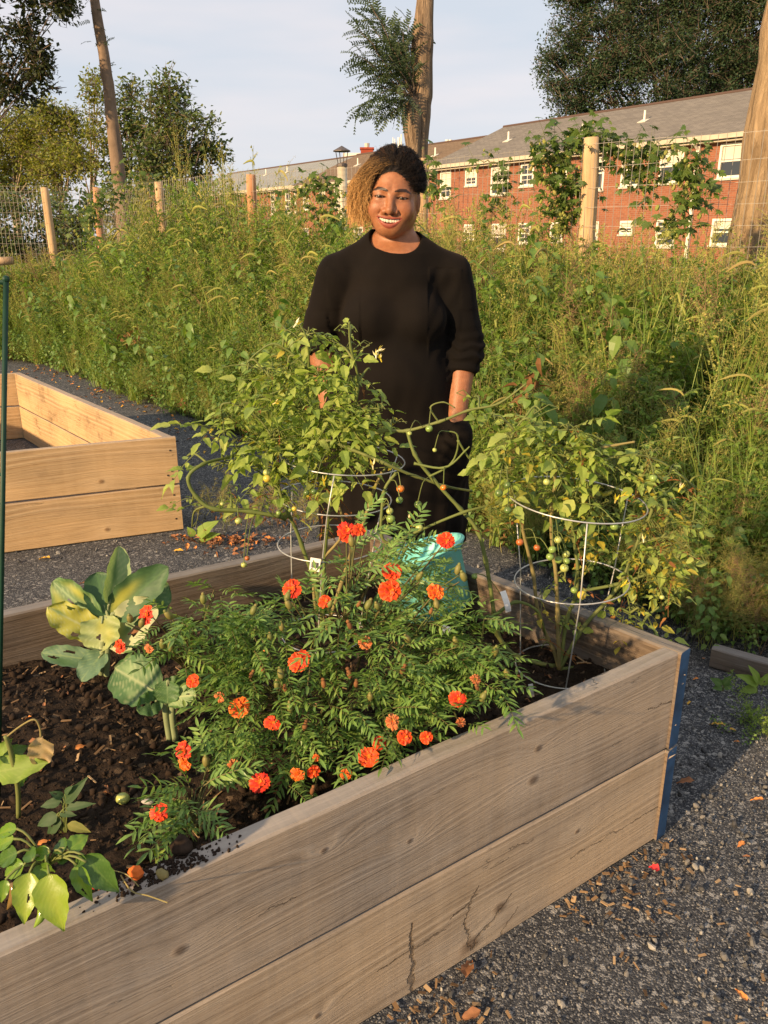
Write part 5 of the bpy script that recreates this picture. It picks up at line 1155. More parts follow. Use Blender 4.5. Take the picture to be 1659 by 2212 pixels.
for i in range(3600):        # the loose bleached side falling past the cheek
    a = q_.random(); x0 = q_.uniform(-.062, .030); y0 = q_.uniform(-.052, .030); zc = 1 - (x0/.0835)**2 - ((y0 - .026)/.099)**2
    z0 = .042 + .092*math.sqrt(max(.02, zc)) - .002; p = Vector((x0, y0, z0)); out = q_.random()**1.5; 
    k1 = Vector((-.062 - .034*out + .15*min(0, x0 + .02), y0*.8 - .028 + q_.gauss(0, .006), .075 + .022*q_.random())); zend = q_.uniform(-.060, .035) if q_.random() < .85 else q_.uniform(-.09, -.05)
    k2 = Vector((-.072 - .050*out, -.034 + y0*.7 + q_.gauss(0, .010), .02)); k3 = Vector((-.066 - .056*out + q_.gauss(0, .008), -.036 + y0*.5 + q_.gauss(0, .012), zend))
    def fn(t_, p=p, k1=k1, k2=k2, k3=k3): u = 1 - t_; return p*u**3 + k1*3*u*u*t_ + k2*3*u*t_*t_ + k3*t_**3
    strand(p, fn, 15, q_.uniform(.00028, .00055), DK*q_.uniform(.8, 1.6), BL*q_.uniform(.45, 1.25)*(1, .92, .8), q_.uniform(.002, .0075), q_.uniform(10, 30), q_.choice((.5, .7, 1., 1.6)))
for i in range(160):         # flyaways
    th = q_.uniform(0, 6.28); u = q_.uniform(.1, 1); s_ = math.sqrt(1 - u*u); d = Vector((s_*math.cos(th), s_*math.sin(th), u)); p = cen + Vector((d.x*.083, d.y*.099, d.z*.092))
    if p.y < -.05: continue
    e_ = p + d*q_.uniform(.006, .016) + Vector((q_.gauss(0, .012), .01, q_.gauss(0, .006))); strand(p, lambda t_, p=p, e_=e_, d=d: p.lerp(e_, t_) + d*.006*math.sin(3.1*t_), 10, .00025, DK*2, DK*3, .003, 9)
hg.freeze(); gobj('strands', hg, M_hair, hr, smooth=True, kind='stuff')
for o in [o for o in bpy.data.objects if o.name == 'strands']: o.matrix_local = Matrix.Identity(4)
# ================================================================ PLANTS IN THE BED
M_tom = leafmat('tomato_leaf', [(0.3281, 0.425, 0.0875), (0.42, 0.5125, 0.1125), (0.2494, 0.375, 0.0813), (0.4987, 0.55, 0.15), (0.315, 0.425, 0.1125)], .45, .5, .3)
M_tomy = leafmat('tomato_leaf_yellow', [(.50, .40, .05), (.42, .36, .07), (.30, .32, .06)], .35, .6, .2); M_tomb = leafmat('tomato_leaf_brown', [(.25, .10, .04), (.36, .17, .06), (.18, .08, .035)], .2, .8, .1)
M_tstem = leafmat('tomato_stem', [(.15, .19, .05), (.18, .20, .06)], .1, .6, .3, 20); M_twoody = plain('tomato_cane_brown', (.22, .18, .07), .7, .2)
LFT = [.12, .72, 1., .80, .86, .55, .34, .05]
def tomleaf(seed, n=3, ls=.045, curl=.3):
    q_ = random.Random(seed); g = Geo(); ln = .05 + .028*n; P_ = lambda t_: Vector((.01*math.sin(t_*3 + seed), ln*t_, -curl*ln*t_*t_)); tube(g, [P_(k/6) for k in range(7)], [.0016]*4 + [.0012, .001, .0008], 4, m=1, cap=False)
    def lf(p, yaw, s_): leaf(g, ls*s_, ls*.60*s_, LFT, .22 + q_.uniform(-.1, .15), q_.uniform(.1, .5), stalk=.006, wav=.05, ph=q_.uniform(0, 6), M=Matrix.Translation(p) @ Euler((q_.uniform(-.5, .15), q_.uniform(-.45, .45), yaw)).to_matrix().to_4x4())
    for k in range(n):
        t_ = .34 + .50*k/max(1, n - 1)
        for s_ in (-1, 1): lf(P_(t_ + q_.uniform(-.03, .03)), -s_*q_.uniform(.9, 1.35), q_.uniform(.62, .95)*(.8 + .2*k/n))
        if k < n - 1 and q_.random() < .6: lf(P_(t_ + .12), q_.choice((-1, 1))*1.2, .3)
    lf(P_(1), q_.uniform(-.2, .2), 1.15); return g
def multimesh(nm, g, ms): return g.mesh(nm, ms)
TL = [multimesh('leaf', tomleaf(k, 3 if k % 3 else 2, .040 + .006*(k % 3), .2 + .12*(k % 4)), [M_tom, M_tstem]) for k in range(7)]
TLY = []; TLB = []
for k in range(3):
    g = tomleaf(20 + k, 2, .036, .6); TLY.append(g.mesh('leaf', [M_tomy, M_tstem]))
    g = tomleaf(30 + k, 2, .030, 1.1); g.freeze(); g.V[0][:, 0] *= .45; TLB.append(g.mesh('leaf', [M_tomb, M_tomb]))
def smooth_path(pts, n=5):
    P3 = np.array([tuple(p) for p in pts]); m_ = len(P3)
    if m_ < 3: return [Vector(p) for p in P3]
    out = []
    for i in range(m_ - 1):
        p0, p1, p2, p3 = P3[max(0, i - 1)], P3[i], P3[i + 1], P3[min(m_ - 1, i + 2)]
        for k in range(n): t_ = k/n; out.append(.5*((2*p1) + (-p0 + p2)*t_ + (2*p0 - 5*p1 + 4*p2 - p3)*t_*t_ + (-p0 + 3*p1 - 3*p2 + p3)*t_**3))
    out.append(P3[-1]); return [Vector(p) for p in out]
def place_leaf(mesh, p, parent, yaw, pitch, roll, s_, name='leaf'):
    o = obj(name, mesh, parent); o.location = p - parent.location; o.rotation_euler = (pitch, roll, yaw); o.scale = (s_,)*3; return o
M_fru = {}
for k, c_ in (('green', (.22, .32, .07)), ('pale', (.42, .46, .13)), ('yellow', (.60, .45, .06)), ('orange', (.70, .20, .025)), ('dark', (.10, .16, .04)), ('russet', (.40, .12, .03))):
    m, t, b = mat('tomato_' + k, .22, .5); v = nois(t, coord(t), 40, 2); t.links.new(ramp(t, v, [(.3, tuple(x*.85 for x in c_)), (.7, c_)]), b.inputs['Base Color']); b.inputs['Subsurface Weight'].default_value = .15; b.inputs['Subsurface Radius'].default_value = (.01, .01, .004); M_fru[k] = m
FR = {}
for k, m in M_fru.items(): g = Geo(); ball(g, (0, 0, 0), 1, 16, 12, sq=(1, 1, .93)); FR[k] = g.mesh('tomato', m, True)
g = Geo()
for k in range(5): leaf(g, .75, .28, [.5, 1, .6, .05], .2, .5, M=Euler((.15, 0, k*1.2566)).to_matrix().to_4x4())
CALYX = g.mesh('calyx', M_tstem)
def fruit(parent, px, py, rp, kind, Y):
    p = aty(px, py, Y); r_ = rp*Y*1.02/FPX; o = obj('tomato', FR[kind], parent); o.location = p - parent.location; o.scale = (r_,)*3; o.rotation_euler = (rv(.5), rv(.5), rv(3))
    c_ = obj('calyx', CALYX, o); c_.location = (0, 0, .9)
    return p + Vector((0, 0, r_))
M_fly = leafmat('tomato_flower', [(.75, .60, .05)], .3); g = Geo()
for k in range(5): leaf(g, .011, .004, [.6, 1, .6, .05], .1, .6, M=Euler((-.5, 0, k*1.2566)).to_matrix().to_4x4())
tube(g, [(0, 0, 0), (0, 0, .008)], [.0018, .001], 5); TFL = g.mesh('flower', M_fly)
def cage(label, base, rings, legs, top):
    e = empty('tomato_cage', base, label=label, cat='tomato cage', group='wire tomato cages'); g = Geo()
    for (cx_, cy_, z, r_, tz) in rings:
        g = Geo(); pts = [(cx_ - base[0] + r_*math.cos(a), cy_ - base[1] + r_*math.sin(a), z - base[2] + tz[0]*math.cos(a) + tz[1]*math.sin(a)) for a in np.linspace(0, 2*math.pi, 49)]; tube(g, pts, .0017, 6, cap=False); gobj('ring', g, M_cwire, e, smooth=True)
    for k in range(legs):
        a = 2*math.pi*k/legs + .45; g = Geo(); pts = [Vector((cx_ - base[0] + (r_ - .002)*math.cos(a), cy_ - base[1] + (r_ - .002)*math.sin(a), z - base[2] + tz[0]*math.cos(a) + tz[1]*math.sin(a))) for (cx_, cy_, z, r_, tz) in rings]
        pts.sort(key=lambda p: p.z); d0 = pts[1] - pts[0]; pts.insert(0, pts[0] - d0.normalized()*.05); tube(g, pts, .0016, 6); gobj('leg', g, M_cwire, e, smooth=True)
    return e
M_cwire, t, b = mat('cage_wire', .4, .5); b.inputs['Base Color'].default_value = (.50, .50, .48, 1); b.inputs['Metallic'].default_value = .55
SZ = .375
c2b = (.415, 1.665, SZ)
cage('wire tomato cage at the right end of the bed with a curled white tag', c2b, [(.415, 1.665, .385, .103, (0, 0)), (.428, 1.675, .60, .128, (.006, 0)), (.425, 1.68, .795, .153, (-.012, .004))], 3, 0)
c1b = (-.155, 1.83, SZ)
cage('wire tomato cage in the middle of the bed with a barcode tag', c1b, [(-.155, 1.83, .385, .105, (0, 0)), (-.135, 1.85, .625, .128, (.0, .0)), (-.12, 1.86, .74, .138, (-.008, .0)), (-.10, 1.86, .84, .150, (-.012, .0))], 3, 0)

def tomato_plant(label, base, Y, stems, blobs, fruits, nleaf, ny_, nb_, flowers=(), extra=0):
    e = empty('tomato_plant', base, label=label, cat='tomato plant'); allp = []; inv = Matrix.Translation(-e.location)
    for path, w0, w1, woody in stems:
        pts = [Vector(base) if p == 'B' else aty(p[0], p[1], Y + (p[2] if len(p) > 2 else 0)) for p in path]; sp = smooth_path(pts, 6)
        sp = [p + Vector((mn.noise(p*9)*.006, mn.noise(p*9 + Vector((5, 0, 0)))*.006, mn.noise(p*9 + Vector((9, 0, 0)))*.004)) for p in sp]
        rr = np.linspace(w0, w1, len(sp)); rr = rr*np.array([1.35 if k % 6 == 0 else 1 for k in range(len(sp))]); g = Geo(); tube(g, sp, rr, 7); gobj('stem', g, M_twoody if woody else M_tstem, e, smooth=True, M=inv); allp += sp
    allp = np.array([tuple(p) for p in allp]); tot = sum(b_[2]**2*b_[3] if len(b_) > 3 else b_[2]**2 for b_ in blobs); count = 0; g = Geo(); pts, ro, sl, ix = [], [], [], []
    for b_ in blobs:
        px, py, rp = b_[:3]; wgt = b_[3] if len(b_) > 3 else 1; n = max(1, round((nleaf + extra)*rp*rp*wgt/tot)); cen_ = aty(px, py, Y + (b_[4] if len(b_) > 4 else 0)); rm = rp*Y/FPX*1.02
        near = allp[np.argmin(((allp - np.array(cen_))**2).sum(1))]; near = Vector(near)
        if (near - cen_).length > .01: tube(g, smooth_path([near, near.lerp(cen_, .5) + Vector((rv(.01), rv(.01), .015)), cen_], 4), np.linspace(.0032, .0016, 9), 5)
        for i in range(n):
            d = Vector((rng.gauss(0, 1), rng.gauss(0, 1)*1.3, rng.gauss(0, .9))).normalized()*rm*rng.uniform(.15, 1)**.6; p = cen_ + d - Vector((d.x, d.y, d.z*.4)).normalized()*.05
            tw = (cen_ + near)/2 if rng.random() < .3 else cen_; tube(g, [tw, tw.lerp(p, .6) + Vector((0, 0, .012)), p], [.0016, .0013, .001], 3, cap=False)
            yaw = math.atan2(-d.x, d.y) + rv(.8); r = rng.random(); low = py > 1020
            if r < ny_*(1.5 if low else .5): me = rng.choice(TLY)
            elif (640 < px < 800 and py > 1025 or 1160 < px < 1270 and py > 1140) and rng.random() < .6: me = rng.choice(TLB)
            elif r < (ny_ + nb_)*(1.6 if low else .4): me = rng.choice(TLB)
            else: me = rng.choice(TL)
            s_ = rng.uniform(.45, .90)*(.85 if low else 1); count += 1
            o = place_leaf(me, p, e, yaw, rng.uniform(-.65, .6), rv(.6), s_)
    # side shoots carrying single leaves along the named stems
    gobj('twigs', g, M_tstem, e, smooth=True, M=inv, kind='stuff')
    for (px, py, rp, kind) in fruits:
        yy = Y - .13 + rv(.02); p = fruit(e, px, py, rp, kind, yy); near = Vector(allp[np.argmin(((allp - np.array(p))**2).sum(1))]); g = Geo(); tube(g, smooth_path([near, near.lerp(p, .6) + Vector((0, 0, .02)), p], 3), .0011, 4); gobj('fruit_stalk', g, M_tstem, e, M=inv)
    for px, py in flowers:
        p = aty(px, py, Y - .1); place_leaf(TFL, p, e, rv(3), rv(.6) + 2.6, rv(.5), rng.uniform(.9, 1.3), 'flower')
    return e, count
S1 = [(['B', (690, 1290), (655, 1180), (625, 1110), (600, 1040), (590, 960)], .0055, .0035, 0), (['B', (700, 1280), (705, 1180), (715, 1080), (745, 960), (772, 840, -.02), (757, 752, -.05), (754, 697, -.06)], .0055, .002, 0),
      ([(604, 1112, -.04), (540, 1105, -.06), (464, 1099, -.08), (425, 1070, -.08), (407, 1030, -.08), (437, 1002, -.06), (500, 985), (552, 963)], .0056, .0030, 0),
      ([(625, 1110), (615, 1118, -.02), (604, 1112, -.04)], .0055, .0055, 0), ([(640, 985), (701, 952, -.05), (760, 972, -.06), (824, 998, -.08), (899, 1029, -.06), (960, 1050, -.04), (1018, 1062)], .0045, .0028, 0),
      ([(760, 960), (824, 932, -.05), (877, 930, -.06), (948, 910, -.08), (1013, 886, -.08), (1079, 871, -.08), (1140, 829, -.08)], .0045, .0020, 0),
      ([(877, 930, -.06), (895, 980, -.07), (939, 1037, -.07), (992, 1099, -.07), (1030, 1150, -.08), (1048, 1214, -.10), (1066, 1330, -.12)], .0038, .0050, 0),
      ([(855, 1020, -.08), (827, 1065, -.08), (825, 1156, -.10), (851, 1173, -.10), (904, 1146, -.10), (1000, 1105, -.10), (1063, 1089, -.08), (1130, 1072, -.05)], .0038, .0030, 0),
      ([(895, 1000, -.07), (960, 1010, -.09), (1000, 975, -.09), (1010, 965, -.09)], .003, .0015, 0), ([(930, 1030, -.08), (975, 1000, -.08), (985, 940, -.09), (960, 930, -.09)], .0028, .0014, 0), ([(948, 912, -.08), (930, 880, -.09), (958, 868, -.09), (984, 880, -.09)], .0022, .0012, 0),
      ([(985, 950, -.09), (1010, 990, -.08), (1045, 1010, -.06), (1075, 1050, -.03)], .0026, .0014, 0), ([(904, 1146, -.1), (870, 1200, -.05), (850, 1260)], .003, .003, 0), ([(715, 1080), (690, 1000), (668, 900), (664, 800), (664, 735, -.05), (640, 690, -.06)], .004, .0018, 0),
      ([(600, 960), (560, 900), (500, 870)], .003, .0015, 0), (['B', (740, 1260), (770, 1160), (800, 1080), (830, 1020)], .005, .0035, 1), (['B', (680, 1250), (740, 1150), (720, 1050)], .0045, .003, 1), ([(664, 800), (600, 745), (560, 760), (535, 785)], .003, .0014, 0)]
BL1 = [(700, 900, 70), (640, 880, 62), (575, 860, 50), (520, 880, 40), (480, 905, 32), (620, 800, 45), (575, 810, 36), (690, 810, 55), (760, 830, 50), (745, 760, 32, .7), (755, 712, 18, 1.6), (768, 745, 22, 1.2), (670, 720, 28, 1.2), (620, 715, 26, .9), (700, 735, 22, 1.), (810, 880, 45, .8), (850, 915, 32, .6), (760, 900, 60), (600, 940, 60), (660, 960, 62), (730, 970, 62), (545, 950, 45), (500, 960, 32, .8), (795, 960, 42, .8), (560, 1010, 40, .9), (620, 1020, 48), (690, 1030, 48), (480, 1010, 30, .7), (500, 1070, 26, 0.95), (455, 940, 22, .6), (610, 1070, 32, 1.14), (560, 1065, 24, 0.95), (770, 1010, 36, .6), (665, 1080, 28, 0.76), (404, 985, 16, .8), (415, 1085, 16, 1.30), (415, 1140, 14, 1.14), (705, 1110, 30, 0.95), (740, 1060, 30, .5), (720, 1150, 24, 0.76), (1110, 860, 22, .5), (1020, 860, 14, .3), (850, 1010, 26, .4), (535, 800, 22, .5), (800, 800, 20, .4)]
FR1 = [(865, 1056, 9, 'orange'), (863, 1080, 8, 'green'), (927, 926, 8, 'green'), (939, 972, 5, 'pale'), (844, 1121, 10, 'green'), (850, 1139, 9, 'green'), (838, 1141, 9, 'green'), (842, 1104, 8, 'pale'), (903, 1090, 9, 'green'), (906, 1140, 9, 'pale'), (576, 1021, 8, 'pale'), (577, 1034, 9, 'yellow'), (515, 1125, 8, 'pale'), (636, 1099, 6, 'yellow'), (627, 1102, 5, 'green'), (662, 1064, 7, 'dark'), (678, 1062, 7, 'dark'), (527, 1220, 7, 'pale'), (534, 1206, 6, 'russet'), (958, 1053, 7, 'orange'), (480, 1088, 5, 'pale'), (602, 1108, 6, 'green'), (885, 936, 5, 'pale')]
S2 = [(['B', (1205, 1330), (1195, 1200), (1192, 1100), (1195, 1020), (1185, 960)], .0055, .003, 1), (['B', (1225, 1340), (1245, 1270), (1240, 1150), (1225, 1060), (1211, 1003), (1232, 950)], .005, .002, 0),
      (['B', (1250, 1370), (1310, 1300), (1345, 1250), (1373, 1175), (1409, 1104), (1409, 1051), (1400, 1000)], .0055, .0025, 0), (['B', (1260, 1440), (1312, 1432), (1347, 1404), (1374, 1373), (1400, 1330), (1440, 1300), (1480, 1260)], .0055, .0022, 0),
      ([(1066, 1330, -.05), (1110, 1300, -.05), (1160, 1320, -.04), (1180, 1370)], .0045, .002, 0), ([(1066, 1330, -.05), (1075, 1370), (1120, 1420), (1200, 1440)], .0055, .0055, 0), ([(1290, 1000), (1350, 985), (1413, 990), (1475, 1030), (1501, 1061), (1495, 1130)], .0032, .0015, 0),
      ([(1120, 1080), (1090, 1000), (1110, 940), (1140, 900)], .0035, .0016, 0), ([(1211, 1003), (1250, 975), (1330, 962), (1372, 955)], .0035, .0022, 1), ([(1260, 1275), (1330, 1262), (1400, 1240), (1450, 1240), (1490, 1250)], .004, .002, 0), ([(1373, 1175), (1440, 1160), (1480, 1180)], .003, .0014, 0),
      ([(1400, 1330), (1415, 1370), (1410, 1410)], .0022, .001, 0), ([(1345, 1250), (1360, 1300), (1365, 1340)], .0022, .001, 0), (['B', (1195, 1400), (1165, 1330), (1150, 1240), (1130, 1130), (1120, 1080)], .005, .0035, 1)]
BL2 = [(1150, 930, 45, .8), (1090, 945, 36, .6), (1230, 930, 52), (1290, 960, 45), (1185, 985, 45), (1080, 1010, 36, .8), (1110, 1050, 30, .6), (1250, 1010, 40), (1330, 1010, 36, .7), (1400, 985, 36, .8), (1440, 1030, 34, .8), (1480, 1060, 24, .8), (1395, 1060, 34, .7), (1440, 1100, 34, 1.30), (1390, 1130, 34, 1.30), (1430, 1170, 34, 1.30), (1370, 1200, 34, 1.30), (1440, 1230, 30, 1.30), (1400, 1250, 32, 1.30), (1350, 1260, 24, 1.14), (1480, 1130, 20, 1.14), (1260, 1080, 34, 1.14), (1200, 1070, 34, 1.14), (1300, 1100, 30, 0.95), (1140, 1000, 30, .6), (1230, 1150, 28, 0.76), (1290, 1190, 26, 0.76), (1180, 1290, 20, 0.57), (1220, 1250, 22, 0.57), (1250, 1300, 20, 0.57), (1215, 1350, 24, 0.95), (1190, 1390, 20, 0.76), (1380, 1320, 22, 1.14), (1405, 1395, 20, 1.30), (1360, 1380, 14, 0.76), (1330, 1330, 20, 0.95), (1065, 1100, 24, 0.95), (1100, 1130, 20, 0.76), (1500, 1200, 14, 0.95), (1440, 1290, 22, 1.14), (1170, 890, 20, .5), (1060, 900, 22, .5)]
FR2 = [(1411, 1033, 9, 'green'), (1327, 1137, 9.5, 'green'), (1181, 1041, 8, 'pale'), (1205, 1166, 9, 'pale'), (1193, 1187, 9, 'green'), (1188, 1203, 9, 'green'), (1207, 1209, 9.5, 'green'), (1223, 1197, 9, 'pale'), (1219, 1227, 10, 'pale'), (1224, 1212, 8, 'green'), (1240, 1275, 8, 'green'), (1257, 1285, 11, 'yellow'), (1123, 1171, 9, 'russet'), (1160, 1183, 8, 'russet'), (1096, 1048, 8, 'dark'), (1097, 1102, 9, 'dark'), (1078, 1065, 9, 'dark'), (1430, 1290, 6, 'pale'), (1025, 1245, 7, 'green')]
tomato_plant('tall bushy tomato plant in the middle of the bed, in front of the woman, bare canes crossing right', (-.155, 1.83, SZ), 1.82, S1, BL1, FR1, 290, .12, .10, [(818, 757), (812, 768), (822, 775), (640, 700), (596, 870), (700, 1040), (805, 1005), (885, 1120), (890, 1135)])
tomato_plant('yellowing tomato plant in the cage at the right end of the bed', (.415, 1.665, SZ), 1.68, S2, BL2, FR2, 280, .26, .12, [(1330, 1080), (1345, 1070), (1470, 1055), (1390, 1165), (1348, 1262)])
for nm in ('tomato_plant', 'tomato_plant.001'): bpy.data.objects[nm]['group'] = 'caged tomato plants'
bpy.data.objects['tomato_plant']['label'] = 'tall bushy tomato plant in front of the woman, bare canes crossing to the right'

# tags
M_tag, t, b = mat('white_tag', .5, .4); b.inputs['Base Color'].default_value = (.80, .78, .74, 1); M_ink, t, b = mat('black_ink', .6, .2); b.inputs['Base Color'].default_value = (.02, .02, .02, 1)
def tagobj(label, p, w, h_, rot, bars, bend=0.):
    e = empty('plant_tag', p, label=label, cat='plant tag'); e.rotation_euler = rot; g = Geo(); v = []
    n = 7
    for k in range(n): z = -h_*k/(n - 1); y = -bend*math.sin(2.6*k/(n - 1))*h_; v += [(-w/2, y, z), (w/2, y, z), (w/2, y + .0006, z), (-w/2, y + .0006, z)]
    f = [(4*i + j, 4*i + (j + 1) % 4, 4*i + 4 + (j + 1) % 4, 4*i + 4 + j) for i in range(n - 1) for j in range(4)] + [(3, 2, 1, 0), (4*n - 4, 4*n - 3, 4*n - 2, 4*n - 1)]; g.raw(v, f); gobj('card', g, M_tag, e)
    if bars:
        r_ = random.Random(4); x = -w*.34; g = Geo()
        while x < w*.34: bw_ = r_.choice((.0005, .0008, .0011)); box(g, x, x + bw_, -.0012, -.0006, -h_*.72, -h_*.30); x += bw_ + r_.choice((.0009, .0014))
        gobj('barcode', g, M_ink, e)
    return e
tagobj('white card tag printed with a barcode, hanging on the middle cage ring', aty(682, 1206, 1.70), .024, .033, (0, R(8), R(-6)), True)
tagobj('long curled white tag hanging on the right cage ring', aty(1086, 1277, 1.60), .013, .048, (R(-8), R(-14), R(10)), False, .25)
tagobj('small pale tag standing in the soil behind the near board', aty(1146, 1478, 1.50), .010, .035, (R(10), R(-10), 0), False, .1)
tagobj('white tag half hidden in the marigolds below the teal pot', aty(966, 1352, 1.72), .022, .028, (R(-30), R(20), 0), False, .1)

# ---------------------------------------------------------------- marigolds
M_mar = leafmat('marigold_leaf', [(0.1654, 0.3007, 0.0708), (0.2141, 0.3538, 0.0797), (0.1363, 0.2477, 0.0708), (0.2724, 0.3892, 0.0884)], .3, .4, .4)
M_mst = leafmat('marigold_stem', [(.12, .14, .05), (.16, .12, .05)], .1, .6, .2, 20)
M_pet = vcol('marigold_petal', .55, .3); M_bud = leafmat('marigold_bud', [(.18, .19, .05), (.24, .20, .06)], .1, .5, .3, 20)
def marleaf(seed, ln=.072, n=6, droop=.3):
    q_ = random.Random(seed); g = Geo(); P_ = lambda t_: Vector((0, ln*t_, -droop*ln*t_*t_)); tube(g, [P_(k/4) for k in range(5)], [.0009, .0008, .0007, .0006, .0004], 3, m=1, cap=False)
    for k in range(n):
        t_ = .22 + .7*k/(n - 1)
        for s_ in (-1, 1): leaf(g, .024*q_.uniform(.8, 1.1)*(1 - .45*abs(t_ - .5)), .0052, [.3, 1, .85, .06], .2, .3, M=Matrix.Translation(P_(t_)) @ Euler((q_.uniform(-.25, .25), q_.uniform(-.3, .3), -s_*q_.uniform(.75, 1.05))).to_matrix().to_4x4())
    leaf(g, .022, .0055, [.3, 1, .85, .06], .2, .3, M=Matrix.Translation(P_(1))); return g.mesh('leaf', [M_mar, M_mst])
ML = [marleaf(k, .062 + .008*(k % 3), 5 + k % 3, .1 + .15*(k % 3)) for k in range(6)]
variants('marleaves', ML)
def petal(c_in, c_out, c_edge, w, ln, ruf, seed):
    g = Geo(); nu, nv = 7, 6; v = []; cl_ = []; q_ = random.Random(seed); ph = q_.uniform(0, 6)
    for j in range(nv):
        t_ = j/(nv - 1)
        for i in range(nu):
            u = i/(nu - 1)*2 - 1; ww = w*(.22 + .78*math.sin(min(1, t_*1.15)*1.5))*.5; y = ln*t_*(1 - .14*u*u*t_ - .07*t_*math.cos(u*9 + ph)); z = .28*ln*t_ - .35*ln*t_*t_ + ruf*ln*t_*t_*math.sin(u*6 + ph) + .15*ww*u*u/ w
            v.append((u*ww, y, z)); e_ = max(abs(u)**3, (max(0, t_ - .72)/.28)**2)*(t_ > .3); k_ = min(1, t_*2.6); c = np.array(c_in)*(1 - k_) + np.array(c_out)*k_; c = c*(1 - .8*e_) + np.array(c_edge)*.8*e_; cl_.append(c)
    g.raw(v, [(j*nu + i, j*nu + i + 1, (j + 1)*nu + i + 1, (j + 1)*nu + i) for j in range(nv - 1) for i in range(nu - 1)], 0, np.array(cl_)); return g.mesh('petal', M_pet, True)
RED, ORG, YEL = (.58, .022, .008), (.74, .11, .012), (.80, .22, .02)
PT = {'red': [petal(YEL, RED, ORG, .62, .62, .10, 1), petal(YEL, (.55, .03, .01), RED, .55, .56, .16, 2)], 'orange': [petal(YEL, (.66, .06, .010), YEL, .66, .62, .13, 3), petal(ORG, (.62, .05, .010), YEL, .6, .58, .16, 4)],
      'dull': [petal(ORG, (.46, .12, .04), (.55, .24, .08), .45, .58, .22, 5), petal(ORG, (.38, .09, .03), (.5, .2, .06), .4, .5, .25, 6)], 'plain': [petal(YEL, (.68, .045, .010), ORG, .62, .60, .10, 7), petal(YEL, (.62, .035, .010), ORG, .6, .56, .12, 8)]}
CENT = {}
for k, (ci, co) in {'red': (YEL, ORG), 'orange': (YEL, YEL), 'dull': ((.5, .22, .06), (.3, .1, .03)), 'plain': (YEL, ORG)}.items():
    g = Geo(); q_ = random.Random(9)
    for i in range(11):
        a = q_.uniform(0, 6.3); rad = q_.uniform(.0, .24); M = Matrix.Translation((rad*math.cos(a)*.5, rad*math.sin(a)*.5, .02)) @ Euler((q_.uniform(.45, 1.25), q_.uniform(-.3, .3), a - 1.57)).to_matrix().to_4x4()
        cc_ = np.array(ci)*(1 - i/22) + np.array(co)*i/22; leaf(g, q_.uniform(.18, .30), q_.uniform(.12, .2), [.35, .8, 1, .5], .4, q_.uniform(-.2, .5), M=M, wav=.12, ph=q_.uniform(0, 6), c=cc_)
    lathe(g, [(.03, -.62), (.11, -.55), (.17, -.30), (.19, -.06), (.15, .04)], 8, 0, (.20, .20, .06)); CENT[k] = g.mesh('flower', M_pet)
def Ym(px, py, dz=0.):
    z = .475 + max(0, (1650 - py))/500*.31 + dz; p = atz(px, py, z); return p
g = Geo(); ball(g, (0, 0, 0), .0065, 8, 7, sq=(1, 1, 1.7)); ball(g, (0, 0, .0105), .0035, 6, 4, 0, sq=(1, 1, 1.1)); BUD = g.mesh('bud', M_bud, True); g = Geo(); ball(g, (0, 0, 0), .0062, 8, 7, sq=(1, 1, 1.8)); ball(g, (0, 0, .012), .005, 7, 5, 0, sq=(1, 1, .9)); 
M_budb = leafmat('spent_bud', [(.20, .09, .04), (.28, .13, .05)], .1, .8, .1, 20); BUDB = g.mesh('bud', M_budb, True)
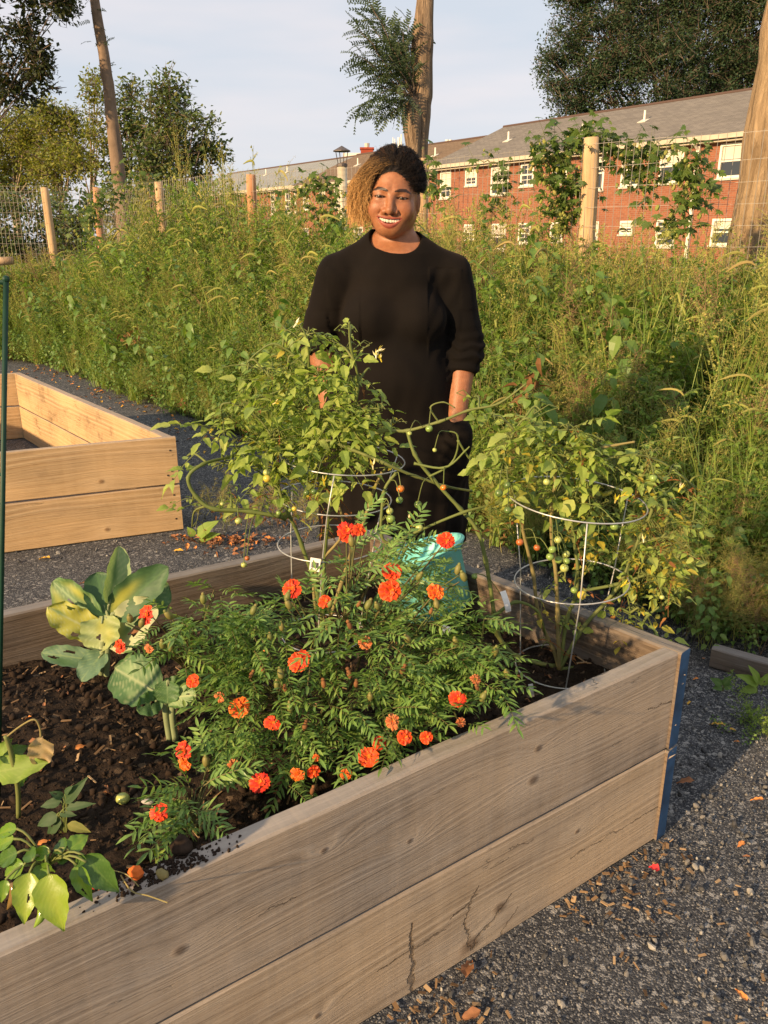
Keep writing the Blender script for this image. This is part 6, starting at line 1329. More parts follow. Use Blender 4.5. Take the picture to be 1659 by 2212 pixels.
def marigold(label, base, blobs, flowers, buds, nleaf, extra=0, back=.16):
    e = empty('marigold_plant', base, label=label, cat='marigold plant', group='marigold plants'); inv = Matrix.Translation(-e.location); g = Geo(); B_ = Vector(base); tot = sum(b_[2]**2 for b_ in blobs); pts, ro, sl, ix = [], [], [], []; tips = []; hubs = []
    for k in range(max(3, len(blobs)//2)):
        b_ = blobs[(k*2) % len(blobs)]; h_ = Ym(b_[0], b_[1]); h_ = B_.lerp(h_, .55) + Vector((0, 0, -.02)); tube(g, smooth_path([B_ + Vector((rv(.012), rv(.012), 0)), B_.lerp(h_, .5) + Vector((rv(.02), rv(.02), .01)), h_], 3), [.0035]*4 + [.003]*3, 5); hubs.append(h_)
    nl = 0
    for (px, py, rp) in blobs:
        n = max(2, round((nleaf + extra)*rp*rp/tot)); c0 = Ym(px, py); rm = rp*c0.y/FPX*1.02
        for i in range(n):
            off = Vector((rng.gauss(0, .5)*rm, rng.uniform(-.02, back), rng.gauss(0, .5)*rm)); off.z -= abs(off.y)*.25
            p = c0 + off
            if p.z < soilz(p.x, p.y) + .012: p.z = soilz(p.x, p.y) + rng.uniform(.012, .05)
            hb = min(hubs, key=lambda h_: (h_ - p).length)
            if i % 3 == 0: tube(g, [hb, hb.lerp(p, .5) + Vector((0, 0, .012)), p], [.0022, .0016, .001], 3, cap=False)
            out = (p - Vector((B_.x, B_.y, B_.z + .05))); yaw = math.atan2(-out.x, out.y) + rv(1.1); pit = rng.uniform(-.2, .9)
            if nl < nleaf: place_leaf(rng.choice(ML), p, e, yaw, pit, rv(.6), rng.uniform(.75, 1.2)); nl += 1
            else: pts.append(p - e.location); ro.append([pit, rv(.6), yaw]); sl.append(rng.uniform(.75, 1.2)); ix.append(rng.randrange(6))
    if pts: scatter('leaves', 'marleaves', pts, ro, sl, ix, e, kind='stuff')
    for (px, py, d_, kind, dx, dz_) in flowers:     # diameter in px; dx, dz_: where the flower head faces
        p = Ym(px, py, .012); p.y -= .015; r_ = d_*.5*p.y*1.12/FPX; fa = Vector((dx + rv(.15), -1, dz_ + rv(.15))).normalized(); M = Matrix.LocRotScale(p - e.location, fa.to_track_quat('Z', 'Y'), Vector((r_*1.65,)*3)); f_ = obj('flower', CENT[kind], e, M)
        np_ = 8 if kind != 'dull' else 6; a0 = rng.uniform(0, 6)
        for k in range(np_): o = obj('petal', rng.choice(PT[kind]), f_); o.rotation_euler = (rng.uniform(-.08, .22), rv(.18), a0 + k*6.283/np_ + rv(.12)); s_ = rng.uniform(.86, 1.12); o.scale = (s_, s_, s_); o.location = (0, 0, .0 + rv(.02))
        for k in range(5 if kind != 'dull' else 3): o = obj('petal', rng.choice(PT[kind]), f_); o.rotation_euler = (rng.uniform(.35, .7), rv(.25), a0 + .4 + k*1.257 + rv(.2)); s_ = rng.uniform(.42, .62); o.scale = (s_, s_, s_); o.location = (0, 0, .04)
        st = p - fa*r_*.95; hb = min(hubs, key=lambda h_: (h_ - p).length); tube(g, smooth_path([hb, hb.lerp(st, .6) - fa*.01, st], 3), np.linspace(.0022, .0014, 7), 4)
    for (px, py, kind) in buds:
        p = Ym(px, py, .012); p.y -= .012; o = obj('bud', BUDB if kind else BUD, e); o.location = p - e.location; o.rotation_euler = (rv(.4), rv(.5), 0); s_ = rng.uniform(.6, .8) if kind else rng.uniform(.8, 1.05); o.scale = (s_,)*3
        hb = min(hubs, key=lambda h_: (h_ - p).length); q0 = p - Vector((rv(.008), -.003, .012)); tube(g, smooth_path([hb, hb.lerp(q0, .6) + Vector((0, .01, 0)), q0], 3), np.linspace(.0018, .0012, 7), 4)
    gobj('stems', g, M_mst, e, smooth=True, M=inv, kind='stuff'); return e
MB_ = [(850, 1205, 42), (930, 1215, 16), (765, 1215, 34), (970, 1270, 16), (700, 1290, 50), (800, 1285, 58), (885, 1290, 55), (640, 1340, 45), (740, 1370, 60), (850, 1370, 60), (940, 1360, 45), (600, 1440, 58), (700, 1455, 64), (820, 1455, 64), (920, 1440, 50), (500, 1520, 45), (560, 1545, 55), (660, 1545, 62), (760, 1540, 62), (860, 1530, 55), (940, 1530, 42), (480, 1590, 40), (560, 1625, 48), (650, 1625, 50), (740, 1630, 42), (830, 1600, 45), (530, 1480, 45), (900, 1590, 35), (690, 1660, 30), (620, 1680, 26), (780, 1170, 24), (870, 1160, 18), (450, 1640, 26)]
FL = [(750, 1143, 44, 'red', 0, .8), (776, 1139, 30, 'plain', .5, .9), (962, 1163, 36, 'red', .2, .6), (846, 1228, 42, 'red', 0, .9), (632, 1266, 42, 'red', -.2, .7), (703, 1292, 30, 'plain', 0, .6), (842, 1269, 52, 'plain', 0, .5), (940, 1273, 38, 'orange', .2, .7), (789, 1380, 36, 'dull', 0, .3), (648, 1420, 48, 'red', -.1, .7), (519, 1519, 48, 'orange', -.2, .9), (591, 1551, 34, 'red', .1, .7),
      (819, 1594, 34, 'red', .2, .6), (874, 1582, 34, 'plain', .3, .5), (920, 1581, 30, 'plain', .1, .3), (795, 1624, 48, 'plain', -.1, .6), (400, 1612, 42, 'red', -.4, .8), (403, 1638, 32, 'orange', -.3, .3), (508, 1640, 30, 'dull', .2, .4), (563, 1678, 50, 'red', .1, .9), (644, 1660, 34, 'orange', -.2, .3), (678, 1655, 32, 'plain', .2, .3), (748, 1661, 26, 'orange', .2, .3), (848, 1547, 40, 'dull', 0, .4), (478, 1495, 26, 'dull', 0, .4), (684, 1625, 16, 'orange', .5, .9)]
BU = [(623, 1283, 0), (625, 1300, 0), (815, 1303, 0), (796, 1300, 0), (610, 1347, 0), (585, 1370, 0), (905, 1240, 0), (942, 1300, 0), (608, 1448, 0), (600, 1472, 0), (628, 1520, 0), (713, 1300, 0), (880, 1373, 0), (983, 1380, 0), (800, 1497, 0), (551, 1355, 0), (618, 1480, 1), (545, 1450, 1), (570, 1440, 1), (700, 1470, 1), (755, 1448, 1), (770, 1470, 1), (676, 1698, 1), (775, 1300, 1), (756, 1345, 1), (660, 1560, 1), (930, 1315, 1), (760, 1165, 0), (1000, 1240, 0), (988, 1225, 0), (870, 1440, 1)]
marigold('largest marigold, a wide mound of orange-red flowers in the middle of the bed', tuple(atz(715, 1560, SZ)), MB_, FL, BU, 300, 150)
marigold('marigold sprawling left beside the collards, three small flowers at its left tips', tuple(atz(440, 1475, SZ)), [(400, 1345, 38), (455, 1360, 42), (375, 1395, 34), (430, 1410, 42), (480, 1410, 36), (455, 1310, 26), (500, 1450, 36), (440, 1470, 30), (350, 1350, 20), (545, 1400, 30)], [(322, 1322, 40, 'red', -.4, .7), (265, 1389, 30, 'red', -.5, .2), (327, 1393, 26, 'dull', -.2, .2), (420, 1462, 32, 'plain', 0, .8)], [(368, 1322, 0), (285, 1330, 0), (355, 1385, 0), (372, 1390, 0), (442, 1288, 0), (310, 1340, 0)], 105)
marigold('marigold at the right of the mound beside the near board and the right cage', tuple(atz(1005, 1510, SZ)), [(1010, 1395, 42), (1045, 1430, 38), (985, 1450, 42), (1030, 1480, 40), (960, 1490, 36), (1000, 1530, 30), (1060, 1385, 26), (1075, 1490, 20), (960, 1400, 36)], [(987, 1501, 38, 'red', 0, .5), (1025, 1458, 30, 'dull', .6, .9), (993, 1550, 28, 'dull', .2, .3)], [(1042, 1497, 0), (1092, 1447, 0), (1030, 1478, 1), (1068, 1400, 0)], 105)
marigold('small low marigold at the front, one red flower beside it on the soil', tuple(atz(432, 1795, SZ)), [(400, 1730, 30), (445, 1690, 26), (420, 1770, 24), (455, 1650, 18), (385, 1760, 18)], [(350, 1742, 42, 'red', -.2, .8)], [(448, 1635, 0)], 46, back=.05)
marigold('little marigold seedling by the back board between the mound and the sprawling plant', tuple(atz(540, 1392, SZ)), [(548, 1330, 24), (520, 1345, 18), (500, 1350, 14)], [], [(550, 1312, 0)], 26, back=.03)
# ---------------------------------------------------------------- collards, pepper, cucumber and the small plants
def bigleaf(ln, wd, ruf, seed, cols, curl=.25, cup=.25, holes=0, nu=19, nv=25, shape='round', veins=1.):
    """broad leaf along +Y with midrib and side veins; colours belong to the leaf"""
    q_ = random.Random(seed); g = Geo(); v = []; C_ = []; ph = q_.uniform(0, 6); base, pale, spot = [np.array(c, float) for c in cols]; sp = [(q_.uniform(-.8, .8), q_.uniform(.2, .9), q_.uniform(.12, .35)) for _ in range(2)]
    for j in range(nv):
        t_ = j/(nv - 1)
        w = (max(0, 1 - abs(2*t_**.85 - 1)**2.5)**.55 if shape == 'round' else (2.70*t_**.5*max(0, 1 - t_)**1.1))
        w = max(.03, min(1, w))*(1 + .04*math.sin(t_*31 + ph))
        for i in range(nu):
            u = i/(nu - 1)*2 - 1; x = u*wd*.5*w; y = ln*t_ + .04*ln*u*u*math.sin(t_*3); z = -curl*ln*t_*t_ + cup*wd*u*u*w*.5 + ruf*wd*abs(u)**1.6*math.sin(t_*17 + ph + u*2) + .012*wd*math.cos((abs(u) - t_*2.2)*22)
            v.append((x, y, z)); vein = max(math.exp(-(u*w/.045)**2), .75*math.exp(-((((abs(u)*.55*w*wd/ln - t_*1.0) * 8.5) % 1 - .5)/.10)**2)*(abs(u) < .92)); c = base*(1 - .8*vein*veins) + pale*.8*vein*veins
            for sx, sy, sr in sp: k_ = math.exp(-(((u - sx)/sr)**2 + ((t_ - sy)/sr)**2)*1.2)*.9; c = c*(1 - k_) + spot*k_
            C_.append(c*(1 + .10*mn.noise((u*4 + seed, t_*5, 0))))
    hs = [(q_.uniform(-.7, .7), q_.uniform(.25, .85), q_.uniform(.05, .11)) for _ in range(holes)]; f = []
    for j in range(nv - 1):
        for i in range(nu - 1):
            u = (i + .5)/(nu - 1)*2 - 1; t_ = (j + .5)/(nv - 1)
            if any((u - a)**2 + (t_ - b_)**2*1.4 < r_*r_*1.6 for a, b_, r_ in hs): continue
            f.append((j*nu + i, j*nu + i + 1, (j + 1)*nu + i + 1, (j + 1)*nu + i))
    g.raw(v, f, 0, np.array(C_)); return g
def vleaf(name, trans=.3, rough=.5, spec=.4):
    m, t, b = mat(name, rough, spec); at = nd(t, 'ShaderNodeAttribute', attribute_name='col').outputs['Color']; t.links.new(at, b.inputs['Base Color']); v = nois(t, coord(t), 90, 3); bump(t, b, v, .25, .002)
    tr = nd(t, 'ShaderNodeBsdfTranslucent', {'Color': mixc(t, 1., at, (1.3, 1.35, .6), 'MULTIPLY')}); ms = nd(t, 'ShaderNodeMixShader', {0: trans, 1: b.outputs[0], 2: tr.outputs[0]}); t.links.new(ms.outputs[0], t.nodes['Material Output'].inputs['Surface']); return m
M_coll = vleaf('collard_leaf', .25, .55, .35); M_pepp = vleaf('pepper_leaf', .35, .35, .5); M_cuke = vleaf('cucumber_leaf', .35, .6, .3); M_colst = plain('collard_stem', (.20, .24, .12), .6, .3)
def aim_leaf(g, mat_, parent, a, b_, face, name='leaf', **k):
    """leaf from point a towards b_, its upper side turned to the direction face"""
    y = (b_ - a).normalized(); z = (face - y*face.dot(y)).normalized(); x = y.cross(z); M = Matrix((x, y, z)).transposed().to_4x4(); M.translation = a - parent.location
    return gobj(name, g, mat_, parent, smooth=True, M=M, **k)
GC, GP, GY = (.075, .16, .055), (.24, .34, .15), (.36, .36, .06); BLU = (.12, .21, .125); CREAM = (.42, .46, .24); DKG = (.055, .12, .05)
def collard(label, base, Y, stalks, leaves):
    e = empty('collard_plant', base, label=label, cat='collard plant', group='collard plants'); inv = Matrix.Translation(-e.location)
    for s_ in stalks: g = Geo(); P_ = [Vector(base) + Vector((s_[0], 0, -.01))] + [aty(p[0], p[1], Y) for p in s_[1:]]; tube(g, smooth_path(P_, 4), .0068, 8); gobj('stem', g, M_colst, e, smooth=True, M=inv)
    for i, (root, a, b_, wpx, cols, cup, ruf, hol, dy, fx, fz) in enumerate(leaves):
        A3 = aty(a[0], a[1], Y); B3 = aty(b_[0], b_[1], Y + dy); R3 = aty(root[0], root[1], Y); ln = (B3 - A3).length; g = bigleaf(ln*1.02, wpx*Y/FPX*1.28, ruf, i*7 + int(Y*10), cols, .18, cup, hol)
        aim_leaf(g, M_coll, e, A3, B3, Vector((fx, -1., fz))); g = Geo(); tube(g, smooth_path([R3, R3.lerp(A3, .6) + Vector((0, 0, .008)), A3, A3.lerp(B3, .25)], 3), np.linspace(.0042, .0022, 10), 6); gobj('petiole', g, M_colst, e, smooth=True, M=inv)
b1 = atz(217, 1462, SZ); Yc = b1.y
collard('larger collard plant with cupped, partly yellowed leaves beside the back board', tuple(b1), Yc, [(0, (222, 1400), (232, 1330)), (.012, (232, 1420), (236, 1350))],
        [((232, 1335), (236, 1305), (266, 1188), 46, (GP, CREAM, GC), .5, .03, 1, .03, .9, .2), ((235, 1340), (250, 1325), (362, 1262), 92, (GC, GP, (.10, .19, .08)), .12, .05, 0, .06, .1, .45), ((232, 1345), (240, 1330), (345, 1236), 66, (DKG, GC, GY), .3, .05, 0, -.02, .2, .5),
         ((228, 1350), (218, 1342), (106, 1262), 64, (GC, GP, GY), .2, .06, 1, .02, .0, .25), ((226, 1370), (214, 1368), (106, 1318), 60, (GY, CREAM, GC), .25, .10, 2, -.03, .1, .4), ((228, 1390), (222, 1330), (212, 1400), 74, ((.30, .36, .14), CREAM, GY), .2, .08, 3, -.06, 0, .3),
         ((222, 1415), (212, 1428), (90, 1408), 40, (BLU, GP, GC), .35, .05, 2, -.02, .1, .8), ((222, 1420), (226, 1408), (172, 1462), 50, (BLU, GP, BLU), .2, .03, 0, -.06, -.4, .5), ((240, 1385), (240, 1398), (312, 1306), 76, ((.42, .45, .26), CREAM, GC), .15, .08, 4, -.04, -.3, .2), ((234, 1330), (232, 1330), (205, 1236), 60, (DKG, GC, GC), .35, .04, 0, .05, .3, .1)])
b2_ = atz(366, 1592, SZ)
collard('smaller collard plant in front with a round pale leaf and a holed leaf', tuple(b2_), b2_.y, [(0, (358, 1540), (356, 1505)), (.012, (372, 1545), (376, 1505))],
        [((356, 1510), (340, 1497), (242, 1440), 96, (GC, CREAM, GP), .12, .05, 0, .04, .1, .8), ((358, 1505), (352, 1500), (405, 1478), 52, (GC, GP, GC), .2, .06, 0, .02, 0, .8), ((374, 1512), (366, 1508), (412, 1500), 44, (GP, CREAM, GC), .2, .07, 1, -.03, 0, .9), ((352, 1515), (346, 1510), (302, 1530), 46, (GC, GP, GC), .2, .08, 3, -.04, 0, .4), ((372, 1500), (362, 1470), (360, 1520), 48, (GC, GP, GC), .2, .06, 0, -.02, 0, .4)])

# pepper plant leaning over the near board
bp = atz(78, 1935, .40); pep = empty('pepper_plant', tuple(bp), label='glossy bright green pepper plant hanging over the near board at the lower left', cat='pepper plant'); inv = Matrix.Translation(-pep.location)
def P2(px, py, dz=0): return atz(px, py, .565 + dz)
PG = ((.13, .25, .03), (.26, .36, .07), (.20, .30, .035)); PY = ((.24, .34, .035), (.36, .42, .08), (.28, .36, .04)); PD = ((.07, .15, .03), (.16, .25, .06), (.08, .16, .03))
hub = P2(105, 1868, -.01); g = Geo(); tube(g, smooth_path([bp, bp.lerp(hub, .5) + Vector((-.01, .01, 0)), hub], 4), .004, 6); gobj('stem', g, M_tstem, pep, smooth=True, M=inv)
for i, (a, b_, w, cs_, za, zb, hol) in enumerate([((106, 1888), (125, 2008), 76, PY, .01, -.07, 0), ((64, 1884), (45, 1990), 58, PY, .0, -.07, 1), ((90, 1868), (76, 1930), 34, PG, .0, -.03, 0), ((182, 1848), (248, 1928), 62, PD, .02, -.04, 0), ((166, 1868), (190, 1948), 42, PG, .01, -.05, 2), ((150, 1836), (186, 1804), 40, PG, .02, .05, 0), ((135, 1842), (128, 1808), 34, PD, .02, .04, 0),
                                        ((108, 1842), (62, 1846), 30, PG, .02, .03, 0), ((100, 1862), (112, 1890), 30, PG, .02, -.01, 0), ((52, 1868), (4, 1890), 40, PG, .01, -.01, 0), ((38, 1842), (-12, 1862), 44, PD, .02, .0, 0), ((30, 1812), (-20, 1830), 34, PG, .03, .02, 0), ((36, 1790), (-14, 1800), 30, PG, .04, .04, 0), ((70, 1860), (60, 1828), 34, PD, .02, .04, 0), ((12, 1900), (0, 1950), 26, PG, .0, -.04, 0), ((150, 1856), (120, 1850), 28, PD, .01, .01, 0), ((186, 1862), (150, 1858), 26, PD, .02, .01, 0)]):
    A3 = P2(*a, za); B3 = P2(*b_, zb*.6); B3.y -= 0; g = bigleaf((B3 - A3).length*1.08, w*A3.y*1.25/FPX, .03, 60 + i, cs_, .22, .30, hol, shape='ovate', veins=.6)
    aim_leaf(g, M_pepp, pep, A3, B3, Vector((rv(.35), -.75, 1.))); g = Geo(); tube(g, smooth_path([hub, hub.lerp(A3, .6) + Vector((0, 0, .012)), A3], 3), .0017, 5); gobj('petiole', g, M_tstem, pep, smooth=True, M=inv)
def pepper(a, b_, w, m, za, zb):
    A3, B3 = P2(*a, za), P2(*b_, zb); g = Geo(); P_ = [A3.lerp(B3, k/6) + Vector((.004*math.sin(k*.6), 0, 0)) for k in range(7)]; r_ = w*.5*A3.y*1.15/FPX; tube(g, P_, [r_*.7, r_, r_*1.02, r_*.95, r_*.8, r_*.5, r_*.1], 12); gobj('pepper', g, m, pep, smooth=True, M=inv)
M_pg, t, b = mat('pepper_green', .15, .6); b.inputs['Base Color'].default_value = (.17, .26, .03, 1); M_po, t, b = mat('pepper_turning', .15, .6); b.inputs['Base Color'].default_value = (.16, .10, .03, 1); M_pr, t, b = mat('pepper_red', .2, .6); b.inputs['Base Color'].default_value = (.40, .02, .015, 1)
pepper((90, 1955), (76, 2004), 22, M_pg, -.03, -.05); pepper((30, 1905), (18, 1965), 24, M_po, -.03, -.06); pepper((196, 1916), (218, 1908), 14, M_pr, -.05, -.05); 
# cucumber seedling at the left edge with a withered leaf
bc = atz(40, 1765, SZ); cu = empty('cucumber_plant', tuple(bc), label='young cucumber plant at the left edge with one withered beige leaf', cat='cucumber plant'); inv = Matrix.Translation(-cu.location)
Yq = bc.y; g = Geo(); tube(g, smooth_path([bc, aty(38, 1700, Yq), aty(22, 1620, Yq), aty(12, 1590, Yq)], 4), .0042, 7); gobj('stem', g, M_tstem, cu, smooth=True, M=inv)
g = Geo(); tube(g, smooth_path([aty(14, 1592, Yq), aty(45, 1568, Yq), aty(74, 1554, Yq), aty(86, 1572, Yq), aty(88, 1592, Yq)], 4), .0018, 5); gobj('petiole', g, M_twoody, cu, smooth=True, M=inv)
CG = ((.20, .30, .05), (.36, .42, .12), (.22, .32, .06)); CD = ((.10, .18, .05), (.2, .28, .1), (.1, .18, .05)); BEI = ((.42, .31, .16), (.50, .40, .24), (.35, .24, .12))
for a, b_, w, cs_, dy, fz in (((-10, 1668), (84, 1650), 66, CG, -.02, .7), ((0, 1640), (60, 1612), 40, CD, .03, .5), ((30, 1690), (62, 1680), 34, CD, .02, .2), ((92, 1594), (84, 1652), 56, BEI, -.01, .2), ((-8, 1630), (20, 1600), 26, CG, 0, .4)):
    A3, B3 = aty(*a, Yq), aty(*b_, Yq + dy); g = bigleaf((B3 - A3).length*1.05, w*Yq/FPX*1.1, .07 if cs_ is not BEI else .16, int(a[0]) + 90, cs_, .2, .2, 0, shape='ovate' if cs_ is not BEI else 'round', veins=.5); aim_leaf(g, M_cuke, cu, A3, B3, Vector((rv(.3), -1, fz)))
# dark seedling and little sprouts on the soil
def sprout(label, px, py, spec_, name='seedling', m=None, wd=.45, z=SZ):
    b0 = atz(px, py, z); e = empty(name, tuple(b0), label=label, cat='seedling'); inv = Matrix.Translation(-e.location); Ys = b0.y
    for k, (pts_, lw, cs_) in enumerate(spec_):
        A3 = aty(*pts_[0], Ys); B3 = aty(*pts_[1], Ys - .01); g = bigleaf((B3 - A3).length, lw*Ys/FPX, .05, px + k*3, cs_, .25, .15, 1 if k % 3 == 2 else 0, 9, 9, 'ovate', .5); aim_leaf(g, M_cuke, e, A3, B3, Vector((rv(.5), -.8, .8)))
        g = Geo(); tube(g, smooth_path([b0 - Vector((0, 0, .02)), b0.lerp(A3, .6) + Vector((rv(.01), 0, 0)), A3], 3), .0013, 4); gobj('stem', g, M_tstem, e, smooth=True, M=inv)
    return e
D1 = ((.06, .11, .045), (.11, .17, .08), (.05, .10, .04)); D2 = ((.28, .28, .07), (.38, .36, .12), (.20, .22, .06))
sprout('dark leafy seedling in the shaded soil left of the front marigold', 135, 1800, [(((138, 1735), (178, 1690)), 30, D1), (((132, 1730), (85, 1742)), 26, D1), (((136, 1722), (110, 1712)), 22, D1), (((140, 1745), (196, 1735)), 22, D1), (((125, 1760), (75, 1785)), 34, D1), (((130, 1765), (95, 1815)), 30, D1), (((145, 1780), (192, 1795)), 26, D2), (((140, 1715), (150, 1700)), 16, D1), (((128, 1755), (160, 1760)), 20, D1)])
sprout('tiny pale sprout on the soil just behind the near board', 340, 1862, [(((341, 1850), (333, 1836)), 12, CG), (((342, 1848), (352, 1836)), 10, CG), (((340, 1856), (338, 1870)), 10, CG)])
sprout('five-leaved vine shoot creeping on the pavement by the timber edging, right edge', 1640, 1498, [(((1638, 1480), (1600, 1455)), 26, CG), (((1640, 1478), (1628, 1440)), 24, CG), (((1642, 1480), (1668, 1455)), 24, CG), (((1636, 1486), (1602, 1492)), 24, CG)], z=.0)
sprout('small green weed growing on the pavement left of the timber edging', 1560, 1492, [(((1560, 1480), (1540, 1466)), 20, CD), (((1562, 1480), (1580, 1462)), 20, CD), (((1560, 1484), (1542, 1486)), 18, CD), (((1563, 1484), (1582, 1482)), 18, CD)], z=.0)
sprout('low lobed weed beside the corner of the empty bed', 440, 1172, [(((425, 1160), (462, 1122)), 34, CG), (((430, 1165), (470, 1150)), 22, CG), (((420, 1158), (405, 1140)), 18, CG)], z=.0)

# green coated stake at the left edge
M_grn = plain('green_coated_steel', (.006, .035, .02), .5, .3); b0 = atz(-4, 1745, SZ - .03); tp = aty(13, 603, b0.y + .0); st = empty('plant_stake', tuple(b0), label='thin dark green coated garden stake at the left edge of the picture', cat='garden stake'); inv = Matrix.Translation(-st.location)
g = Geo(); tube(g, [b0, b0.lerp(tp, .5), tp], .0042, 8); gobj('rod', g, M_grn, st, smooth=True, M=inv); g = Geo(); ball(g, tp, .0055, 8, 6); gobj('cap', g, M_grn, st, M=inv)
g = Geo(); p = aty(11, 610, b0.y); tube(g, [p, p - Vector((.05, 0, -.002))], .0035, 6); p = aty(8, 1026, b0.y); tube(g, [p, p - Vector((.05, 0, -.008))], .0028, 6); gobj('crossbar', g, M_grn, st, M=inv)

# teal pot lying on its side behind the marigolds
M_teal = plain('teal_plastic', (.20, .62, .55), .4, .4, var=.05, scale=5); pt = empty('plant_pot', tuple(aty(905, 1192, 1.97)), label='tilted turquoise plastic pot behind the top of the marigold mound', cat='pot')
g = Geo(); n = 48; prof = [(0, .0), (.085, .0), (.092, .004), (.110, .155), (.120, .158), (.122, .175), (.117, .177), (.113, .166), (.106, .157), (.087, .012), (0, .010)]; v = []
for r_, z in prof:
    for j in range(n): a = 2*math.pi*j/n; s_ = 1 + 0; v.append((r_*s_*math.cos(a), r_*s_*math.sin(a), z))
g.raw(v, [(i*n + j, i*n + (j + 1) % n, (i + 1)*n + (j + 1) % n, (i + 1)*n + j) for i in range(len(prof) - 1) for j in range(n)])
axis_ = Vector((-.32, .16, .93)).normalized(); Mp = axis_.to_track_quat('Z', 'Y').to_matrix().to_4x4(); Mp.translation = -axis_*.168; gobj('bowl', g, M_teal, pt, smooth=True, M=Mp)
g = Geo(); tube(g, [(.123*math.cos(a), .123*math.sin(a), .170) for a in np.linspace(0, 6.2832, 49)], .0045, 6, cap=False); gobj('rim', g, M_teal, pt, smooth=True, M=Mp)

# ---------------------------------------------------------------- small things on the boards, soil and pavement
M_husk = plain('orange_husk', (.62, .14, .03), .8, .1); p = atz(295, 1899, ZT); g = Geo(); ball(g, (0, 0, .011), .012, 6, 4, sq=(1, .8, .85)); gobj('dried_husk', g, M_husk, M=Matrix.Translation(p), label='small orange papery husk lying on top of the near board', cat='seed husk')
p0 = atz(262, 1898, ZT); g = Geo(); tube(g, smooth_path([p0 + Vector((0, 0, .006)), atz(285, 1925, ZT + .004), atz(320, 1935, ZT + .004), atz(362, 1950, ZT + .002)], 4) , .0011, 4); tube(g, smooth_path([atz(245, 1880, ZT + .004), atz(275, 1890, ZT + .012), atz(300, 1915, ZT + .004)], 4), .0009, 4); gobj('root_fibre', g, M_twoody, label='thin dry root fibre lying over the edge of the near board', cat='root')
for (px, py, s_, lb) in ((395, 1842, .016, 'egg-sized brown soil clod sitting on the near board'), (352, 1898, .009, 'reddish lump of soil on the near board, left of the big clod')):
    g = rock(px, (1, .8, .95), 10, 8, .5); g.freeze(); g.V[0] *= s_; p = atz(px, py, ZT); gobj('soil_lump', g, M_clod if s_ > .01 else M_twoody, smooth=True, M=Matrix.Translation(p + Vector((0, 0, s_*.8))), label=lb, cat='soil lump')
pts, ro, sl, ix = [], [], [], []
for i in range(420):
    t_ = rng.gauss(0, .5); p = atz(360, 1885, ZT); q0_ = p + Vector((u1.x, u1.y, 0))*t_*.085 + Vector((n1.x, n1.y, 0))*rng.uniform(-.012, .030); s_ = rng.uniform(.0008, .004); a = (Vector(q0_[:2]) - A_).dot(n1)
    if not (.002 < a < TH): continue
    pts.append((q0_.x, q0_.y, ZT + s_*.3)); ro.append([rv(3), rv(3), rv(3)]); sl.append(s_); ix.append(rng.randrange(5))
scatter('spilled_soil', 'clods', pts, ro, sl, ix, kind='stuff')
g = Geo(); ball(g, (0, 0, 0), .0125, 14, 10, sq=(1, .9, .85)); p = atz(266, 1732, SZ); gobj('fallen_tomato', g, M_fru['pale'], smooth=True, M=Matrix.Translation((p.x, p.y, soilz(p.x, p.y) + .011)), label='small unripe green tomato lying on the dark soil', cat='tomato')
p = atz(320, 1737, SZ); g = rock(44, (1, .5, .45), 8, 6, .25); g.freeze(); g.V[0] *= .012; M_lst = plain('pale_stone', (.36, .34, .31), .8, .2); gobj('stone', g, M_lst, smooth=True, M=Matrix.Translation((p.x, p.y, soilz(p.x, p.y) + .005)), label='pale oblong stone on the soil beside the green tomato', cat='stone')
M_fleaf = {'yellow': vcol('fallen_leaf_yellow', .7, .2, (.62, .36, .06)), 'orange': vcol('fallen_leaf_orange', .7, .2, (.62, .24, .07)), 'brown': vcol('fallen_leaf_brown', .8, .15, (.26, .12, .06)), 'red': vcol('fallen_petal_red', .5, .3, (.75, .05, .05))}
def fallen(px, py, lpx, kind, label, rot, cat='fallen leaf', curl=.3):
    p = atz(px, py, .006); ln = lpx*(p - cam.location).length/FPX; g = bigleaf(ln, ln*.45 if kind != 'red' else ln*.9, .12, px, ((1, 1, 1), (1.2, 1.2, 1.1), (.7, .7, .7)), curl*.5, .4, 0, 7, 9, 'ovate'); o = gobj('fallen_leaf' if kind != 'red' else 'fallen_petal', g, M_fleaf[kind], smooth=True, M=TRS(p + Vector((0, 0, .006)), (rv(.2), rv(.2), rot)), label=label, cat=cat, group='leaves dropped on the pavement')
for a in ((1566, 1570, 30, 'yellow', 'yellow pointed leaf on the pavement below the timber edging', .9), (1607, 1823, 22, 'orange', 'orange-yellow leaf on the pavement, right of the blue corner', 2.2), (1650, 1731, 24, 'orange', 'yellow leaf half cut by the right edge, level with the lower board', 1.2), (1613, 2168, 26, 'orange', 'orange leaf near the bottom right corner of the picture', .4),
          (1620, 1855, 14, 'brown', 'small tan leaf just below the orange-yellow leaf', 1.5), (1005, 2115, 52, 'brown', 'curled brown leaf under the near board, upper of two', -.3), (1038, 2188, 42, 'brown', 'curled brown leaf at the bottom edge, lower of two', 1.9), (108, 1208, 28, 'yellow', 'yellow leaf on the pavement before the empty bed, left side', 1.2), (396, 1192, 22, 'yellow', 'yellow leaf on the pavement between the two beds', 1.6),
          (310, 935, 16, 'yellow', 'small yellow leaf beside the weeds, right of the empty bed corner', 1.0), (205, 845, 14, 'orange', 'small orange leaf beyond the long side of the empty bed', .4), (193, 1262, 18, 'brown', 'brown leaf touching the outside of the back board', 1.8), (1500, 1690, 34, 'brown', 'dull green-brown grass head on the pavement beside the blue corner', 1.5)):
    fallen(*a)
fallen(1425, 1884, 20, 'red', 'single bright red petal on the wood chips near the bed corner', 1.2, 'petal', .1)
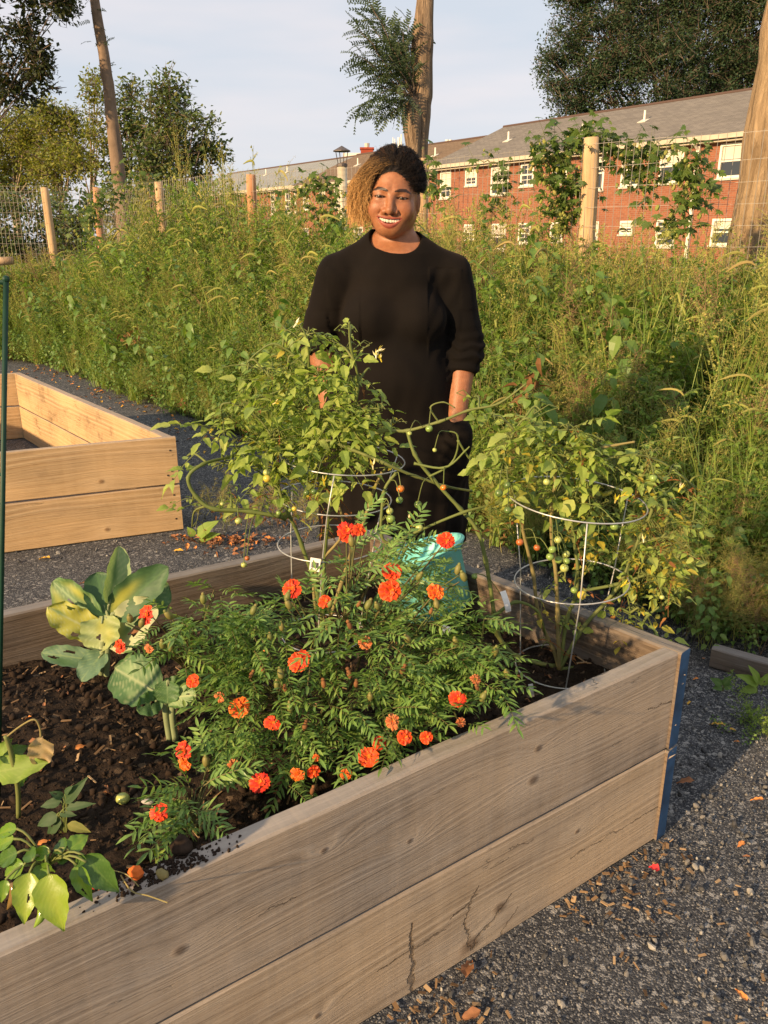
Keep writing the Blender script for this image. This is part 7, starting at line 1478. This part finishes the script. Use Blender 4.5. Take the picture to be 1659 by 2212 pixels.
# dry leaves and seeding grass between the beds, weeds along the edging: uncountable litter
pts, ro, sl, ix = [], [], [], []
for i in range(46):
    p = atz(rng.gauss(560, 95), 1165 + abs(rng.gauss(0, 10)) - 12, 0) ; k = rng.choice((16, 17, 18, 16, 17, 9, 19)); pts.append((p.x, p.y + rng.uniform(0, .25), 0)); ro.append([rv(.5), rv(.5), rv(3)]); sl.append(rng.uniform(.22, .42)); ix.append(k)
for i in range(60):
    p = atz(rng.uniform(1480, 1720), rng.uniform(1375, 1425), 0); pts.append((p.x, p.y + .03, 0)); ro.append([rv(.4), rv(.4), rv(3)]); sl.append(rng.uniform(.25, .55)); ix.append(rng.choice((16, 17, 18, 7, 9, 16)))
for i in range(16):
    p = atz(rng.uniform(1560, 1680), rng.uniform(1545, 1600), 0); pts.append((p.x, p.y, -.02)); ro.append([rv(.6), rv(.6), rv(3)]); sl.append(rng.uniform(.12, .2)); ix.append(rng.choice((0, 3, 9)))
scatter('low_weeds', 'weedset', pts, ro, sl, ix, kind='stuff')
lm = []
for k in range(4): lm.append(bigleaf(1, .55, .2, k + 5, ((1, 1, 1), (1.2, 1.2, 1.1), (.6, .6, .6)), .4, .5, 0, 5, 6, 'ovate').mesh('litter_leaf', M_fleaf[('brown', 'orange', 'brown', 'yellow')[k]], True))
variants('litter', lm); pts, ro, sl, ix = [], [], [], []
for i in range(130): p = atz(rng.gauss(490, 62), 1172 + abs(rng.gauss(0, 12)) - 8, .0); pts.append((p.x, p.y, rng.uniform(.004, .03))); ro.append([rv(.6), rv(.6), rv(3)]); sl.append(rng.uniform(.018, .04)); ix.append(rng.choice((0, 1, 2, 2)))
for i in range(130):
    x = rng.uniform(-4, -1); y = np.interp(x, ex, ey) - abs(rng.gauss(0, .25)); pts.append((x, y, .006)); ro.append([rv(.3), rv(.3), rv(3)]); sl.append(rng.uniform(.02, .045)); ix.append(rng.randrange(4))
for i in range(90):
    x = rng.uniform(.9, 1.9); y = rng.uniform(1.2, 2.6)
    if not inbed(x, y): pts.append((x, y, .006)); ro.append([rv(.3), rv(.3), rv(3)]); sl.append(rng.uniform(.008, .022)); ix.append(rng.randrange(4))
for i in range(170):
    p = bedpt(rng.uniform(0, .8), rng.uniform(.02, .98)); pts.append((p.x, p.y, soilz(p.x, p.y) + .006)); ro.append([rv(.5), rv(.5), rv(3)]); sl.append(rng.uniform(.008, .024)); ix.append(rng.choice((0, 2, 0, 2, 1)))
for i in range(700):
    p = atz(rng.uniform(-60, 60), rng.uniform(690, 765), 0); pts.append((p.x, p.y, rng.uniform(.004, .05))); ro.append([rv(.3), rv(.5), rv(3)]); sl.append((.02, rng.uniform(.1, .25), .05)); ix.append(rng.choice((3, 1)))
sl = [(s_,)*3 if not hasattr(s_, '__len__') else s_ for s_ in sl]
scatter('leaf_litter', 'litter', pts, ro, sl, ix, kind='stuff')
